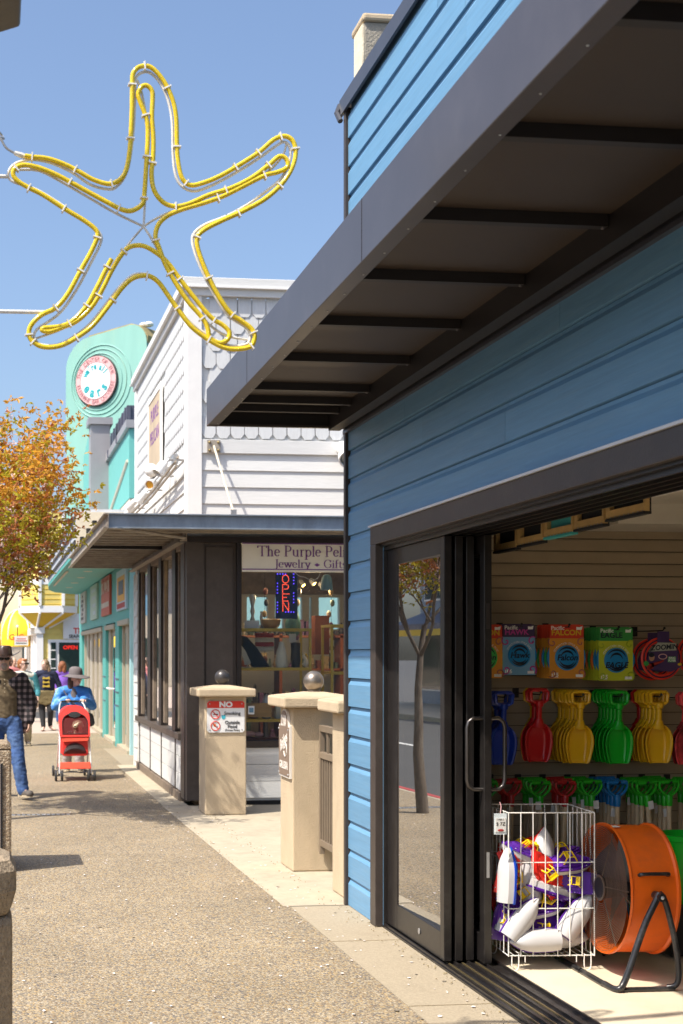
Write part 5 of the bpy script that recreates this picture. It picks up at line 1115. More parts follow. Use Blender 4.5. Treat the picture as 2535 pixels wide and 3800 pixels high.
for nm_, xc, ya, yb_, cc, hc, dc, sc_, gr, lab in packs:
    k = nm_ + str(int(xc)); mat('pk_card' + k, cc, .45, var=.05); mat('pk_head' + k, hc, .45, var=.06); mat('pk_disc' + k, dc, .3, var=.04); mat('pk_swirl' + k, sc_, .45, var=.05)
    top = P2(xc, ya, YFR); bot = P2(xc, yb_, YFR); W = .218 * (1 if nm_ != 'HAWK' else .92) / 2; x = top.x; zt, zb = top.z, bot.z; zh = zt - (zt - zb) * .265
    yaw = R(4)
    n = {1800: 2, 1926: 2, 2103: 6, 2286: 7}[int(xc)]
    cx, cz, rd_ = x, (zh + zb) / 2 + .006, W * .70
    root = thing('disc_pack', lab + ', front of its hook', 'toy disc', (x, YFR, zb), 'flying disc packs on the slatwall')
    build(MB().box(x - W, x + W, YFR, YFR + .002, zb, zh + .004), 'card', 'pk_card' + k, root)
    hdr = build(MB().prism([(x - W * .98, zh + .0045), (x + W * .98, zh + .0045), (x + W * .98, zt - .01), (x + W * .92, zt), (x - W * .92, zt), (x - W * .98, zt - .01)], 1, YFR - .001, YFR + .002), 'header_card', 'pk_head' + k, root)
    build(MB().lathe([(0, 0), (rd_, 0), (rd_, .004), (rd_ * .93, .007), (0, .007)], 40, Matrix.Translation((cx, YFR - .0005, cz)) @ Matrix.Rotation(R(90), 4, 'X')), 'disc_window', 'pk_disc' + k, root, smooth=30)
    DYF = YFR + .016
    build(MB().lathe([(0, -.008), (W * 1.05, -.008), (W * 1.12, .0), (W * 1.12, .012), (W * 1.06, .014), (0, .012)], 40, Matrix.Translation((cx, DYF, cz)) @ Matrix.Rotation(R(90), 4, 'X')), 'disc', 'pk_disc' + k, root, smooth=30)
    for a in (.9, 2.3, 3.9, 5.4):
        sx, sz = cx + W * .82 * (1 if math.cos(a) > 0 else -1), cz + W * .85 * (1 if math.sin(a) > 0 else -1)
        build(MB().tube([(p[0], YFR - .001, p[1]) for p in swirl(sx, sz, .030, a)], .0045, 5), 'swirl', 'pk_swirl' + k, root)
    for rr_, a0, a1 in ((.82, 20, 150), (.66, 200, 330), (.52, 10, 170), (.82, 210, 340)):
        build(MB().tube([(cx + rd_ * rr_ * math.cos(R(a0 + (a1 - a0) * i / 14)), YFR - .0075, cz + rd_ * rr_ * math.sin(R(a0 + (a1 - a0) * i / 14))) for i in range(15)], [.001 + .006 * math.sin(PI * i / 14) for i in range(15)], 5), 'disc_print', 'disc_print', root)
    label_text(nm_.title() if nm_ != 'EAGLE' else nm_, (cx, YFR - .0085, cz - (.0 if nm_ != 'EAGLE' else rd_ * .42)), .050, 'disc_print', root, bold=.0012, ext=.0005, shear=.2)
    label_text('Pacific', (x - W * .92, YFR - .002, zt - .020), .034, 'text_white', hdr, bold=.0006, align='LEFT', ext=.0004)
    label_text(nm_, (x - W * .90, YFR - .002, zt - .048), .046, {'HAWK': 'pk_swirl' + k, 'FALCON': 'yellow_deep', 'EAGLE': 'disc_print'}[nm_], hdr, bold=.0012, align='LEFT', xs=1.05, ext=.0004)
    build(MB().prism([(x + W * .55, zt - .03), (x + W * .85, zt - .03), (x + W * .9, zt - .008), (x + W * .72, zt - .014), (x + W * .55, zt - .012)], 1, YFR - .003, YFR - .0012), 'crest', 'text_white', hdr)
    build(MB().box(x - .012, x + .022, YFR - .003, YFR - .0012, zt - .016, zt - .010), 'hang_slot', 'disc_print', hdr)
    label_text(gr, (x - W * .92, YFR - .002, zb + .022), .032, 'text_white', root, bold=.001, align='LEFT', ext=.0004)
    label_text('GRAMS', (x - W * .92, YFR - .002, zb + .008), .014, 'text_white', root, align='LEFT', ext=.0004)
    build(MB().box(x + W * .52, x + W * .93, YFR - .003, YFR - .001, zb + .008, zb + .025), 'barcode', 'text_white', root)
    s_ = 'COMPETITION STYLE DISC'
    for i, ch in enumerate(s_):
        if ch == ' ': continue
        a = R(152 - 124 * i / (len(s_) - 1)); r_ = rd_ * 1.14; mb = text_mesh(ch, .017, .0003)
        put(mb, Matrix.Translation((cx + r_ * math.cos(a), YFR - .002, cz + r_ * math.sin(a))) @ FACE_NY @ Matrix.Rotation(a - PI / 2, 4, 'Z')); build(mb, 'letter', 'text_white', root)
    dcs = ['disc_green', 'disc_orange', 'disc_blue', 'disc_orange', 'disc_green', 'disc_blue', 'disc_orange']
    for j in range(1, n):
        o = D.objects.new('disc_pack', None); link(o); o.location = (x, YFR + j * .038, zb + .004 * (j % 2)); OFF[o] = Vector(o.location)
        o['label'] = '%s in the stack of %s %s packs%s' % (ORD[j], {'EAGLE': 'lime', 'HAWK': 'blue', 'FALCON': 'orange'}[nm_], nm_.lower(), ' beside the door' if xc < 1850 else ''); o['category'] = 'toy disc'; o['group'] = 'flying disc packs on the slatwall'
        for ch in root.children:
            if ch.name.split('.')[0] in ('card', 'header_card', 'disc'):
                c_ = ch.copy(); COL.objects.link(c_); c_.parent = o
                if ch.name.startswith('disc'): c_.data = ch.data.copy(); c_.data.materials[0] = MATS[dcs[(j + int(xc)) % 7]]
    hook(x + .004, zt - .013, YFR - .03, 'black hook holding the ' + lab)
# ---- ring flyers
mat('ring_red', (.70, .035, .015), .35, var=.05); mat('ring_navy', (.03, .02, .05), .4); mat('card_purple', (.06, .03, .11), .5); mat('card_green', (.04, .32, .06), .5); mat('card_grey', (.42, .44, .36), .5, var=.2, scale=20); mat('skin', (.50, .27, .17), .55, var=.08); mat('red_shirt', (.45, .03, .02), .6)
def ring(xp, yp, Y, lab, full):
    c = P2(xp, yp, Y); r = .130
    t = thing('ring_flyer', lab, 'toy ring', (c.x, Y, c.z - r), 'flying rings on the slatwall')
    M = Matrix.Translation(c) @ Matrix.Rotation(R(90), 4, 'X')
    build(MB().lathe([(r, -.004), (r, .004), (r - .006, .008), (r - .028, .008), (r - .034, .003), (r - .034, -.004), (r, -.004)], 48, M), 'ring', 'ring_red', t, smooth=30)
    build(MB().lathe([(r - .011, .0082), (r - .020, .0082), (r - .020, .0088), (r - .011, .0088), (r - .011, .0082)], 48, M), 'ring_stripe', 'ring_navy', t)
    build(MB().prism([(c.x - .075, c.z + .045), (c.x + .10, c.z + .05), (c.x + .11, c.z - .03), (c.x + .125, c.z - .05), (c.x + .06, c.z - .08), (c.x - .09, c.z - .065), (c.x - .095, c.z + .0)], 1, Y - .012, Y - .010), 'card', 'card_purple', t)
    build(MB().box(c.x - .03, c.x + .045, Y - .013, Y - .009, c.z + .085, c.z + .165), 'hang_tab', 'card_purple', t)
    build(MB().prism([(c.x - .072, c.z + .043), (c.x + .09, c.z + .05), (c.x + .085, c.z + .095), (c.x - .03, c.z + .098)], 1, Y - .0145, Y - .0125), 'title_panel', 'card_grey', t)
    if full:
        label_text('ZOOMIN', (c.x + .012, Y - .015, c.z + .068), .042, 'disc_print', t, bold=.0012, ext=.0004, rot=R(4), shear=.15)
        build(MB().prism([(c.x + .035, c.z - .022), (c.x + .085, c.z - .022), (c.x + .088, c.z + .012), (c.x + .038, c.z + .012)], 1, Y - .0145, Y - .0125), 'green_badge', 'card_green', t)
        label_text('RING', (c.x + .062, Y - .0155, c.z + .003), .018, 'text_white', t, bold=.0006, ext=.0003); label_text('FLYER', (c.x + .062, Y - .0155, c.z - .013), .018, 'text_white', t, bold=.0006, ext=.0003)
        build(MB().tube([(c.x + .002 + .026 * math.cos(i * PI / 10), Y - .015, c.z + .012 + .015 * math.sin(i * PI / 10)) for i in range(20)], .003, 5, closed=True), 'printed_ring', 'pink', t)
        build(MB().prism([(c.x - .10, c.z - .07), (c.x - .06, c.z - .06), (c.x - .055, c.z - .025), (c.x - .02, c.z - .02), (c.x + .01, c.z - .008), (c.x + .01, c.z - .016), (c.x - .05, c.z - .04), (c.x - .09, c.z - .03)], 1, Y - .016, Y - .013), 'printed_figure', 'red_shirt', t)
        build(MB().ell((c.x - .068, Y - .015, c.z + .008), (.018, .002, .024), 12, 8), 'printed_face', 'skin', t); build(MB().ell((c.x - .070, Y - .0165, c.z + .022), (.019, .002, .014), 12, 8), 'printed_hair', 'disc_print', t)
        build(MB().prism([(c.x - .105 + .02 * math.cos(i * PI / 8) * (1 if i % 2 else .7), c.z - .03 + .018 * math.sin(i * PI / 8) * (1 if i % 2 else .7)) for i in range(16)], 1, Y - .018, Y - .0165), 'burst', 'card_green', t)
        build(MB().ell((c.x + .112, Y - .014, c.z - .035), (.014, .002, .009), 12, 6), 'yellow_oval', 'yellow_deep', t)
ring(2454, 2444, 7.80, 'red ring flyer toy with purple card, front of its hook', True); ring(2418, 2447, 7.92, 'red ring flyer toy partly hidden behind the front one', False)
ring(2585, 2430, 7.86, 'red ring flyer toy cut by the right picture edge', False)
hook(P2(2454, 2340, 7.8).x, P2(2454, 2340, 7.8).z, 7.76, 'black hook holding the ring flyers')
# ---- plastic sand shovels
SHOV = {'blue': (.012, .045, .36), 'red': (.50, .012, .015), 'yellow': (.80, .46, .012), 'green': (.005, .42, .02)}
for k, c in SHOV.items(): mat('shovel_' + k, c, .28, var=.03, spec=.5)
def shovel_mesh():
    """a moulded beach shovel, origin at the top of the grip, hanging down, face to -y"""
    g_ = MB(); h = MB()
    def loft(rows):
        mb = MB(); n = len(rows[0])
        mb.add([p for r in rows for p in r], [(i * n + j, i * n + j + 1, (i + 1) * n + j + 1, (i + 1) * n + j) for i in range(len(rows) - 1) for j in range(n - 1)]); return mb
    # D grip as a tube frame
    def rrect(x, z0, z1, r): 
        return [(-x + r, z0), (x - r, z0), (x, z0 - r), (x - .004, z1 + r), (x - r - .012, z1), (-x + r + .012, z1), (-x + .004, z1 + r), (-x, z0 - r)]
    gp = rrect(.055, 0, -.072, .012); G = MB().tube([(p[0], 0, p[1] - .008) for p in gp], .0115, 8, closed=True)
    S_ = MB().tube([(0, 0, -.075), (0, 0, -.105), (0, 0, -.11), (0, 0, -.185)], [.026, .026, .0185, .0185], 10)
    N = MB().tube([(0, 0, -.18), (0, .002, -.20), (0, .006, -.225)], [.024, .030, .046], 10)
    # blade: dish
    rows = []; prof = [(-.205, .030, .35), (-.222, .056, .6), (-.245, .075, .85), (-.275, .088, 1), (-.32, .093, 1), (-.365, .086, .95), (-.41, .076, .8), (-.437, .068, .6), (-.443, .055, .3)]
    for z, hw, dp in prof:
        r_ = []
        for j in range(13):
            u = -1 + 2 * j / 12; au = abs(u)
            y = -.012 if au > .98 else (-.010 if au > .82 else .028 * dp * (1 - max(0, (au - .6) / .22) ** 2 if au > .6 else 1) - .010 * (1 - dp))
            r_.append((u * hw, y, z))
        rows.append(r_)
    B = loft(rows)
    return G, S_, N, B
G_, S_, N_, B_ = shovel_mesh()
stk = [('blue', 1870, 2566, 3, 0), ('red', 2001, 2556, 3, 1), ('yellow', 2157, 2564, 7, 0), ('green', 2299, 2564, 6, 0), ('yellow', 2446, 2564, 6, 2)]
YSH = 7.78
mm_cache = {}
mat('shovel_white_red', (.55, .05, .06), .3, var=.9, scale=7)
for ci, (col, xp, yp, n, alt) in enumerate(stk + [('white_red', 2560, 2572, 2, 0)]):
    c = P2(xp, yp, YSH)
    where = ['nearest the door', 'beside the blue ones', 'left of the green stack', 'between the yellow stacks', 'right of the green stack', 'at the right picture edge'][ci]
    for j in range(n):
        cc = col if not (alt == 1 and j > 0) else ('yellow', 'red')[j % 2]
        if alt == 2 and j >= 5: cc = 'red'
        key = cc
        if key not in mm_cache:
            mm_cache[key] = [shared(g_, nm_, 'shovel_' + cc, 40) for g_, nm_ in ((G_, 'grip'), (S_, 'shaft'), (N_, 'neck'), (B_, 'blade'))]
            sol = None
        cn_ = {'white_red': 'red and white marbled'}.get(cc, cc)
        t = thing('sand_shovel', '%s plastic sand shovel, %s of the stack %s' % (cn_, ORD[j], where), 'toy shovel', (c.x + random.uniform(-.003, .003), YSH + j * .047, c.z + random.uniform(-.004, .004)), 'plastic sand shovels on the slatwall')
        t.rotation_euler = (R(3), random.uniform(-.02, .02), random.uniform(-.05, .05))
        for me_, nm_ in zip(mm_cache[key], ('grip', 'shaft', 'neck', 'blade')): 
            o = D.objects.new(nm_, me_); link(o, t)
            if nm_ == 'blade': m_ = o.modifiers.new('thick', 'SOLIDIFY'); m_.thickness = .005; s2 = o.modifiers.new('s', 'SUBSURF'); s2.levels = 1; s2.render_levels = 1
    hook(c.x, c.z - .035, YSH - .03, 'black hook holding the %s sand shovels %s' % (col.replace('_', ' and '), where))
# ---- long wooden handled shovels standing along the wall
for k, c in (('lgreen', (.02, .42, .015)), ('lred', (.45, .02, .02)), ('lblue', (.01, .17, .45))): mat('grip_' + k, c, .35, var=.06)
mat('dowel', (.64, .49, .30), .6, var=.12, scale=8, stretch=(6, 6, .5)); mat('tag_white', (.72, .71, .68), .6, var=.05)
def dgrip(m):
    G = MB().tube([(-.056 + .112 * i / 6, 0, 0) for i in range(7)], .012, 8)
    for i in range(9): G.tube([(-.052 + i * .013, 0, 0), (-.046 + i * .013, 0, 0)], .0145, 8)
    Y_ = MB().tube(spline([(-.058, 0, 0), (-.062, 0, -.025), (-.048, 0, -.055), (-.022, 0, -.078), (0, 0, -.088)], False, 3), .008, 6).tube(spline([(.058, 0, 0), (.062, 0, -.025), (.048, 0, -.055), (.022, 0, -.078), (0, 0, -.088)], False, 3), .008, 6)
    K = MB().tube([(0, 0, -.075), (0, 0, -.088), (0, 0, -.145)], [.016, .021, .019], 10)
    return [shared(a, n_, m, 50) for a, n_ in ((G, 'grip_bar'), (Y_, 'yoke'), (K, 'socket'))]
GR = {k: dgrip('grip_' + k) for k in ('lgreen', 'lred', 'lblue')}
dow = shared(MB().tube([(0, 0, -.14), (0, 0, -.72)], .0145, 10), 'handle', 'dowel', 50)
bld = {k: shared(MB().prism([(-.03, -.70), (.03, -.70), (.085, -.74), (.09, -.86), (.05, -.93), (-.05, -.93), (-.09, -.86), (-.085, -.74)], 1, -.004, .004), 'blade', 'grip_' + k) for k in ('lgreen', 'lred', 'lblue')}
tagm = shared(MB().box(-.017, .017, -.001, .001, -.05, 0), 'price_tag', 'tag_white')
LS = [('lgreen', 1808, 4), ('lred', 1898, 3), ('lgreen', 2005, 5), ('lred', 2100, 4), ('lgreen', 2196, 6), ('lblue', 2292, 6), ('lgreen', 2398, 5), ('lgreen', 2483, 5), ('lgreen', 2580, 4)]
for ci, (col, xp, n) in enumerate(LS):
    c = P2(xp, 2902, 7.80)
    for j in range(n):
        cl = {'lgreen': 'green', 'lred': 'red', 'lblue': 'blue'}[col]
        t = thing('garden_shovel', 'long wooden handled shovel with %s grip, %s in the %s group from the door' % (cl, ORD[j], ['first', 'second', 'third', 'fourth', 'fifth', 'sixth', 'seventh', 'eighth', 'ninth'][ci]), 'shovel', (c.x, 7.80 + j * .055, c.z + random.uniform(-.006, .006)), 'long shovels along the slatwall')
        t.rotation_euler = (R(1.5), R(random.uniform(-2, 2)) - (R(7) if (ci, j) == (6, 0) else 0), random.uniform(-.06, .06))
        for me_ in GR[col]: link(D.objects.new(me_.name.split('.')[0], me_), t)
        link(D.objects.new('handle', dow), t); link(D.objects.new('blade', bld[col]), t)
        if (j + ci) % 2 == 0:
            o = D.objects.new('price_tag', tagm); link(o, t); o.location = (random.uniform(-.02, .02), -.022, -.11 - .05 * (j % 2)); o.rotation_euler = (0, random.uniform(-.15, .15), 0)
    hook(c.x, c.z - .014, 7.77, 'black hook holding the %s gripped shovels, group %s from the door' % (cl, ['one', 'two', 'three', 'four', 'five', 'six', 'seven', 'eight', 'nine'][ci]))
t = thing('green_bucket', 'bright green plastic bucket behind the fan at the right edge', 'bucket', (3.98, 7.35, 0))
build(MB().lathe([(.12, .0), (.17, .36), (.18, .36), (.18, .39), (.165, .39), (.115, .02), (0, .02)], 28, Matrix.Translation((3.98, 7.35, .30))), 'pail', 'shovel_green', t, smooth=30)
build(MB().box(3.80, 4.3, 7.2, 7.6, .02, .298), 'stand', 'black', t)
# ---- little canvases above the door, seen from behind
mat('canvas_black', (.012, .012, .013), .7); mat('canvas_teal', (.06, .42, .42), .6); mat('canvas_white', (.75, .73, .70), .6); mat('stretcher', (.55, .36, .14), .7, var=.15, scale=10)
XCV = 2.86
cvs = [(1828, 1913, 2056, 1945, 'canvas_black', 'small black canvas nearest the door stack, seen from behind'), (1916, 2010, 2033, 1925, 'canvas_black', 'small black canvas left of the teal one, seen from behind'), (2014, 2122, 2004, 1890, 'canvas_teal', 'small teal painted canvas seen from behind'), (2126, 2238, 1975, 1855, 'canvas_black', 'small black canvas right of the teal one, seen from behind'), (2243, 2392, 1938, 1820, 'canvas_black', 'larger black canvas beside the white one, seen from behind'), (2380, 2600, 1846, 1700, 'canvas_white', 'white edged canvas at the far right, seen from behind')]
for xa, xb, yb_, yt, m_, lab in cvs:
    ya = atx(xa, yb_, XCV); y1, y0 = ya.y, atx(xb, yb_, XCV).y; zb = ya.z; zt = zb + .30; xx = XCV + (.02 if 'white' in m_ else 0)
    t = thing('small_canvas', lab, 'canvas', (xx, (y0 + y1) / 2, zb), 'small canvases hung above the door')
    build(MB().box(xx, xx + .035, y0 + .004, y1 - .004, zb, zb + .012), 'wrapped_edge', m_, t); build(MB().box(xx + .028, xx + .034, y0 + .004, y1 - .004, zb + .0125, zt), 'canvas_back', m_, t)
    for (a, b, c_, d_) in ((y0 + .006, y1 - .006, zb + .0125, zb + .05), (y1 - .045, y1 - .006, zb + .0505, zt), (y0 + .006, y0 + .02, zb + .0505, zt)): build(MB().box(xx + .004, xx + .027, a, b, c_, d_), 'stretcher_bar', 'stretcher', t)
    for i in range(8): build(MB().box(xx + .001, xx + .0035, y0 + .02 + i * (y1 - y0 - .04) / 8, y0 + .028 + i * (y1 - y0 - .04) / 8, zb + .014, zb + .017), 'staple', 'galv', t)
# ---- drum fan
mat('fan_orange', (.80, .135, .008), .33, var=.10, scale=5, dirt=.5, dcol=(.45, .09, .03), dscale=4); mat('guard_wire', (.16, .12, .09), .45, metal=.5, var=.2)
mat('fan_blade', (.10, .11, .12), .45, metal=.5); mat('black_tube', (.02, .02, .022), .3, var=.4, scale=14, dirt=.4, dcol=(.22, .20, .18), dscale=12)
FC = Vector((3.40, 6.93, .462)); nrm = Vector((-.999, .03, .02)).normalized()
FM = Matrix.Translation(FC) @ (-nrm).to_track_quat('Z', 'X').to_matrix().to_4x4()     # local z runs from front to back
FR, FD = .338, .135
FN = thing('drum_fan', 'large orange drum fan on black tube stand inside the open door', 'fan', (FC.x, FC.y, 0))
build(MB().lathe([(FR - .004, -FD + .01), (FR + .010, -FD), (FR + .012, -FD + .012), (FR, -FD + .02), (FR, FD - .02), (FR + .012, FD - .012), (FR + .010, FD), (FR - .006, FD), (FR - .010, FD - .02), (FR - .012, -FD + .02), (FR - .004, -FD + .01)], 56, FM), 'drum', 'fan_orange', FN, smooth=30)
gd = None
G0 = build(MB().lathe([(.07, -FD - .018), (.07, -FD - .012), (.0, -FD - .010)], 20, FM), 'front_guard', 'guard_wire', FN)
for i in range(24):
    r = .085 + i * .0107; zz = -FD - .012 + .0
    build(MB().tube([FM @ Vector((r * math.cos(a), r * math.sin(a), zz)) for a in [j * 2 * PI / 44 for j in range(44)]], .0016, 4, closed=True), 'guard_ring', 'guard_wire', G0)
for j in range(6):
    a = j * PI / 3 + .3; build(MB().tube([FM @ Vector((.06 * math.cos(a), .06 * math.sin(a), -FD - .010)), FM @ Vector((FR * math.cos(a + .12), FR * math.sin(a + .12), -FD - .006))], .003, 5), 'guard_spoke', 'guard_wire', G0)
build(MB().lathe([(0, -FD - .02), (.055, -FD - .02), (.06, -FD - .01), (.05, -.04), (.05, .04), (0, .04)], 18, FM), 'motor_hub', 'black', FN, smooth=40)
for j in range(4):
    b = MB(); n = 6; a0 = j * PI / 2 + .5
    vs = []
    for i in range(n + 1):
        r = .05 + (FR - .075) * i / n
        for s_, zz in ((-.35, -.045), (0, 0.0), (.35, .045)): a = a0 + s_ * (1.0 - .2 * i / n); vs.append(FM @ Vector((r * math.cos(a), r * math.sin(a), zz - .03)))
    b.add(vs, [(i * 3 + k, i * 3 + k + 1, i * 3 + k + 4, i * 3 + k + 3) for i in range(n) for k in range(2)]); build(b, 'fan_blade', 'fan_blade', FN, smooth=True)
for i in range(10):
    r = .06 + i * .028; build(MB().tube([FM @ Vector((r * math.cos(a), r * math.sin(a), FD + .004)) for a in [j * 2 * PI / 30 for j in range(30)]], .002, 4, closed=True), 'rear_guard_ring', 'guard_wire', FN)
# stand: tube frame, pivot on the camera side of the drum
def fl(x, y, z): return FM @ Vector((x, y, z))
up = Vector((0, 0, 1)); ax = Vector((nrm.x, nrm.y, 0)).normalized(); sd = Vector((ax.y, -ax.x, 0))   # sd horizontal, across the axis
if sd.y > 0: sd = -sd
for s_ in (1, -1):
    pv = FC + sd * s_ * (FR + .02) + Vector((0, 0, .02))
    f1 = Vector((pv.x, pv.y, .02)) + ax * .22 + sd * s_ * .05; f2 = Vector((pv.x, pv.y, .02)) - ax * .09 + sd * s_ * .05
    build(MB().tube(spline([f1 + ax * .03 - sd * s_ * .12, f1 + ax * .015, f1 - ax * .03 + up * .05, pv + sd * s_ * .035 + ax * .09 - up * .16, pv + sd * s_ * .03 + ax * .02 - up * .02, pv + sd * s_ * .03 + up * .02], False, 5), .017, 10), 'stand_leg', 'black_tube', FN, smooth=60)
    build(MB().tube(spline([pv + sd * s_ * .03 + up * .02, pv + sd * s_ * .03 - ax * .03 - up * .03, pv + sd * s_ * .04 - ax * .07 - up * .2, f2 + up * .10, f2 + ax * .01 + up * .02, f2 + ax * .05 - sd * s_ * .02], False, 5), .015, 10), 'stand_leg', 'black_tube', FN, smooth=60)
    build(MB().tube([pv - sd * s_ * .04, pv + sd * s_ * .06], .022, 12), 'pivot', 'black_tube', FN); build(MB().ell(tuple(pv + sd * s_ * .063), .010, 8, 6), 'pivot_bolt', 'galv', FN)
    build(MB().tube([f1 + ax * .03 - sd * s_ * .12 + up * -.003, f1 + ax * .03 - sd * s_ * .40 + up * -.003], .017, 8), 'floor_tube', 'black_tube', FN)
build(MB().tube([FC + sd * (FR + .07) + ax * .24 - up * .444, FC + sd * (FR + .07) - ax * .07 - up * .444], .012, 8), 'floor_bar', 'black_tube', FN)
hp = [FC + sd * (FR - .012) * math.cos(.35) + up * (FR + .0) * math.sin(.35) + ax * q for q in (.075, -.075)]
oo = (sd * math.cos(.35) + up * math.sin(.35)) * .03
build(MB().tube(spline([hp[0] + oo * .3, hp[0] + oo, hp[0].lerp(hp[1], .2) + oo * 1.3, hp[0].lerp(hp[1], .8) + oo * 1.3, hp[1] + oo, hp[1] + oo * .3], False, 3), .010, 6), 'carry_handle', 'black_tube', FN, smooth=60)
lb_ = FC + up * (FR + .004) + ax * .09
build(MB().box(-.02, .02, -.03, .03, 0, .002, Matrix.Translation(lb_ + sd * .05 - up * .004) @ Matrix.Rotation(math.atan2(ax.y, ax.x), 4, 'Z')), 'label_sticker', 'sign_cream', FN)
# ---- wire dump bin
mat('wire_white', (.78, .76, .70), .35, var=.05)
FL, FRt = Vector((2.785, 7.05, 0)), Vector((3.255, 7.01, 0)); ex = (FRt - FL); BW = ex.length; ex.normalize(); ey = Vector((-ex.y, ex.x, 0)); BD = .42
BN = thing('wire_bin', 'white wire dump bin full of toy boats in the doorway', 'wire bin', FL + ex * BW / 2 + ey * BD / 2)
def bp(u, v, z): return FL + ex * u + ey * v + Vector((0, 0, z))
Z0, Z1 = .085, .86; lev = [Z0, .34, .59, Z1]
for z in lev:
    for a, b in (((0, 0), (BW, 0)), ((BW, 0), (BW, BD)), ((BW, BD), (0, BD)), ((0, BD), (0, 0))):
        build(MB().tube([bp(*a, z), bp(*b, z)], .0032 if z != Z1 else .0038, 6), 'rail_wire', 'wire_white', BN)
for i in range(8):
    u = BW * i / 7
    for v in (0, BD): build(MB().tube([bp(u, v - .004 if v == 0 else v + .004, Z0 - .004), bp(u, v - .004 if v == 0 else v + .004, Z1)], .0027 if 0 < i < 7 else .0036, 6), 'upright_wire', 'wire_white', BN)
for i in range(1, 6):
    v = BD * i / 6
    for u in (0, BW): build(MB().tube([bp(u - .004 if u == 0 else u + .004, v, Z0), bp(u - .004 if u == 0 else u + .004, v, Z1)], .0027, 6), 'upright_wire', 'wire_white', BN)
for i in range(1, 12): build(MB().tube([bp(BW * i / 12, 0, Z0 - .004), bp(BW * i / 12, BD, Z0 - .004)], .0024, 5), 'floor_wire', 'wire_white', BN)
for u in (.02, BW - .055):
    for v in (0, BD): build(MB().tube(spline([bp(u, v, Z0), bp(u, v, .03), bp(u + .010, v, .008), bp(u + .027, v, .008), bp(u + .037, v, .03), bp(u + .037, v, Z0 + .02)], False, 3), .0034, 6), 'loop_foot', 'wire_white', BN)
for u in (.09, BW - .10): build(MB().tube([bp(u - .012, -.006, Z0), bp(u, -.007, Z0), bp(u, -.007, Z0 - .035)], .003, 6), 'latch_hook', 'wire_white', BN)
t = thing('price_tag_holder', 'clear price tag holder hanging from the wire bin rim', 'price tag', bp(-.02, -.02, .66))
c_ = aty(1735 + 240 / 1.96, 2850 + 405 / 1.96, 6.98); mat('clear_plastic', (.62, .68, .70), .2, var=.1)
build(MB().box(c_.x - .035, c_.x + .035, 6.98, 6.983, c_.z - .058, c_.z + .055), 'sleeve', 'clear_plastic', t); build(MB().box(c_.x - .029, c_.x + .029, 6.977, 6.9795, c_.z - .045, c_.z + .03), 'card', 'tag_white', t)
label_text('$ 7Z', (c_.x, 6.976, c_.z - .002), .026, 'ink', t, ext=.0003); label_text('STEA-1', (c_.x, 6.976, c_.z + .022), .012, 'ink', t, ext=.0003)
build(MB().ell((c_.x, 6.976, c_.z - .035), (.018, .001, .007), 12, 6), 'stamp', 'red_paint', t)
build(MB().tube([(c_.x, 6.982, c_.z + .05), (c_.x + .006, 6.985, c_.z + .09), (c_.x, 6.99, c_.z + .115)], .0025, 5), 'tie', 'pink', t)
# ---- toy boats
mat('hull_white', (.54, .53, .53), .30, var=.02, spec=.5)
for k, c in (('purple', (.10, .02, .30)), ('red', (.65, .03, .02)), ('blue', (.01, .06, .45)), ('yellow', (.80, .55, .01))): mat('boat_' + k, c, .25, var=.03, spec=.55)
BL = .268
def hw(u): return .060 * (1 - max(0, (u - .45) / .55) ** 2.2) * (.90 + .1 * min(1, u / .2))
def hull_mb():
    rows = []; n = 12
    for i in range(n + 1):
        u = i / n; h = max(hw(u), .002); x = (u - .5) * BL; kz = -.058 + .034 * max(0, (u - .6) / .4) ** 2
        rows.append([(x, -h, 0), (x, -h * .93, kz * .55), (x, -h * .55, kz * .85), (x, -h * .22, kz), (x, h * .22, kz), (x, h * .55, kz * .85), (x, h * .93, kz * .55), (x, h, 0)])
    mb = MB().add([p for r in rows for p in r], [(i * 8 + j, i * 8 + j + 1, (i + 1) * 8 + j + 1, (i + 1) * 8 + j) for i in range(n) for j in range(7)]); mb.f.append(list(range(7, -1, -1))); return mb
def deck_mb():
    mb = MB(); n = 16; L = []; 
    for i in range(n + 1): u = i / n; L.append(((u - .5) * BL * 1.03, max(hw(u), .001) * 1.08))
    rim = [(x, h) for x, h in L] + [(x, -h) for x, h in reversed(L)]
    mb.prism(rim, 2, -.004, .006)
    cab = [(x * .78 + .012, h * .72) for x, h in L] + [(x * .78 + .012, -h * .72) for x, h in reversed(L)]
    mb.prism(cab, 2, .006, .016); mb.prism([(x * .5 + .03, y * .7) for x, y in cab], 2, .016, .026); return mb
def cabin_mb():
    mb = MB(); a, b = .030, .034
    lo = [(-.045, -a, .012), (.035, -a * .9, .012), (.035, a * .9, .012), (-.045, a, .012)]; hi = [(-.03, -a * .8, .055), (.012, -a * .75, .055), (.012, a * .75, .055), (-.03, a * .8, .055)]
    mb.tube(hi, .0045, 6, closed=True); mb.tube(lo, .004, 6, closed=True)
    for p, q in zip(lo, hi): mb.tube([p, q], .0042, 6)
    mb.tube([(-.032, -a * .8, .056), (-.032, a * .8, .056)], .006, 6); mb.tube([(.0235, 0, .033), (.012, 0, .055)], .004, 6); mb.box(-.032, -.012, -a * .78, a * .78, .053, .057); return mb
def rivets_mb():
    mb = MB()
    for u in (.08, .45, .78):
        for s_ in (-1, 1): mb.ell(((u - .5) * BL, s_ * hw(u) * 1.02, .006), (.004, .003, .003), 6, 4)
    return mb
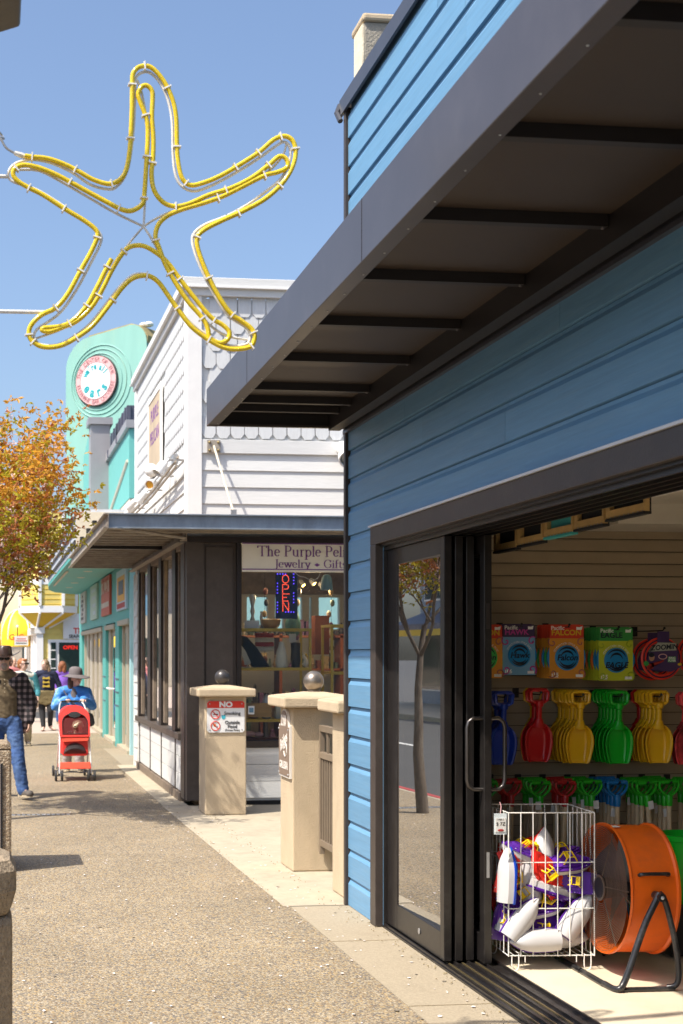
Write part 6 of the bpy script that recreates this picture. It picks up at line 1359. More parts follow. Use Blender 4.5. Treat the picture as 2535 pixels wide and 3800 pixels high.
hullm = shared(hull_mb(), 'hull', 'hull_white', 30); decks = {k: shared(deck_mb(), 'deck', 'boat_' + k, 30) for k in ('purple', 'red', 'blue')}; cabs = {k: shared(cabin_mb(), 'cabin_frame', 'boat_' + k, 50) for k in ('yellow', 'red')}; riv = shared(rivets_mb(), 'rivets', 'hull_white', 50)
tagb = shared(MB().box(-.02, .02, -.014, .014, -.052, -.0505), 'price_sticker', 'sign_cream')
def boat(px_, py_, v, deck, ang, facing, lab, tilt=0, roll=0, sc=1.0, cab='yellow'):
    """px,py: photo position of the centre; v: depth inside the bin; ang: bow direction in the picture (deg, 0 = right, 90 = up); facing: what looks at us - 'hull', 'deck', 'side' or 'sideup' """
    Yp = 7.03 + v; c = aty(px_, py_, Yp); c.x = max(c.x, 2.79 + .5 * BL * sc * abs(math.cos(R(ang)))); c.x = min(c.x, 3.29 - .5 * BL * sc * abs(math.cos(R(ang)))); c.z = max(c.z, .10 + .06 + .5 * BL * sc * abs(math.sin(R(ang))) * .9)
    bow = Vector((math.cos(R(ang)), math.sin(R(tilt)), math.sin(R(ang)))).normalized()
    look = {'hull': Vector((0, 1, .15)), 'deck': Vector((0, -1, .25)), 'sideup': Vector((0, -.35, 1)), 'sidedown': Vector((0, .3, -1)), 'hullup': Vector((0, .75, -.75))}[facing]
    look = (Quaternion(bow, R(roll)) @ look); zz = (look - bow * look.dot(bow)).normalized(); yy_ = zz.cross(bow)
    M = Matrix((bow, yy_, zz)).transposed().to_4x4(); M.translation = c
    t = thing('toy_boat', lab, 'toy boat', (0, 0, 0), 'toy boats in the wire bin'); t.matrix_world = M @ Matrix.Scale(sc, 4)
    for me_, n_ in ((hullm, 'hull'), (decks[deck], 'deck'), (cabs[cab], 'cabin_frame'), (riv, 'rivets')): link(D.objects.new(n_, me_), t)
    if 'hull' in facing: link(D.objects.new('price_sticker', tagb), t)
def bc(x, y): return 1810 + x / 3.564, 3050 + y / 3.564
boats = [((330, 1270), .04, 'purple', 52, 'hull', 'white hulled boat pointing up right at the lower left of the bin', 0, 0, 1.0), ((545, 1670), .03, 'purple', 181, 'hull', 'white hulled boat lying flat at the bottom front pointing left', 0, 12, 1.05), ((1190, 1670), .12, 'blue', -2, 'hull', 'white hulled boat with blue rim lying flat at the bottom right', 4, 10, 1.05), ((700, 1390), .10, 'purple', 178, 'deck', 'purple decked boat with yellow cabin above the bottom boats', 0, -8, .95), ((1180, 1220), .05, 'purple', 55, 'hull', 'white hulled boat pointing up right at the right of the bin', 0, 0, 1.05),
 ((830, 930), .08, 'purple', -18, 'sidedown', 'upside down purple rimmed boat slanting down right in the middle', 0, -20, 1.1), ((770, 1130), .10, 'purple', 10, 'sideup', 'white boat with purple rim and yellow cabin in the bin centre', 0, 0, .9), ((290, 700), .05, 'blue', 88, 'hull', 'blue rimmed boat standing on end at the left front', 0, -84, 1.1), ((770, 660), .045, 'red', 122, 'deck', 'red decked boat tipped nose up in the upper middle', 0, 0, 1.05), ((1090, 540), .06, 'purple', 4, 'sideup', 'purple rimmed boat with yellow cabin lying level near the top right', 0, 10, 1.05),
 ((1190, 790), .05, 'purple', 175, 'deck', 'purple decked boat with yellow cabin at the right under the level one', 20, 0, .95), ((400, 400), .12, 'purple', 158, 'sideup', 'purple rimmed boat slanting down right at the top left', 0, 6, 1.1), ((730, 370), .16, 'red', 80, 'hull', 'red rimmed boat standing on end at the top centre', 20, 0, .95), ((1030, 400), .20, 'purple', 8, 'sideup', 'boat with yellow cabin at the very top right', 0, 0, .9), ((90, 430), .14, 'red', 20, 'deck', 'red decked boat at the top left behind the door', 0, 0, 1.0),
 ((520, 760), .12, 'red', 100, 'hull', 'white hulled boat behind the standing blue rimmed one', 0, 0, 1.0), ((80, 640), .10, 'red', 75, 'deck', 'red boat half hidden by the door at mid height', 0, 0, 1.0), ((110, 930), .12, 'purple', 35, 'deck', 'purple decked boat at the left wires below the red boat', 0, 0, 1.05), ((100, 1180), .16, 'blue', 60, 'hull', 'white hulled boat at the left wires behind the lower boats', 0, 0, 1.0), ((1270, 1400), .16, 'purple', 150, 'deck', 'purple decked boat low at the right behind the slanting one', 0, 0, 1.0),
 ((120, 1640), .14, 'purple', 80, 'deck', 'purple decked boat at the bottom left corner of the bin', 0, 0, 1.0), ((500, 330), .26, 'red', 30, 'sideup', 'red rimmed boat with yellow cabin at the top behind', 0, 0, .95), ((900, 1000), .24, 'blue', 70, 'hull', 'blue rimmed boat deep in the middle of the bin', 0, 0, 1.0), ((600, 1200), .26, 'red', 130, 'hull', 'red rimmed boat deep in the lower middle of the bin', 0, 0, 1.0), ((1200, 1000), .26, 'purple', 100, 'hull', 'purple rimmed boat deep at the right of the bin', 0, 0, 1.0)]
rb_ = random.Random(2)
for i in range(14): boats.append(((rb_.uniform(150, 1350), 520 + 85 * i), rb_.uniform(.20, .33), ('purple', 'red', 'blue')[i % 3], rb_.uniform(0, 360), ('hull', 'deck', 'sideup')[i % 3 if i % 2 else 0], 'toy boat buried at the back of the bin, %s from the top' % ['first', 'second', 'third', 'fourth', 'fifth', 'sixth', 'seventh', 'eighth', 'ninth', 'tenth', 'eleventh', 'twelfth', 'thirteenth', 'fourteenth'][i], 0, 0, 1.0))
for p, v, dk, an, fc, lab, tl, rl, sc in boats: boat(*bc(*p), v, dk, an, fc, lab, tl, rl, sc, 'red' if dk == 'red' and 'top left' in lab else 'yellow')
# ================================================================ people
FOLD = ('jeans', 'tie_dye', 'flannel', 'henley', 'grey_pants', 'navy_knit', 'olive_cloth', 'teal_knit', 'violet', 'khaki', 'pink_cloth', 'floral')
def blob(mb, name, m, parent, voxel=.012, it=4, M=None, smooth=True):
    """closed, overlapping volumes fused into one continuous surface"""
    if M is not None: mb.v = [M @ p for p in mb.v]
    me = D.meshes.new(name); me.from_pydata([tuple(p) for p in mb.v], [], mb.f); me.update()
    o = D.objects.new(name, me); COL.objects.link(o)
    r = o.modifiers.new('r', 'REMESH'); r.mode = 'VOXEL'; r.voxel_size = voxel
    if it: s_ = o.modifiers.new('s', 'SMOOTH'); s_.factor = .5; s_.iterations = it
    bpy.context.view_layer.update()
    me2 = D.meshes.new_from_object(o.evaluated_get(bpy.context.evaluated_depsgraph_get())); me2.name = name
    D.objects.remove(o); D.meshes.remove(me)
    me2.transform(Matrix.Translation(-OFF[parent])); me2.materials.clear()
    if m in FOLD:
        ns = [v.normal.copy() for v in me2.vertices]
        for v, n_ in zip(me2.vertices, ns):
            c = v.co; a = mnoise.noise(Vector((c.x * 9, c.y * 9, c.z * 20 + 5 * c.x))) + .6 * mnoise.noise(Vector((c.x * 22 + 3, c.y * 22, c.z * 38)))
            v.co = c + n_ * (.011 * (abs(a) - .25))
        me2.update()
    me2.polygons.foreach_set('use_smooth', [True] * len(me2.polygons))
    return build(me2, name, m, parent)
def hand(mb, w, d, pal, k=1.0, curl=.5):
    """palm and five fingers from wrist w, pointing along d, palm facing pal"""
    w, d, pal = Vector(w), Vector(d).normalized(), Vector(pal).normalized(); pal = (pal - d * pal.dot(d)).normalized(); s_ = d.cross(pal)
    c = w + d * .045 * k
    for j in (-.02, -.007, .007, .02): mb.cap(w + s_ * j * k * .8, .014 * k, w + d * .082 * k + s_ * j * k * 1.15, .0125 * k, 8)
    for j, L in ((-.030, .060), (-.010, .074), (.010, .078), (.030, .068)):
        a = w + d * .085 * k + s_ * j * k; b = a + (d * (1 - curl * .4) + pal * curl * .6) * L * .5 * k; e = b + (d * (1 - curl) + pal * curl) * L * .5 * k
        mb.cap(a, .0092 * k, b, .0088 * k, 8); mb.cap(b, .0088 * k, e, .0075 * k, 8)
    a = w + d * .02 * k + s_ * .028 * k; b = a + (s_ * .6 + d * .6 + pal * .3).normalized() * .042 * k; mb.cap(a, .013 * k, b, .0105 * k, 8); mb.cap(b, .0105 * k, b + (d * .8 + pal * .4).normalized() * .03 * k, .0085 * k, 8)
def figure(J, k=1.0, wd=1.0):
    """whole body as one mesh from a joint table J (local coordinates, z up)"""
    b = MB(); V = {n: Vector(p) for n, p in J.items()}; hd = V['head']; fd = V['face'].normalized(); rt = Vector((-fd.y, fd.x, 0)).normalized()
    Mh = Matrix((rt, fd, Vector((0, 0, 1)))).transposed().to_4x4(); Mh.translation = hd
    b.ell((0, -.008, .02), (.074, .092, .098), 16, 12, Mh); b.ell((0, .022, -.045), (.056, .062, .065), 14, 10, Mh); b.ell((0, .05, -.075), (.028, .03, .026), 10, 8, Mh)
    b.cap(Mh @ Vector((0, .083, .012)), .010, Mh @ Vector((0, .104, -.022)), .014, 8); b.ell((0, .082, -.056), (.024, .012, .009), 10, 6, Mh)
    for s_ in (-1, 1): b.ell((s_ * .074, -.008, -.008), (.010, .018, .030), 8, 6, Mh); b.ell((s_ * .030, .078, .022), (.018, .012, .007), 8, 6, Mh); b.ell((s_ * .036, .068, -.02), (.020, .018, .018), 8, 6, Mh)
    b.cap(V['neck'], .056 * k, hd + Vector((0, 0, -.06)), .050 * k, 12)
    b.cap(V['chest'], .135 * k * wd, V['neck'] - Vector((0, 0, .05)), .075 * k, 16, (1.15, .75)); b.cap(V['pelvis'], .145 * k * wd, V['chest'], .14 * k * wd, 16, (1.1, .78))
    for s_ in 'LR':
        b.cap(V['neck'] - Vector((0, 0, .06)), .07 * k, V['sh' + s_], .058 * k); b.cap(V['sh' + s_], .055 * k, V['el' + s_], .042 * k); b.cap(V['el' + s_], .041 * k, V['wr' + s_], .027 * k)
        d = V['wr' + s_] - V['el' + s_]; hand(b, V['wr' + s_], V.get('hd' + s_, d), V.get('pm' + s_, Vector((0, -.3, 0)) - V['sh' + s_].copy() * Vector((1, 0, 0)).x + Vector((-V['sh' + s_].x, 0, 0))), .95 * k, .55)
        b.cap(V['pelvis'] + (V['hip' + s_] - V['pelvis']) * .5, .12 * k * wd, V['hip' + s_], .098 * k * wd); b.cap(V['hip' + s_], .095 * k * wd, V['kn' + s_], .058 * k); b.cap(V['kn' + s_], .058 * k, V['an' + s_], .038 * k)
        c = V['kn' + s_].lerp(V['an' + s_], .28) + Vector((0, .018, 0)); b.ell(tuple(c), (.052 * k, .056 * k, .11 * k), 12, 8)
        b.cap(V['an' + s_] + Vector((0, 0, -.02)), .036 * k, V['to' + s_], .026 * k, 12, (1, 1)); b.cap(V['an' + s_] - Vector((0, 0, .045)), .032 * k, V['to' + s_], .024 * k, 10)
    return b, Mh
def trouser(J, w0, w1, w2, hips, flare=0):
    b = MB(); V = {n: Vector(p) for n, p in J.items()}
    b.cap(V['pelvis'] + Vector((0, 0, .05)), hips, V['pelvis'] - Vector((0, 0, .03)), hips, 18, (1.12, .82))
    for s_ in 'LR':
        b.cap(V['pelvis'].lerp(V['hip' + s_], .6), hips * .85, V['hip' + s_], w0); b.cap(V['hip' + s_], w0, V['kn' + s_], w1); b.cap(V['kn' + s_], w1, V['an' + s_] + Vector((0, 0, .0 - flare)), w2)
    return b
def coat(J, body, up, lo, hem=.0, chest=None, sl=1.0):
    b = MB(); V = {n: Vector(p) for n, p in J.items()}; nk = V['neck'] - Vector((0, 0, .055))
    b.cap(V['pelvis'] + Vector((0, 0, hem)), body, V['chest'], chest or body, 20, (1.14, .84)); b.cap(V['chest'], chest or body, nk, .085, 18, (1.15, .8))
    for s_ in 'LR':
        b.cap(nk, .085, V['sh' + s_], up * 1.02); b.cap(V['sh' + s_], up, V['el' + s_], up * .86); b.cap(V['el' + s_], up * .86, V['el' + s_].lerp(V['wr' + s_], sl), lo)
    return b
def shoe(t, an, to, m, sole, M, k=1.0):
    an, to = Vector(an), Vector(to); d = (to - an); d.z = 0; d.normalize()
    b = MB().cap(an - Vector((0, 0, .02)), .048 * k, an - Vector((0, 0, .045)) + d * .02, .046 * k); b.cap(an - Vector((0, 0, .045)) - d * .03, .042 * k, to + Vector((0, 0, .008)), .038 * k, 12, (1, 1)); b.ell(tuple(to - d * .02), (.046 * k, .05 * k, .034 * k), 12, 8)
    blob(b, 'shoe', m, t, .010, 3, M)
    s_ = MB(); q = d.cross(Vector((0, 0, 1))); slope = (to.z - (an.z - .065)) / max(.05, (Vector((to.x - an.x, to.y - an.y, 0))).length)
    prof = [(-.065, .03), (-.05, .038), (.03, .036), (.12, .042), (.165, .036), (.19, .018)]
    pts = [(u, w_) for u, w_ in prof] + [(u, -w_) for u, w_ in reversed(prof)]
    def P(u, w_, z): p = an + d * u * k + q * w_ * k; return M @ Vector((p.x, p.y, an.z - .078 + slope * max(0, u) * .55 + z))
    n = len(pts); s_.add([P(u, w_, -.008) for u, w_ in pts] + [P(u, w_, .016) for u, w_ in pts], [tuple(range(n - 1, -1, -1)), tuple(range(n, 2 * n))] + [(i, (i + 1) % n, n + (i + 1) % n, n + i) for i in range(n)])
    build(s_, 'sole', sole, t)
mat('skin_light', (.66, .40, .29), .55, var=.06, scale=30); mat('skin_pale', (.66, .42, .33), .55, var=.06, scale=30)
mat('hair_brown', (.065, .035, .022), .55, var=.4, scale=50, bump=.8, bscale=60, stretch=(3, 3, .4)); mat('hair_red', (.34, .12, .035), .55, var=.35, scale=50, bump=.8, bscale=60, stretch=(3, 3, .4)); mat('hair_auburn', (.24, .085, .035), .55, var=.35, scale=50, bump=.8, bscale=60, stretch=(3, 3, .4)); mat('hair_ash', (.22, .14, .08), .6, var=.4, scale=40, bump=.8, bscale=60, stretch=(3, 3, .4)); mat('beard_grey', (.28, .23, .19), .8, var=.5, scale=80, bump=.8, bscale=120)
mat('lens_black', (.008, .008, .009), .08); mat('lip', (.40, .15, .12), .5)
def plaid(name, a, b, c, sc=9):
    m = D.materials.new(name); m.use_nodes = True; n = m.node_tree.nodes; l = m.node_tree.links; p = n['Principled BSDF']; p.inputs['Roughness'].default_value = .9
    tc = n.new('ShaderNodeTexCoord'); out = None
    for ax_ in ('X', 'Z'):
        w_ = n.new('ShaderNodeTexWave'); w_.bands_direction = ax_; w_.inputs['Scale'].default_value = sc * .5; w_.inputs['Distortion'].default_value = 1.2; w_.inputs['Detail'].default_value = 1
        l.new(tc.outputs['Object'], w_.inputs['Vector']); r_ = n.new('ShaderNodeMapRange'); r_.inputs[1].default_value = .45; r_.inputs[2].default_value = .62; l.new(w_.outputs['Fac'], r_.inputs[0])
        if out is None: out = r_.outputs[0]
        else:
            ad = n.new('ShaderNodeMath'); ad.inputs[1].default_value = 0; l.new(out, ad.inputs[0]); l.new(r_.outputs[0], ad.inputs[1]); out = ad.outputs[0]
    rp = n.new('ShaderNodeValToRGB'); e = rp.color_ramp.elements; e[0].color = (*a, 1); e[0].position = .15; e[1].color = (*c, 1); e[1].position = .85; m_ = e.new(.5); m_.color = (*b, 1)
    dv = n.new('ShaderNodeMath'); dv.operation = 'MULTIPLY'; dv.inputs[1].default_value = .5; l.new(out, dv.inputs[0]); l.new(dv.outputs[0], rp.inputs[0]); l.new(rp.outputs[0], p.inputs['Base Color']); MATS[name] = m
plaid('flannel', (.010, .009, .011), (.045, .035, .038), (.20, .16, .16))
mat('jeans', (.045, .10, .26), .85, var=.45, scale=7, bump=.4, bscale=40, dirt=.5, dcol=(.16, .27, .45), dscale=5); mat('henley', (.125, .092, .052), .9, var=.3, scale=14, bump=.3, bscale=60); mat('leather_hat', (.055, .030, .022), .35, var=.35, scale=8); mat('shoe_grey', (.10, .085, .075), .8, var=.2); mat('sole_tan', (.48, .40, .28), .8)
mat('tie_dye', (.05, .22, .58), .9, var=.2, scale=5, dirt=1.0, dcol=(.45, .62, .80), dscale=7, bump=.3, bscale=30); mat('felt_hat', (.155, .135, .135), .9, var=.1); mat('grey_pants', (.36, .32, .31), .9, var=.12, scale=10, bump=.2, bscale=30); mat('navy_knit', (.018, .022, .055), .9, var=.25, scale=10, bump=.2, bscale=30); mat('olive_cloth', (.17, .13, .06), .9, var=.15, bump=.2, bscale=30); mat('black_knit', (.012, .012, .014), .8, var=.2); mat('teal_knit', (.07, .28, .33), .9, var=.15, bump=.2, bscale=30); mat('floral', (.55, .55, .48), .9, var=.3, scale=30); mat('violet', (.20, .09, .48), .85, var=.15, bump=.2, bscale=30); mat('print_yellow', (.55, .38, .05), .8, var=.3, scale=30); mat('pink_cloth', (.50, .18, .18), .9, var=.1); mat('khaki', (.40, .33, .22), .9, var=.1)
def glasses(t, Mh, M):
    g_ = MB()
    for s_ in (-1, 1): g_.ell((s_ * .034, .086, .018), (.032, .014, .021), 12, 8, M @ Mh)
    g_.tube([M @ Mh @ Vector((-.02, .1, .025)), M @ Mh @ Vector((.02, .1, .025))], .004, 6)
    for s_ in (-1, 1): g_.tube([M @ Mh @ Vector((s_ * .062, .085, .025)), M @ Mh @ Vector((s_ * .078, .0, .02))], .004, 6)
    build(g_, 'sunglasses', 'lens_black', t, smooth=True)
def eyes(t, Mh, M):
    g_ = MB()
    for s_ in (-1, 1): g_.ell((s_ * .030, .087, .010), (.011, .006, .006), 8, 6, M @ Mh)
    build(g_, 'eyes', 'lens_black', t)
def mouth(t, Mh, M): build(MB().ell((0, .093, -.056), (.021, .005, .005), 10, 6, M @ Mh), 'lips', 'lip', t)
def person(label, X, Y, J, skin, k=1.0, wd=1.0, face=True):
    t = thing('person', label, 'person', (X, Y, 0), 'pedestrians on the sidewalk'); M = Matrix.Translation((X, Y, 0))
    b, Mh = figure(J, k, wd); blob(b, 'body', skin, t, .0075, 3, M)
    if face: mouth(t, Mh, M)
    return t, M, Mh
# ---- man in plaid shirt at the left edge, walking towards the camera (his left side shows)
mx = aty(17, 2600, 16.3).x
J = dict(head=(.0, -.02, 1.655), face=(-.05, -1, -.04), neck=(0, .0, 1.525), chest=(0, .01, 1.27), pelvis=(0, .02, .95), shL=(.205, .0, 1.43), elL=(.325, .04, 1.16), wrL=(.30, -.03, .91), shR=(-.205, .0, 1.43), elR=(-.30, .05, 1.16), wrR=(-.30, -.06, .92), hipL=(.105, .01, .91), knL=(.155, -.13, .50), anL=(.215, -.20, .115), toL=(.30, -.36, .075), hipR=(-.105, .02, .91), knR=(-.09, .06, .50), anR=(-.09, .30, .13), toR=(-.10, .16, .05))
t, M, Mh = person('man in dark plaid overshirt, leather hat and sunglasses walking at the left', mx, 16.3, J, 'skin_light', 1.03)
blob(trouser(J, .112, .086, .072, .155, .01), 'jeans', 'jeans', t, .012, 4, M)
blob(coat(J, .156, .052, .045, .03, .150, .05), 'henley_shirt', 'henley', t, .012, 4, M)
ov = MB(); V = {n: Vector(p) for n, p in J.items()}
for s_, sg in (('L', 1), ('R', -1)):
    ov.cap((sg * .150, .02, .84), .088, (sg * .140, .02, 1.34), .098, 14, (.78, 1.85)); ov.cap((sg * .105, .015, 1.37), .118, V['sh' + s_], .082); ov.cap(V['sh' + s_], .078, V['el' + s_], .074); ov.cap(V['el' + s_], .074, V['wr' + s_] + Vector((0, 0, .02)), .060)
    ov.cap((sg * .10, .06, 1.42), .07, (sg * .05, .06, 1.50), .06)
ov.cap((0, .13, .86), .07, (0, .11, 1.40), .08, 14, (2.0, .7))
blob(ov, 'plaid_overshirt', 'flannel', t, .012, 3, M)
for z in (1.42, 1.37, 1.32, 1.27): build(MB().ell((mx + .0, 16.3 - .145, z), (.008, .006, .008), 8, 6), 'button', 'khaki', t)
glasses(t, Mh, M)
bd = MB().ell((0, .070, -.084), (.036, .030, .036), 14, 10, Mh).ell((0, .088, -.040), (.032, .014, .009), 12, 8, Mh).ell((-.030, .076, -.062), (.010, .014, .026), 10, 8, Mh).ell((.030, .076, -.062), (.010, .014, .026), 10, 8, Mh); blob(bd, 'beard', 'beard_grey', t, .008, 2, M)
hr = MB().ell((0, -.025, .0), (.082, .085, .085), 16, 12, Mh); blob(hr, 'hair', 'hair_brown', t, .010, 2, M)
ht = MB(); n = 36
vs = []
for r_, zf in ((.085, .055), (.12, .052), (.165, .056), (.20, .066)):
    for j in range(n): a = 2 * PI * j / n; curl = (abs(math.cos(a)) ** 2) * (r_ - .085) * .35 - (abs(math.sin(a)) ** 2) * (r_ - .085) * .22; vs.append(M @ Mh @ Vector((r_ * .93 * math.cos(a), r_ * 1.12 * math.sin(a), zf + curl)))
ht.add(vs, [(i * n + j, i * n + (j + 1) % n, (i + 1) * n + (j + 1) % n, (i + 1) * n + j) for i in range(3) for j in range(n)])
o = build(ht, 'hat_brim', 'leather_hat', t, smooth=True); sm_ = o.modifiers.new('t', 'SOLIDIFY'); sm_.thickness = .005
build(MB().lathe([(.097, .05), (.094, .10), (.086, .150), (.07, .172), (.04, .165), (0, .160)], 24, M @ Mh @ Matrix.Diagonal((.96, 1.14, 1, 1))), 'hat_crown', 'leather_hat', t, smooth=50)
build(MB().lathe([(.0985, .055), (.0975, .078), (.096, .078), (.096, .055), (.0985, .055)], 24, M @ Mh @ Matrix.Diagonal((.96, 1.14, 1, 1))), 'hat_band', 'hair_brown', t)
shoe(t, J['anL'], J['toL'], 'shoe_grey', 'sole_tan', M, 1.05); shoe(t, J['anR'], J['toR'], 'shoe_grey', 'sole_tan', M, 1.05)
# ---- woman pushing the stroller, head turned to the right
wx, wy = aty(272, 2600, 19.75).x, 19.75
J = dict(head=(.03, -.10, 1.375), face=(.66, -.75, -.05), neck=(.01, -.06, 1.25), chest=(0, -.03, 1.02), pelvis=(0, .04, .80), shL=(.19, -.05, 1.17), elL=(.27, -.14, .97), wrL=(.115, -.33, 1.075), shR=(-.19, -.05, 1.17), elR=(-.27, -.14, .97), wrR=(-.115, -.33, 1.075), hdL=(-.15, -.9, -.1), hdR=(.15, -.9, -.1), pmL=(0, 0, -1), pmR=(0, 0, -1), hipL=(.085, .03, .77), knL=(.09, -.03, .43), anL=(.09, .0, .11), toL=(.10, -.15, .035), hipR=(-.085, .03, .77), knR=(-.085, .03, .43), anR=(-.085, .12, .11), toR=(-.09, -.02, .035))
t, M, Mh = person('woman in blue tie dye jacket and grey floppy hat pushing the red stroller', wx, wy, J, 'skin_light', .90)
blob(trouser(J, .094, .076, .07, .135), 'grey_trousers', 'grey_pants', t, .012, 4, M)
blob(coat(J, .165, .078, .062, .02, .17, .93), 'tie_dye_jacket', 'tie_dye', t, .012, 4, M)
blob(MB().cap((0, -.14, 1.02), .05, (.0, -.12, 1.2), .045, 12, (1.1, .6)), 'grey_top', 'felt_hat', t, .010, 3, M)
build(MB().tube(spline([M @ Vector(p) for p in ((-.15, -.16, 1.20), (-.06, -.215, 1.06), (.06, -.215, .95), (.17, -.17, .82))], False, 4), .012, 6), 'bag_strap', 'grey_dark', t)
blob(MB().cap((.235, -.05, .82), .05, (.25, -.05, .72), .055, 12, (.6, 1.2)), 'shoulder_bag', 'black', t, .010, 2, M)
hr = MB().ell((0, -.035, .012), (.084, .088, .098), 16, 12, Mh).cap(Mh @ Vector((-.055, -.05, -.02)), .045, Mh @ Vector((-.055, -.055, -.14)), .045).cap(Mh @ Vector((.055, -.05, -.02)), .045, Mh @ Vector((.055, -.055, -.14)), .045).cap(Mh @ Vector((0, -.07, 0)), .05, Mh @ Vector((0, -.06, -.15)), .05)
blob(hr, 'hair', 'hair_brown', t, .010, 2, M); glasses(t, Mh, M)
n = 32; vs = []
for r_, zf in ((.092, .06), (.13, .045), (.17, .025), (.205, .02)):
    for j in range(n): a = 2 * PI * j / n; vs.append(M @ Mh @ Vector((r_ * .98 * math.cos(a), r_ * 1.05 * math.sin(a), zf + .012 * math.sin(2 * a + 1) * (r_ - .09) * 8)))
o = build(MB().add(vs, [(i * n + j, i * n + (j + 1) % n, (i + 1) * n + (j + 1) % n, (i + 1) * n + j) for i in range(3) for j in range(n)]), 'hat_brim', 'felt_hat', t, smooth=True); o.modifiers.new('t', 'SOLIDIFY').thickness = .006
build(MB().lathe([(.098, .05), (.097, .10), (.088, .14), (.06, .165), (.0, .172)], 24, M @ Mh @ Matrix.Diagonal((1, 1.08, 1, 1))), 'hat_crown', 'felt_hat', t, smooth=50)
shoe(t, J['anL'], J['toL'], 'shoe_grey', 'sole_tan', M, .95); shoe(t, J['anR'], J['toR'], 'shoe_grey', 'sole_tan', M, .95)
# ---- woman in navy sweatshirt
nx, ny = aty(170, 2600, 30.6).x, 30.6
J = dict(head=(-.02, -.02, 1.485), face=(-.62, -.8, .05), neck=(0, 0, 1.36), chest=(0, 0, 1.12), pelvis=(0, .02, .86), shL=(.185, .0, 1.28), elL=(.30, .03, 1.04), wrL=(.33, .0, .82), shR=(-.185, 0, 1.28), elR=(-.27, .0, 1.04), wrR=(-.29, -.10, .83), hipL=(.10, .0, .80), knL=(.10, -.10, .45), anL=(.10, .06, .12), toL=(.20, -.06, .03), hipR=(-.10, .02, .80), knR=(-.085, -.03, .45), anR=(-.06, -.14, .10), toR=(-.08, -.28, .03))
t, M, Mh = person('woman in navy sweatshirt with yellow print, olive skirt and black leggings', nx, ny, J, 'skin_pale', .97, 1.12)
blob(trouser(J, .105, .076, .052, .155), 'leggings', 'black_knit', t, .013, 4, M)
sk = MB().cap((0, .02, .70), .175, (0, .02, .92), .168, 20, (1.18, .9)); sk.prism([(-.215, .62), (.02, .58), (.21, .66), (.20, .90), (-.20, .90)], 1, -.155, .18); blob(sk, 'skirt', 'olive_cloth', t, .014, 4, M)
blob(coat(J, .180, .075, .048, .02, .178, .97), 'sweatshirt', 'navy_knit', t, .013, 4, M)
for z, w_ in ((1.19, .085), (1.10, .08), (1.01, .085)): build(MB().prism([(-w_, z - .03), (-.02, z - .02), (.02, z - .02), (w_, z - .03), (w_ * .9, z + .035), (.0, z + .005), (-w_ * .9, z + .035)], 1, -.166, -.150, M), 'shirt_print', 'print_yellow', t)
hr = MB().ell((0, -.022, .036), (.090, .096, .095), 16, 12, Mh).cap(Mh @ Vector((-.065, -.05, -.02)), .042, Mh @ Vector((-.075, -.045, -.15)), .046).cap(Mh @ Vector((.065, -.05, -.02)), .042, Mh @ Vector((.075, -.045, -.15)), .046); blob(hr, 'hair', 'hair_ash', t, .011, 2, M); eyes(t, Mh, M)
for s_ in 'LR': build(MB().ell(tuple(M @ Vector((J['to' + s_][0] * .6 + J['an' + s_][0] * .4, J['to' + s_][1] * .6 + J['an' + s_][1] * .4, .012))), (.05, .11, .012), 12, 6), 'sandal_sole', 'hair_brown', t)
# ---- red haired woman in teal cardigan behind the man
tx_, ty_ = aty(86, 2600, 25.6).x, 25.6
J = dict(head=(.0, -.02, 1.53), face=(.75, -.65, .0), neck=(0, 0, 1.40), chest=(0, 0, 1.16), pelvis=(0, .02, .90), shL=(.19, .0, 1.32), elL=(.27, .03, 1.06), wrL=(.27, -.06, .84), shR=(-.19, 0, 1.32), elR=(-.25, .0, 1.06), wrR=(-.25, -.10, .86), hipL=(.09, .0, .86), knL=(.09, -.06, .48), anL=(.09, .06, .11), toL=(.11, -.08, .03), hipR=(-.09, .02, .86), knR=(-.09, -.03, .48), anR=(-.09, -.12, .10), toR=(-.10, -.26, .03))
t, M, Mh = person('red haired woman in teal cardigan and sunglasses behind the man', tx_, ty_, J, 'skin_pale', .97, 1.05)
blob(trouser(J, .10, .08, .07, .15), 'trousers', 'khaki', t, .014, 4, M); blob(coat(J, .165, .07, .055, .0, .165, .12), 'floral_top', 'floral', t, .014, 4, M)
cg = MB(); V = {n_: Vector(p) for n_, p in J.items()}
for s_, sg in (('L', 1), ('R', -1)): cg.cap((sg * .14, .03, .86), .08, (sg * .13, .02, 1.24), .085, 14, (.75, 1.7)); cg.cap((sg * .10, .02, 1.26), .085, V['sh' + s_], .07); cg.cap(V['sh' + s_], .072, V['el' + s_], .064); cg.cap(V['el' + s_], .064, V['el' + s_].lerp(V['wr' + s_], .45), .056)
cg.cap((0, .13, .88), .06, (0, .10, 1.28), .07, 14, (2.0, .7)); blob(cg, 'cardigan', 'teal_knit', t, .013, 3, M)
hr = MB().ell((0, -.035, .028), (.087, .090, .095), 16, 12, Mh).ell((0, -.06, -.03), (.08, .06, .06), 12, 8, Mh).ell((0, .045, .085), (.06, .045, .03), 12, 8, Mh); blob(hr, 'hair', 'hair_red', t, .011, 2, M); glasses(t, Mh, M)
shoe(t, J['anL'], J['toL'], 'shoe_grey', 'sole_tan', M, .95); shoe(t, J['anR'], J['toR'], 'shoe_grey', 'sole_tan', M, .95)
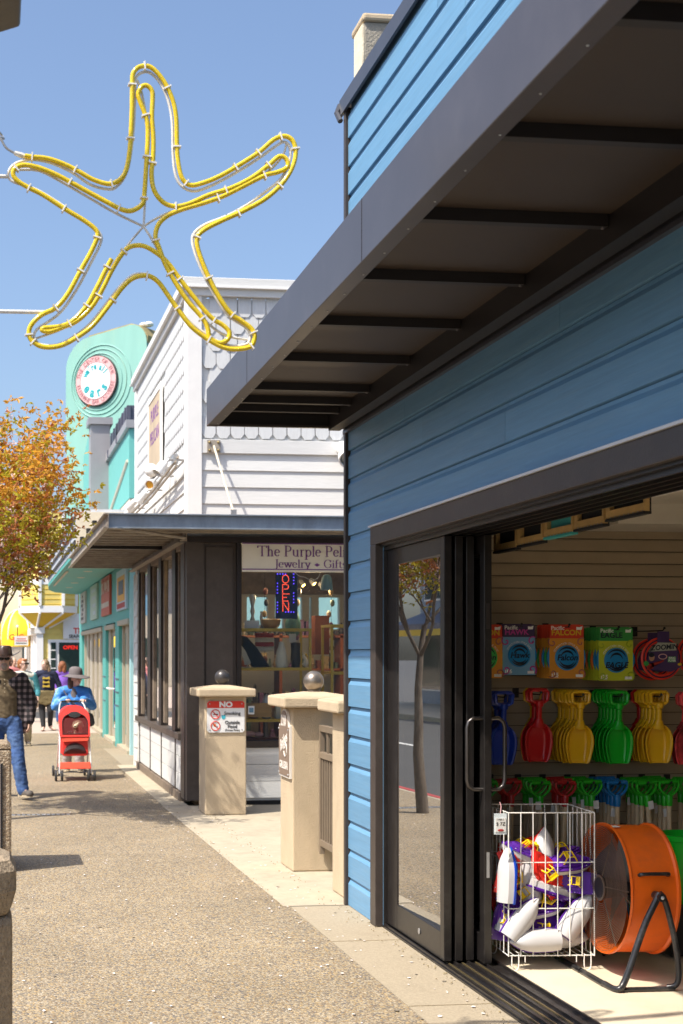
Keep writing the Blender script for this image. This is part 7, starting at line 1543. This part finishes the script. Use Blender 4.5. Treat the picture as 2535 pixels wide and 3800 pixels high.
# ---- woman in violet top, seen from behind
vx, vy = aty(232, 2600, 33.5).x, 33.5
J2 = {k: (Vector(p) * Vector((1, 1, 1)).x) for k, p in J.items()}; J2 = {k: (p[0], -p[1], p[2] - (.09 if k in ('head', 'neck', 'chest', 'shL', 'shR', 'elL', 'elR', 'wrL', 'wrR') else 0)) for k, p in J2.items()}; J2['face'] = (.15, 1, 0); J2['toL'] = (.10, .12, .03); J2['toR'] = (-.10, .22, .03)
t, M, Mh = person('auburn haired woman in violet top walking away from the camera', vx, vy, J2, 'skin_pale', .97, 1.1, False)
blob(trouser(J2, .10, .08, .07, .155), 'trousers', 'jeans', t, .015, 4, M); blob(coat(J2, .172, .072, .055, .0, .172, .9), 'violet_top', 'violet', t, .014, 4, M)
hr = MB().ell((0, -.03, .015), (.098, .102, .105), 16, 12, Mh).cap(Mh @ Vector((-.05, -.06, -.02)), .06, Mh @ Vector((-.05, -.07, -.13)), .05).cap(Mh @ Vector((.05, -.06, -.02)), .06, Mh @ Vector((.05, -.07, -.13)), .05); blob(hr, 'hair', 'hair_auburn', t, .011, 2, M)
shoe(t, J2['anL'], J2['toL'], 'shoe_grey', 'sole_tan', M, .95); shoe(t, J2['anR'], J2['toR'], 'shoe_grey', 'sole_tan', M, .95)
# ---- person in pink mostly hidden behind the man
px_, py_ = aty(50, 2600, 34.5).x, 34.5
t, M, Mh = person('dark haired person in pink top mostly hidden behind the man', px_, py_, J, 'skin_light', .97, 1.0)
blob(trouser(J, .10, .08, .07, .15), 'trousers', 'black_knit', t, .015, 4, M); blob(coat(J, .165, .07, .055, .0, .165, .6), 'pink_top', 'pink_cloth', t, .014, 4, M); hr = MB().ell((0, -.03, .02), (.092, .098, .10), 16, 12, Mh).ell((0, -.06, -.05), (.08, .06, .08), 12, 8, Mh); blob(hr, 'hair', 'hair_brown', t, .012, 2, M); eyes(t, Mh, M)
shoe(t, J['anL'], J['toL'], 'shoe_grey', 'sole_tan', M, .95); shoe(t, J['anR'], J['toR'], 'shoe_grey', 'sole_tan', M, .95)
# ================================================================ red pet stroller and dog
mat('stroller_red', (.66, .028, .02), .6, var=.10, scale=8, bump=.3, bscale=22); mat('stroller_orange', (.70, .07, .03), .6, var=.08, bump=.3, bscale=22); mat('tube_white', (.70, .70, .70), .35, metal=.2, var=.05); mat('tyre', (.03, .03, .032), .6); mat('rim_grey', (.30, .30, .31), .4)
def meshmat(name, c, al):
    m = mat(name, c, .8, var=.1); n = m.node_tree.nodes; l = m.node_tree.links; p = n['Principled BSDF']; tr = n.new('ShaderNodeBsdfTransparent'); mx = n.new('ShaderNodeMixShader'); mx.inputs[0].default_value = al
    l.new(tr.outputs[0], mx.inputs[1]); l.new(p.outputs[0], mx.inputs[2]); l.new(mx.outputs[0], n['Material Output'].inputs[0])
meshmat('mesh_red', (.16, .02, .02), .55); meshmat('mesh_black', (.02, .02, .022), .8)
sx_, sy_ = aty(280, 2700, 18.35).x, 18.35
ST2 = thing('pet_stroller', 'red pet stroller with mesh windows and double wheels', 'stroller', (sx_, sy_, 0)); SM = Matrix.Translation((sx_, sy_, 0))
def sp(*p): return SM @ Vector(p)
for s_ in (-1, 1):
    build(MB().tube(spline([sp(s_ * .215, .02, .10), sp(s_ * .212, .08, .30), sp(s_ * .20, .25, .62), sp(s_ * .185, .70, .95), sp(s_ * .15, .92, 1.04)], False, 4), .011, 8), 'front_leg', 'tube_white', ST2, smooth=60)
    build(MB().tube([sp(s_ * .215, .80, .10), sp(s_ * .205, .40, .52), sp(s_ * .20, .28, .66)], .011, 8), 'rear_leg', 'tube_white', ST2)
build(MB().tube(spline([sp(-.15, .92, 1.04), sp(-.12, .97, 1.05), sp(.12, .97, 1.05), sp(.15, .92, 1.04)], False, 4), .014, 8), 'handle_bar', 'black_tube', ST2, smooth=60)
for z, y in ((.36, .10), (.12, .02)): build(MB().tube([sp(-.21, y, z), sp(.21, y, z)], .007, 6), 'cross_bar', 'grey_dark', ST2)
# hood: arched shell with open mesh front
def archo(w_, z0, z1, r, n=10): return [(-w_, z0), (w_, z0)] + [(w_ - r + r * math.cos(i * PI / 2 / n), z1 - r + r * math.sin(i * PI / 2 / n)) for i in range(n + 1)] + [(-w_ + r - r * math.sin(i * PI / 2 / n), z1 - r + r * math.cos(i * PI / 2 / n)) for i in range(n + 1)]
oa, ia = archo(.205, .60, 1.01, .16), archo(.172, .635, .905, .12); n = len(oa)
def sl(p, y): return sp(p[0], y + (p[1] - .6) * .42, p[1])
sh_ = MB(); sh_.add([sl(p, .06) for p in oa] + [sl(p, .06) for p in ia] + [sl(p, .42) for p in oa], [(i, (i + 1) % n, n + (i + 1) % n, n + i) for i in range(n)] + [((i + 1) % n, i, 2 * n + i, 2 * n + (i + 1) % n) for i in range(n)] + [tuple(range(2 * n, 3 * n))])
o = build(sh_, 'hood', 'stroller_red', ST2, smooth=35)
build(MB().add([sl(p, .064) for p in archo(.172, .635, .85, .06)], [tuple(range(len(oa)))]), 'mesh_window', 'mesh_red', ST2)
build(MB().ell((0, 0, 0), (.085, .004, .045), 20, 8, SM @ Matrix.Translation((0, .176, .895)) @ Matrix.Rotation(R(-23), 4, 'X')), 'top_vent', 'mesh_black', ST2)
build(MB().tube([sl(p, .056) for p in ia], .006, 6, closed=True), 'zip_piping', 'black', ST2)
lo = MB(); lp = [(-.175, .58), (.175, .58), (.185, .36), (.16, .335), (-.16, .335), (-.185, .36)]
lo.add([sp(p[0], .085 + (p[1] - .33) * .1, p[1]) for p in lp] + [sp(p[0] * 1.02, .50, p[1]) for p in lp], [(0, 1, 2, 3, 4, 5), (11, 10, 9, 8, 7, 6)] + [(i, 6 + i, 6 + (i + 1) % 6, (i + 1) % 6) for i in range(6)]); build(lo, 'lower_bag', 'stroller_red', ST2, bevel=.02)
build(MB().add([sp(-.19, .075, .60), sp(.19, .075, .60), sp(.175, .055, .545), sp(-.175, .055, .53), sp(.18, .08, .55), sp(-.18, .08, .55)], [(0, 1, 2, 3)]), 'flap', 'stroller_orange', ST2)
pk_ = MB(); m2 = 16; hem = [(-.155 + .31 * i / m2, .365) for i in range(m2 + 1)]; tp_ = [(.155 * math.cos(PI - PI * i / m2), .365 + .15 * math.sin(PI * i / m2)) for i in range(m2 + 1)]
pk_.add([sp(p[0], .080, p[1]) for p in hem] + [sp((p[0] + q[0]) / 2, .045, (p[1] + q[1]) / 2) for p, q in zip(hem, tp_)] + [sp(q[0], .088, q[1]) for q in tp_], [(r_ * (m2 + 1) + i, r_ * (m2 + 1) + i + 1, (r_ + 1) * (m2 + 1) + i + 1, (r_ + 1) * (m2 + 1) + i) for r_ in range(2) for i in range(m2)]); build(pk_, 'mesh_pocket', 'mesh_black', ST2, smooth=True)
tr_ = MB().add([sp(-.205, .03, .255), sp(.205, .03, .255), sp(.215, -.01, .165), sp(-.215, -.01, .165), sp(-.205, .60, .20), sp(.205, .60, .20), sp(.215, .60, .15), sp(-.215, .60, .15)], [(0, 1, 2, 3), (0, 4, 5, 1), (3, 2, 6, 7), (1, 5, 6, 2), (4, 0, 3, 7), (5, 4, 7, 6)]); build(tr_, 'tray', 'stroller_orange', ST2, bevel=.012)
for s_ in (-1, 1):
    for y in (0.0, .80):
        build(MB().tube([sp(s_ * .175, y + .02, .075), sp(s_ * .265, y + .02, .075)], .008, 6), 'axle', 'grey_dark', ST2)
        for dx in (-.042, .042):
            Mw = SM @ Matrix.Translation((s_ * .222 + dx, y + .02, .075)) @ Matrix.Rotation(R(90), 4, 'Y')
            w_ = build(MB().lathe([(.050, -.015), (.068, -.015), (.075, -.008), (.075, .008), (.068, .015), (.050, .015), (.050, -.015)], 24, Mw), 'wheel', 'tyre', ST2, smooth=35); build(MB().lathe([(.0, -.012), (.049, -.010), (.049, .010), (0, .012)], 18, Mw), 'rim', 'rim_grey', w_, smooth=30)
mat('dog_cream', (.62, .48, .33), .9, var=.25, scale=25, bump=.8, bscale=70); mat('dog_dark', (.05, .045, .045), .8)
DG_ = thing('small_dog', 'small cream dog looking out of the stroller window', 'dog', (sx_ + .02, sy_ + .3, .62))
dh = Vector((sx_ + .045, sy_ + .20, .765)); b = MB()
b.ell(tuple(dh), (.062, .065, .058), 16, 12).cap(dh + Vector((-.02, -.04, -.015)), .034, dh + Vector((-.045, -.10, -.03)), .024).cap(dh + Vector((.0, .04, -.03)), .055, dh + Vector((.0, .16, -.09)), .08).cap(dh + Vector((0, .12, -.08)), .075, dh + Vector((.02, .28, -.09)), .07)
for s_ in (-1, 1): b.cap(dh + Vector((s_ * .05, .0, .03)), .02, dh + Vector((s_ * .068, -.01, -.03)), .024, 10, (1, .6)); b.cap(dh + Vector((s_ * .035, .08, -.08)), .022, dh + Vector((s_ * .035, .02, -.14)), .02)
blob(b, 'body', 'dog_cream', DG_, .008, 3)
build(MB().ell(tuple(dh + Vector((-.050, -.123, -.024))), (.012, .008, .009), 10, 6), 'nose', 'dog_dark', DG_)
for s_ in (-1, 1): build(MB().ell(tuple(dh + Vector((-.018 + s_ * .026, -.057, .012))), .008, 8, 6), 'eye', 'dog_dark', DG_)
build(MB().ell(tuple(dh + Vector((-.10, -.03, -.11))), (.04, .03, .02), 12, 8), 'paw_blanket', 'dog_dark', DG_)
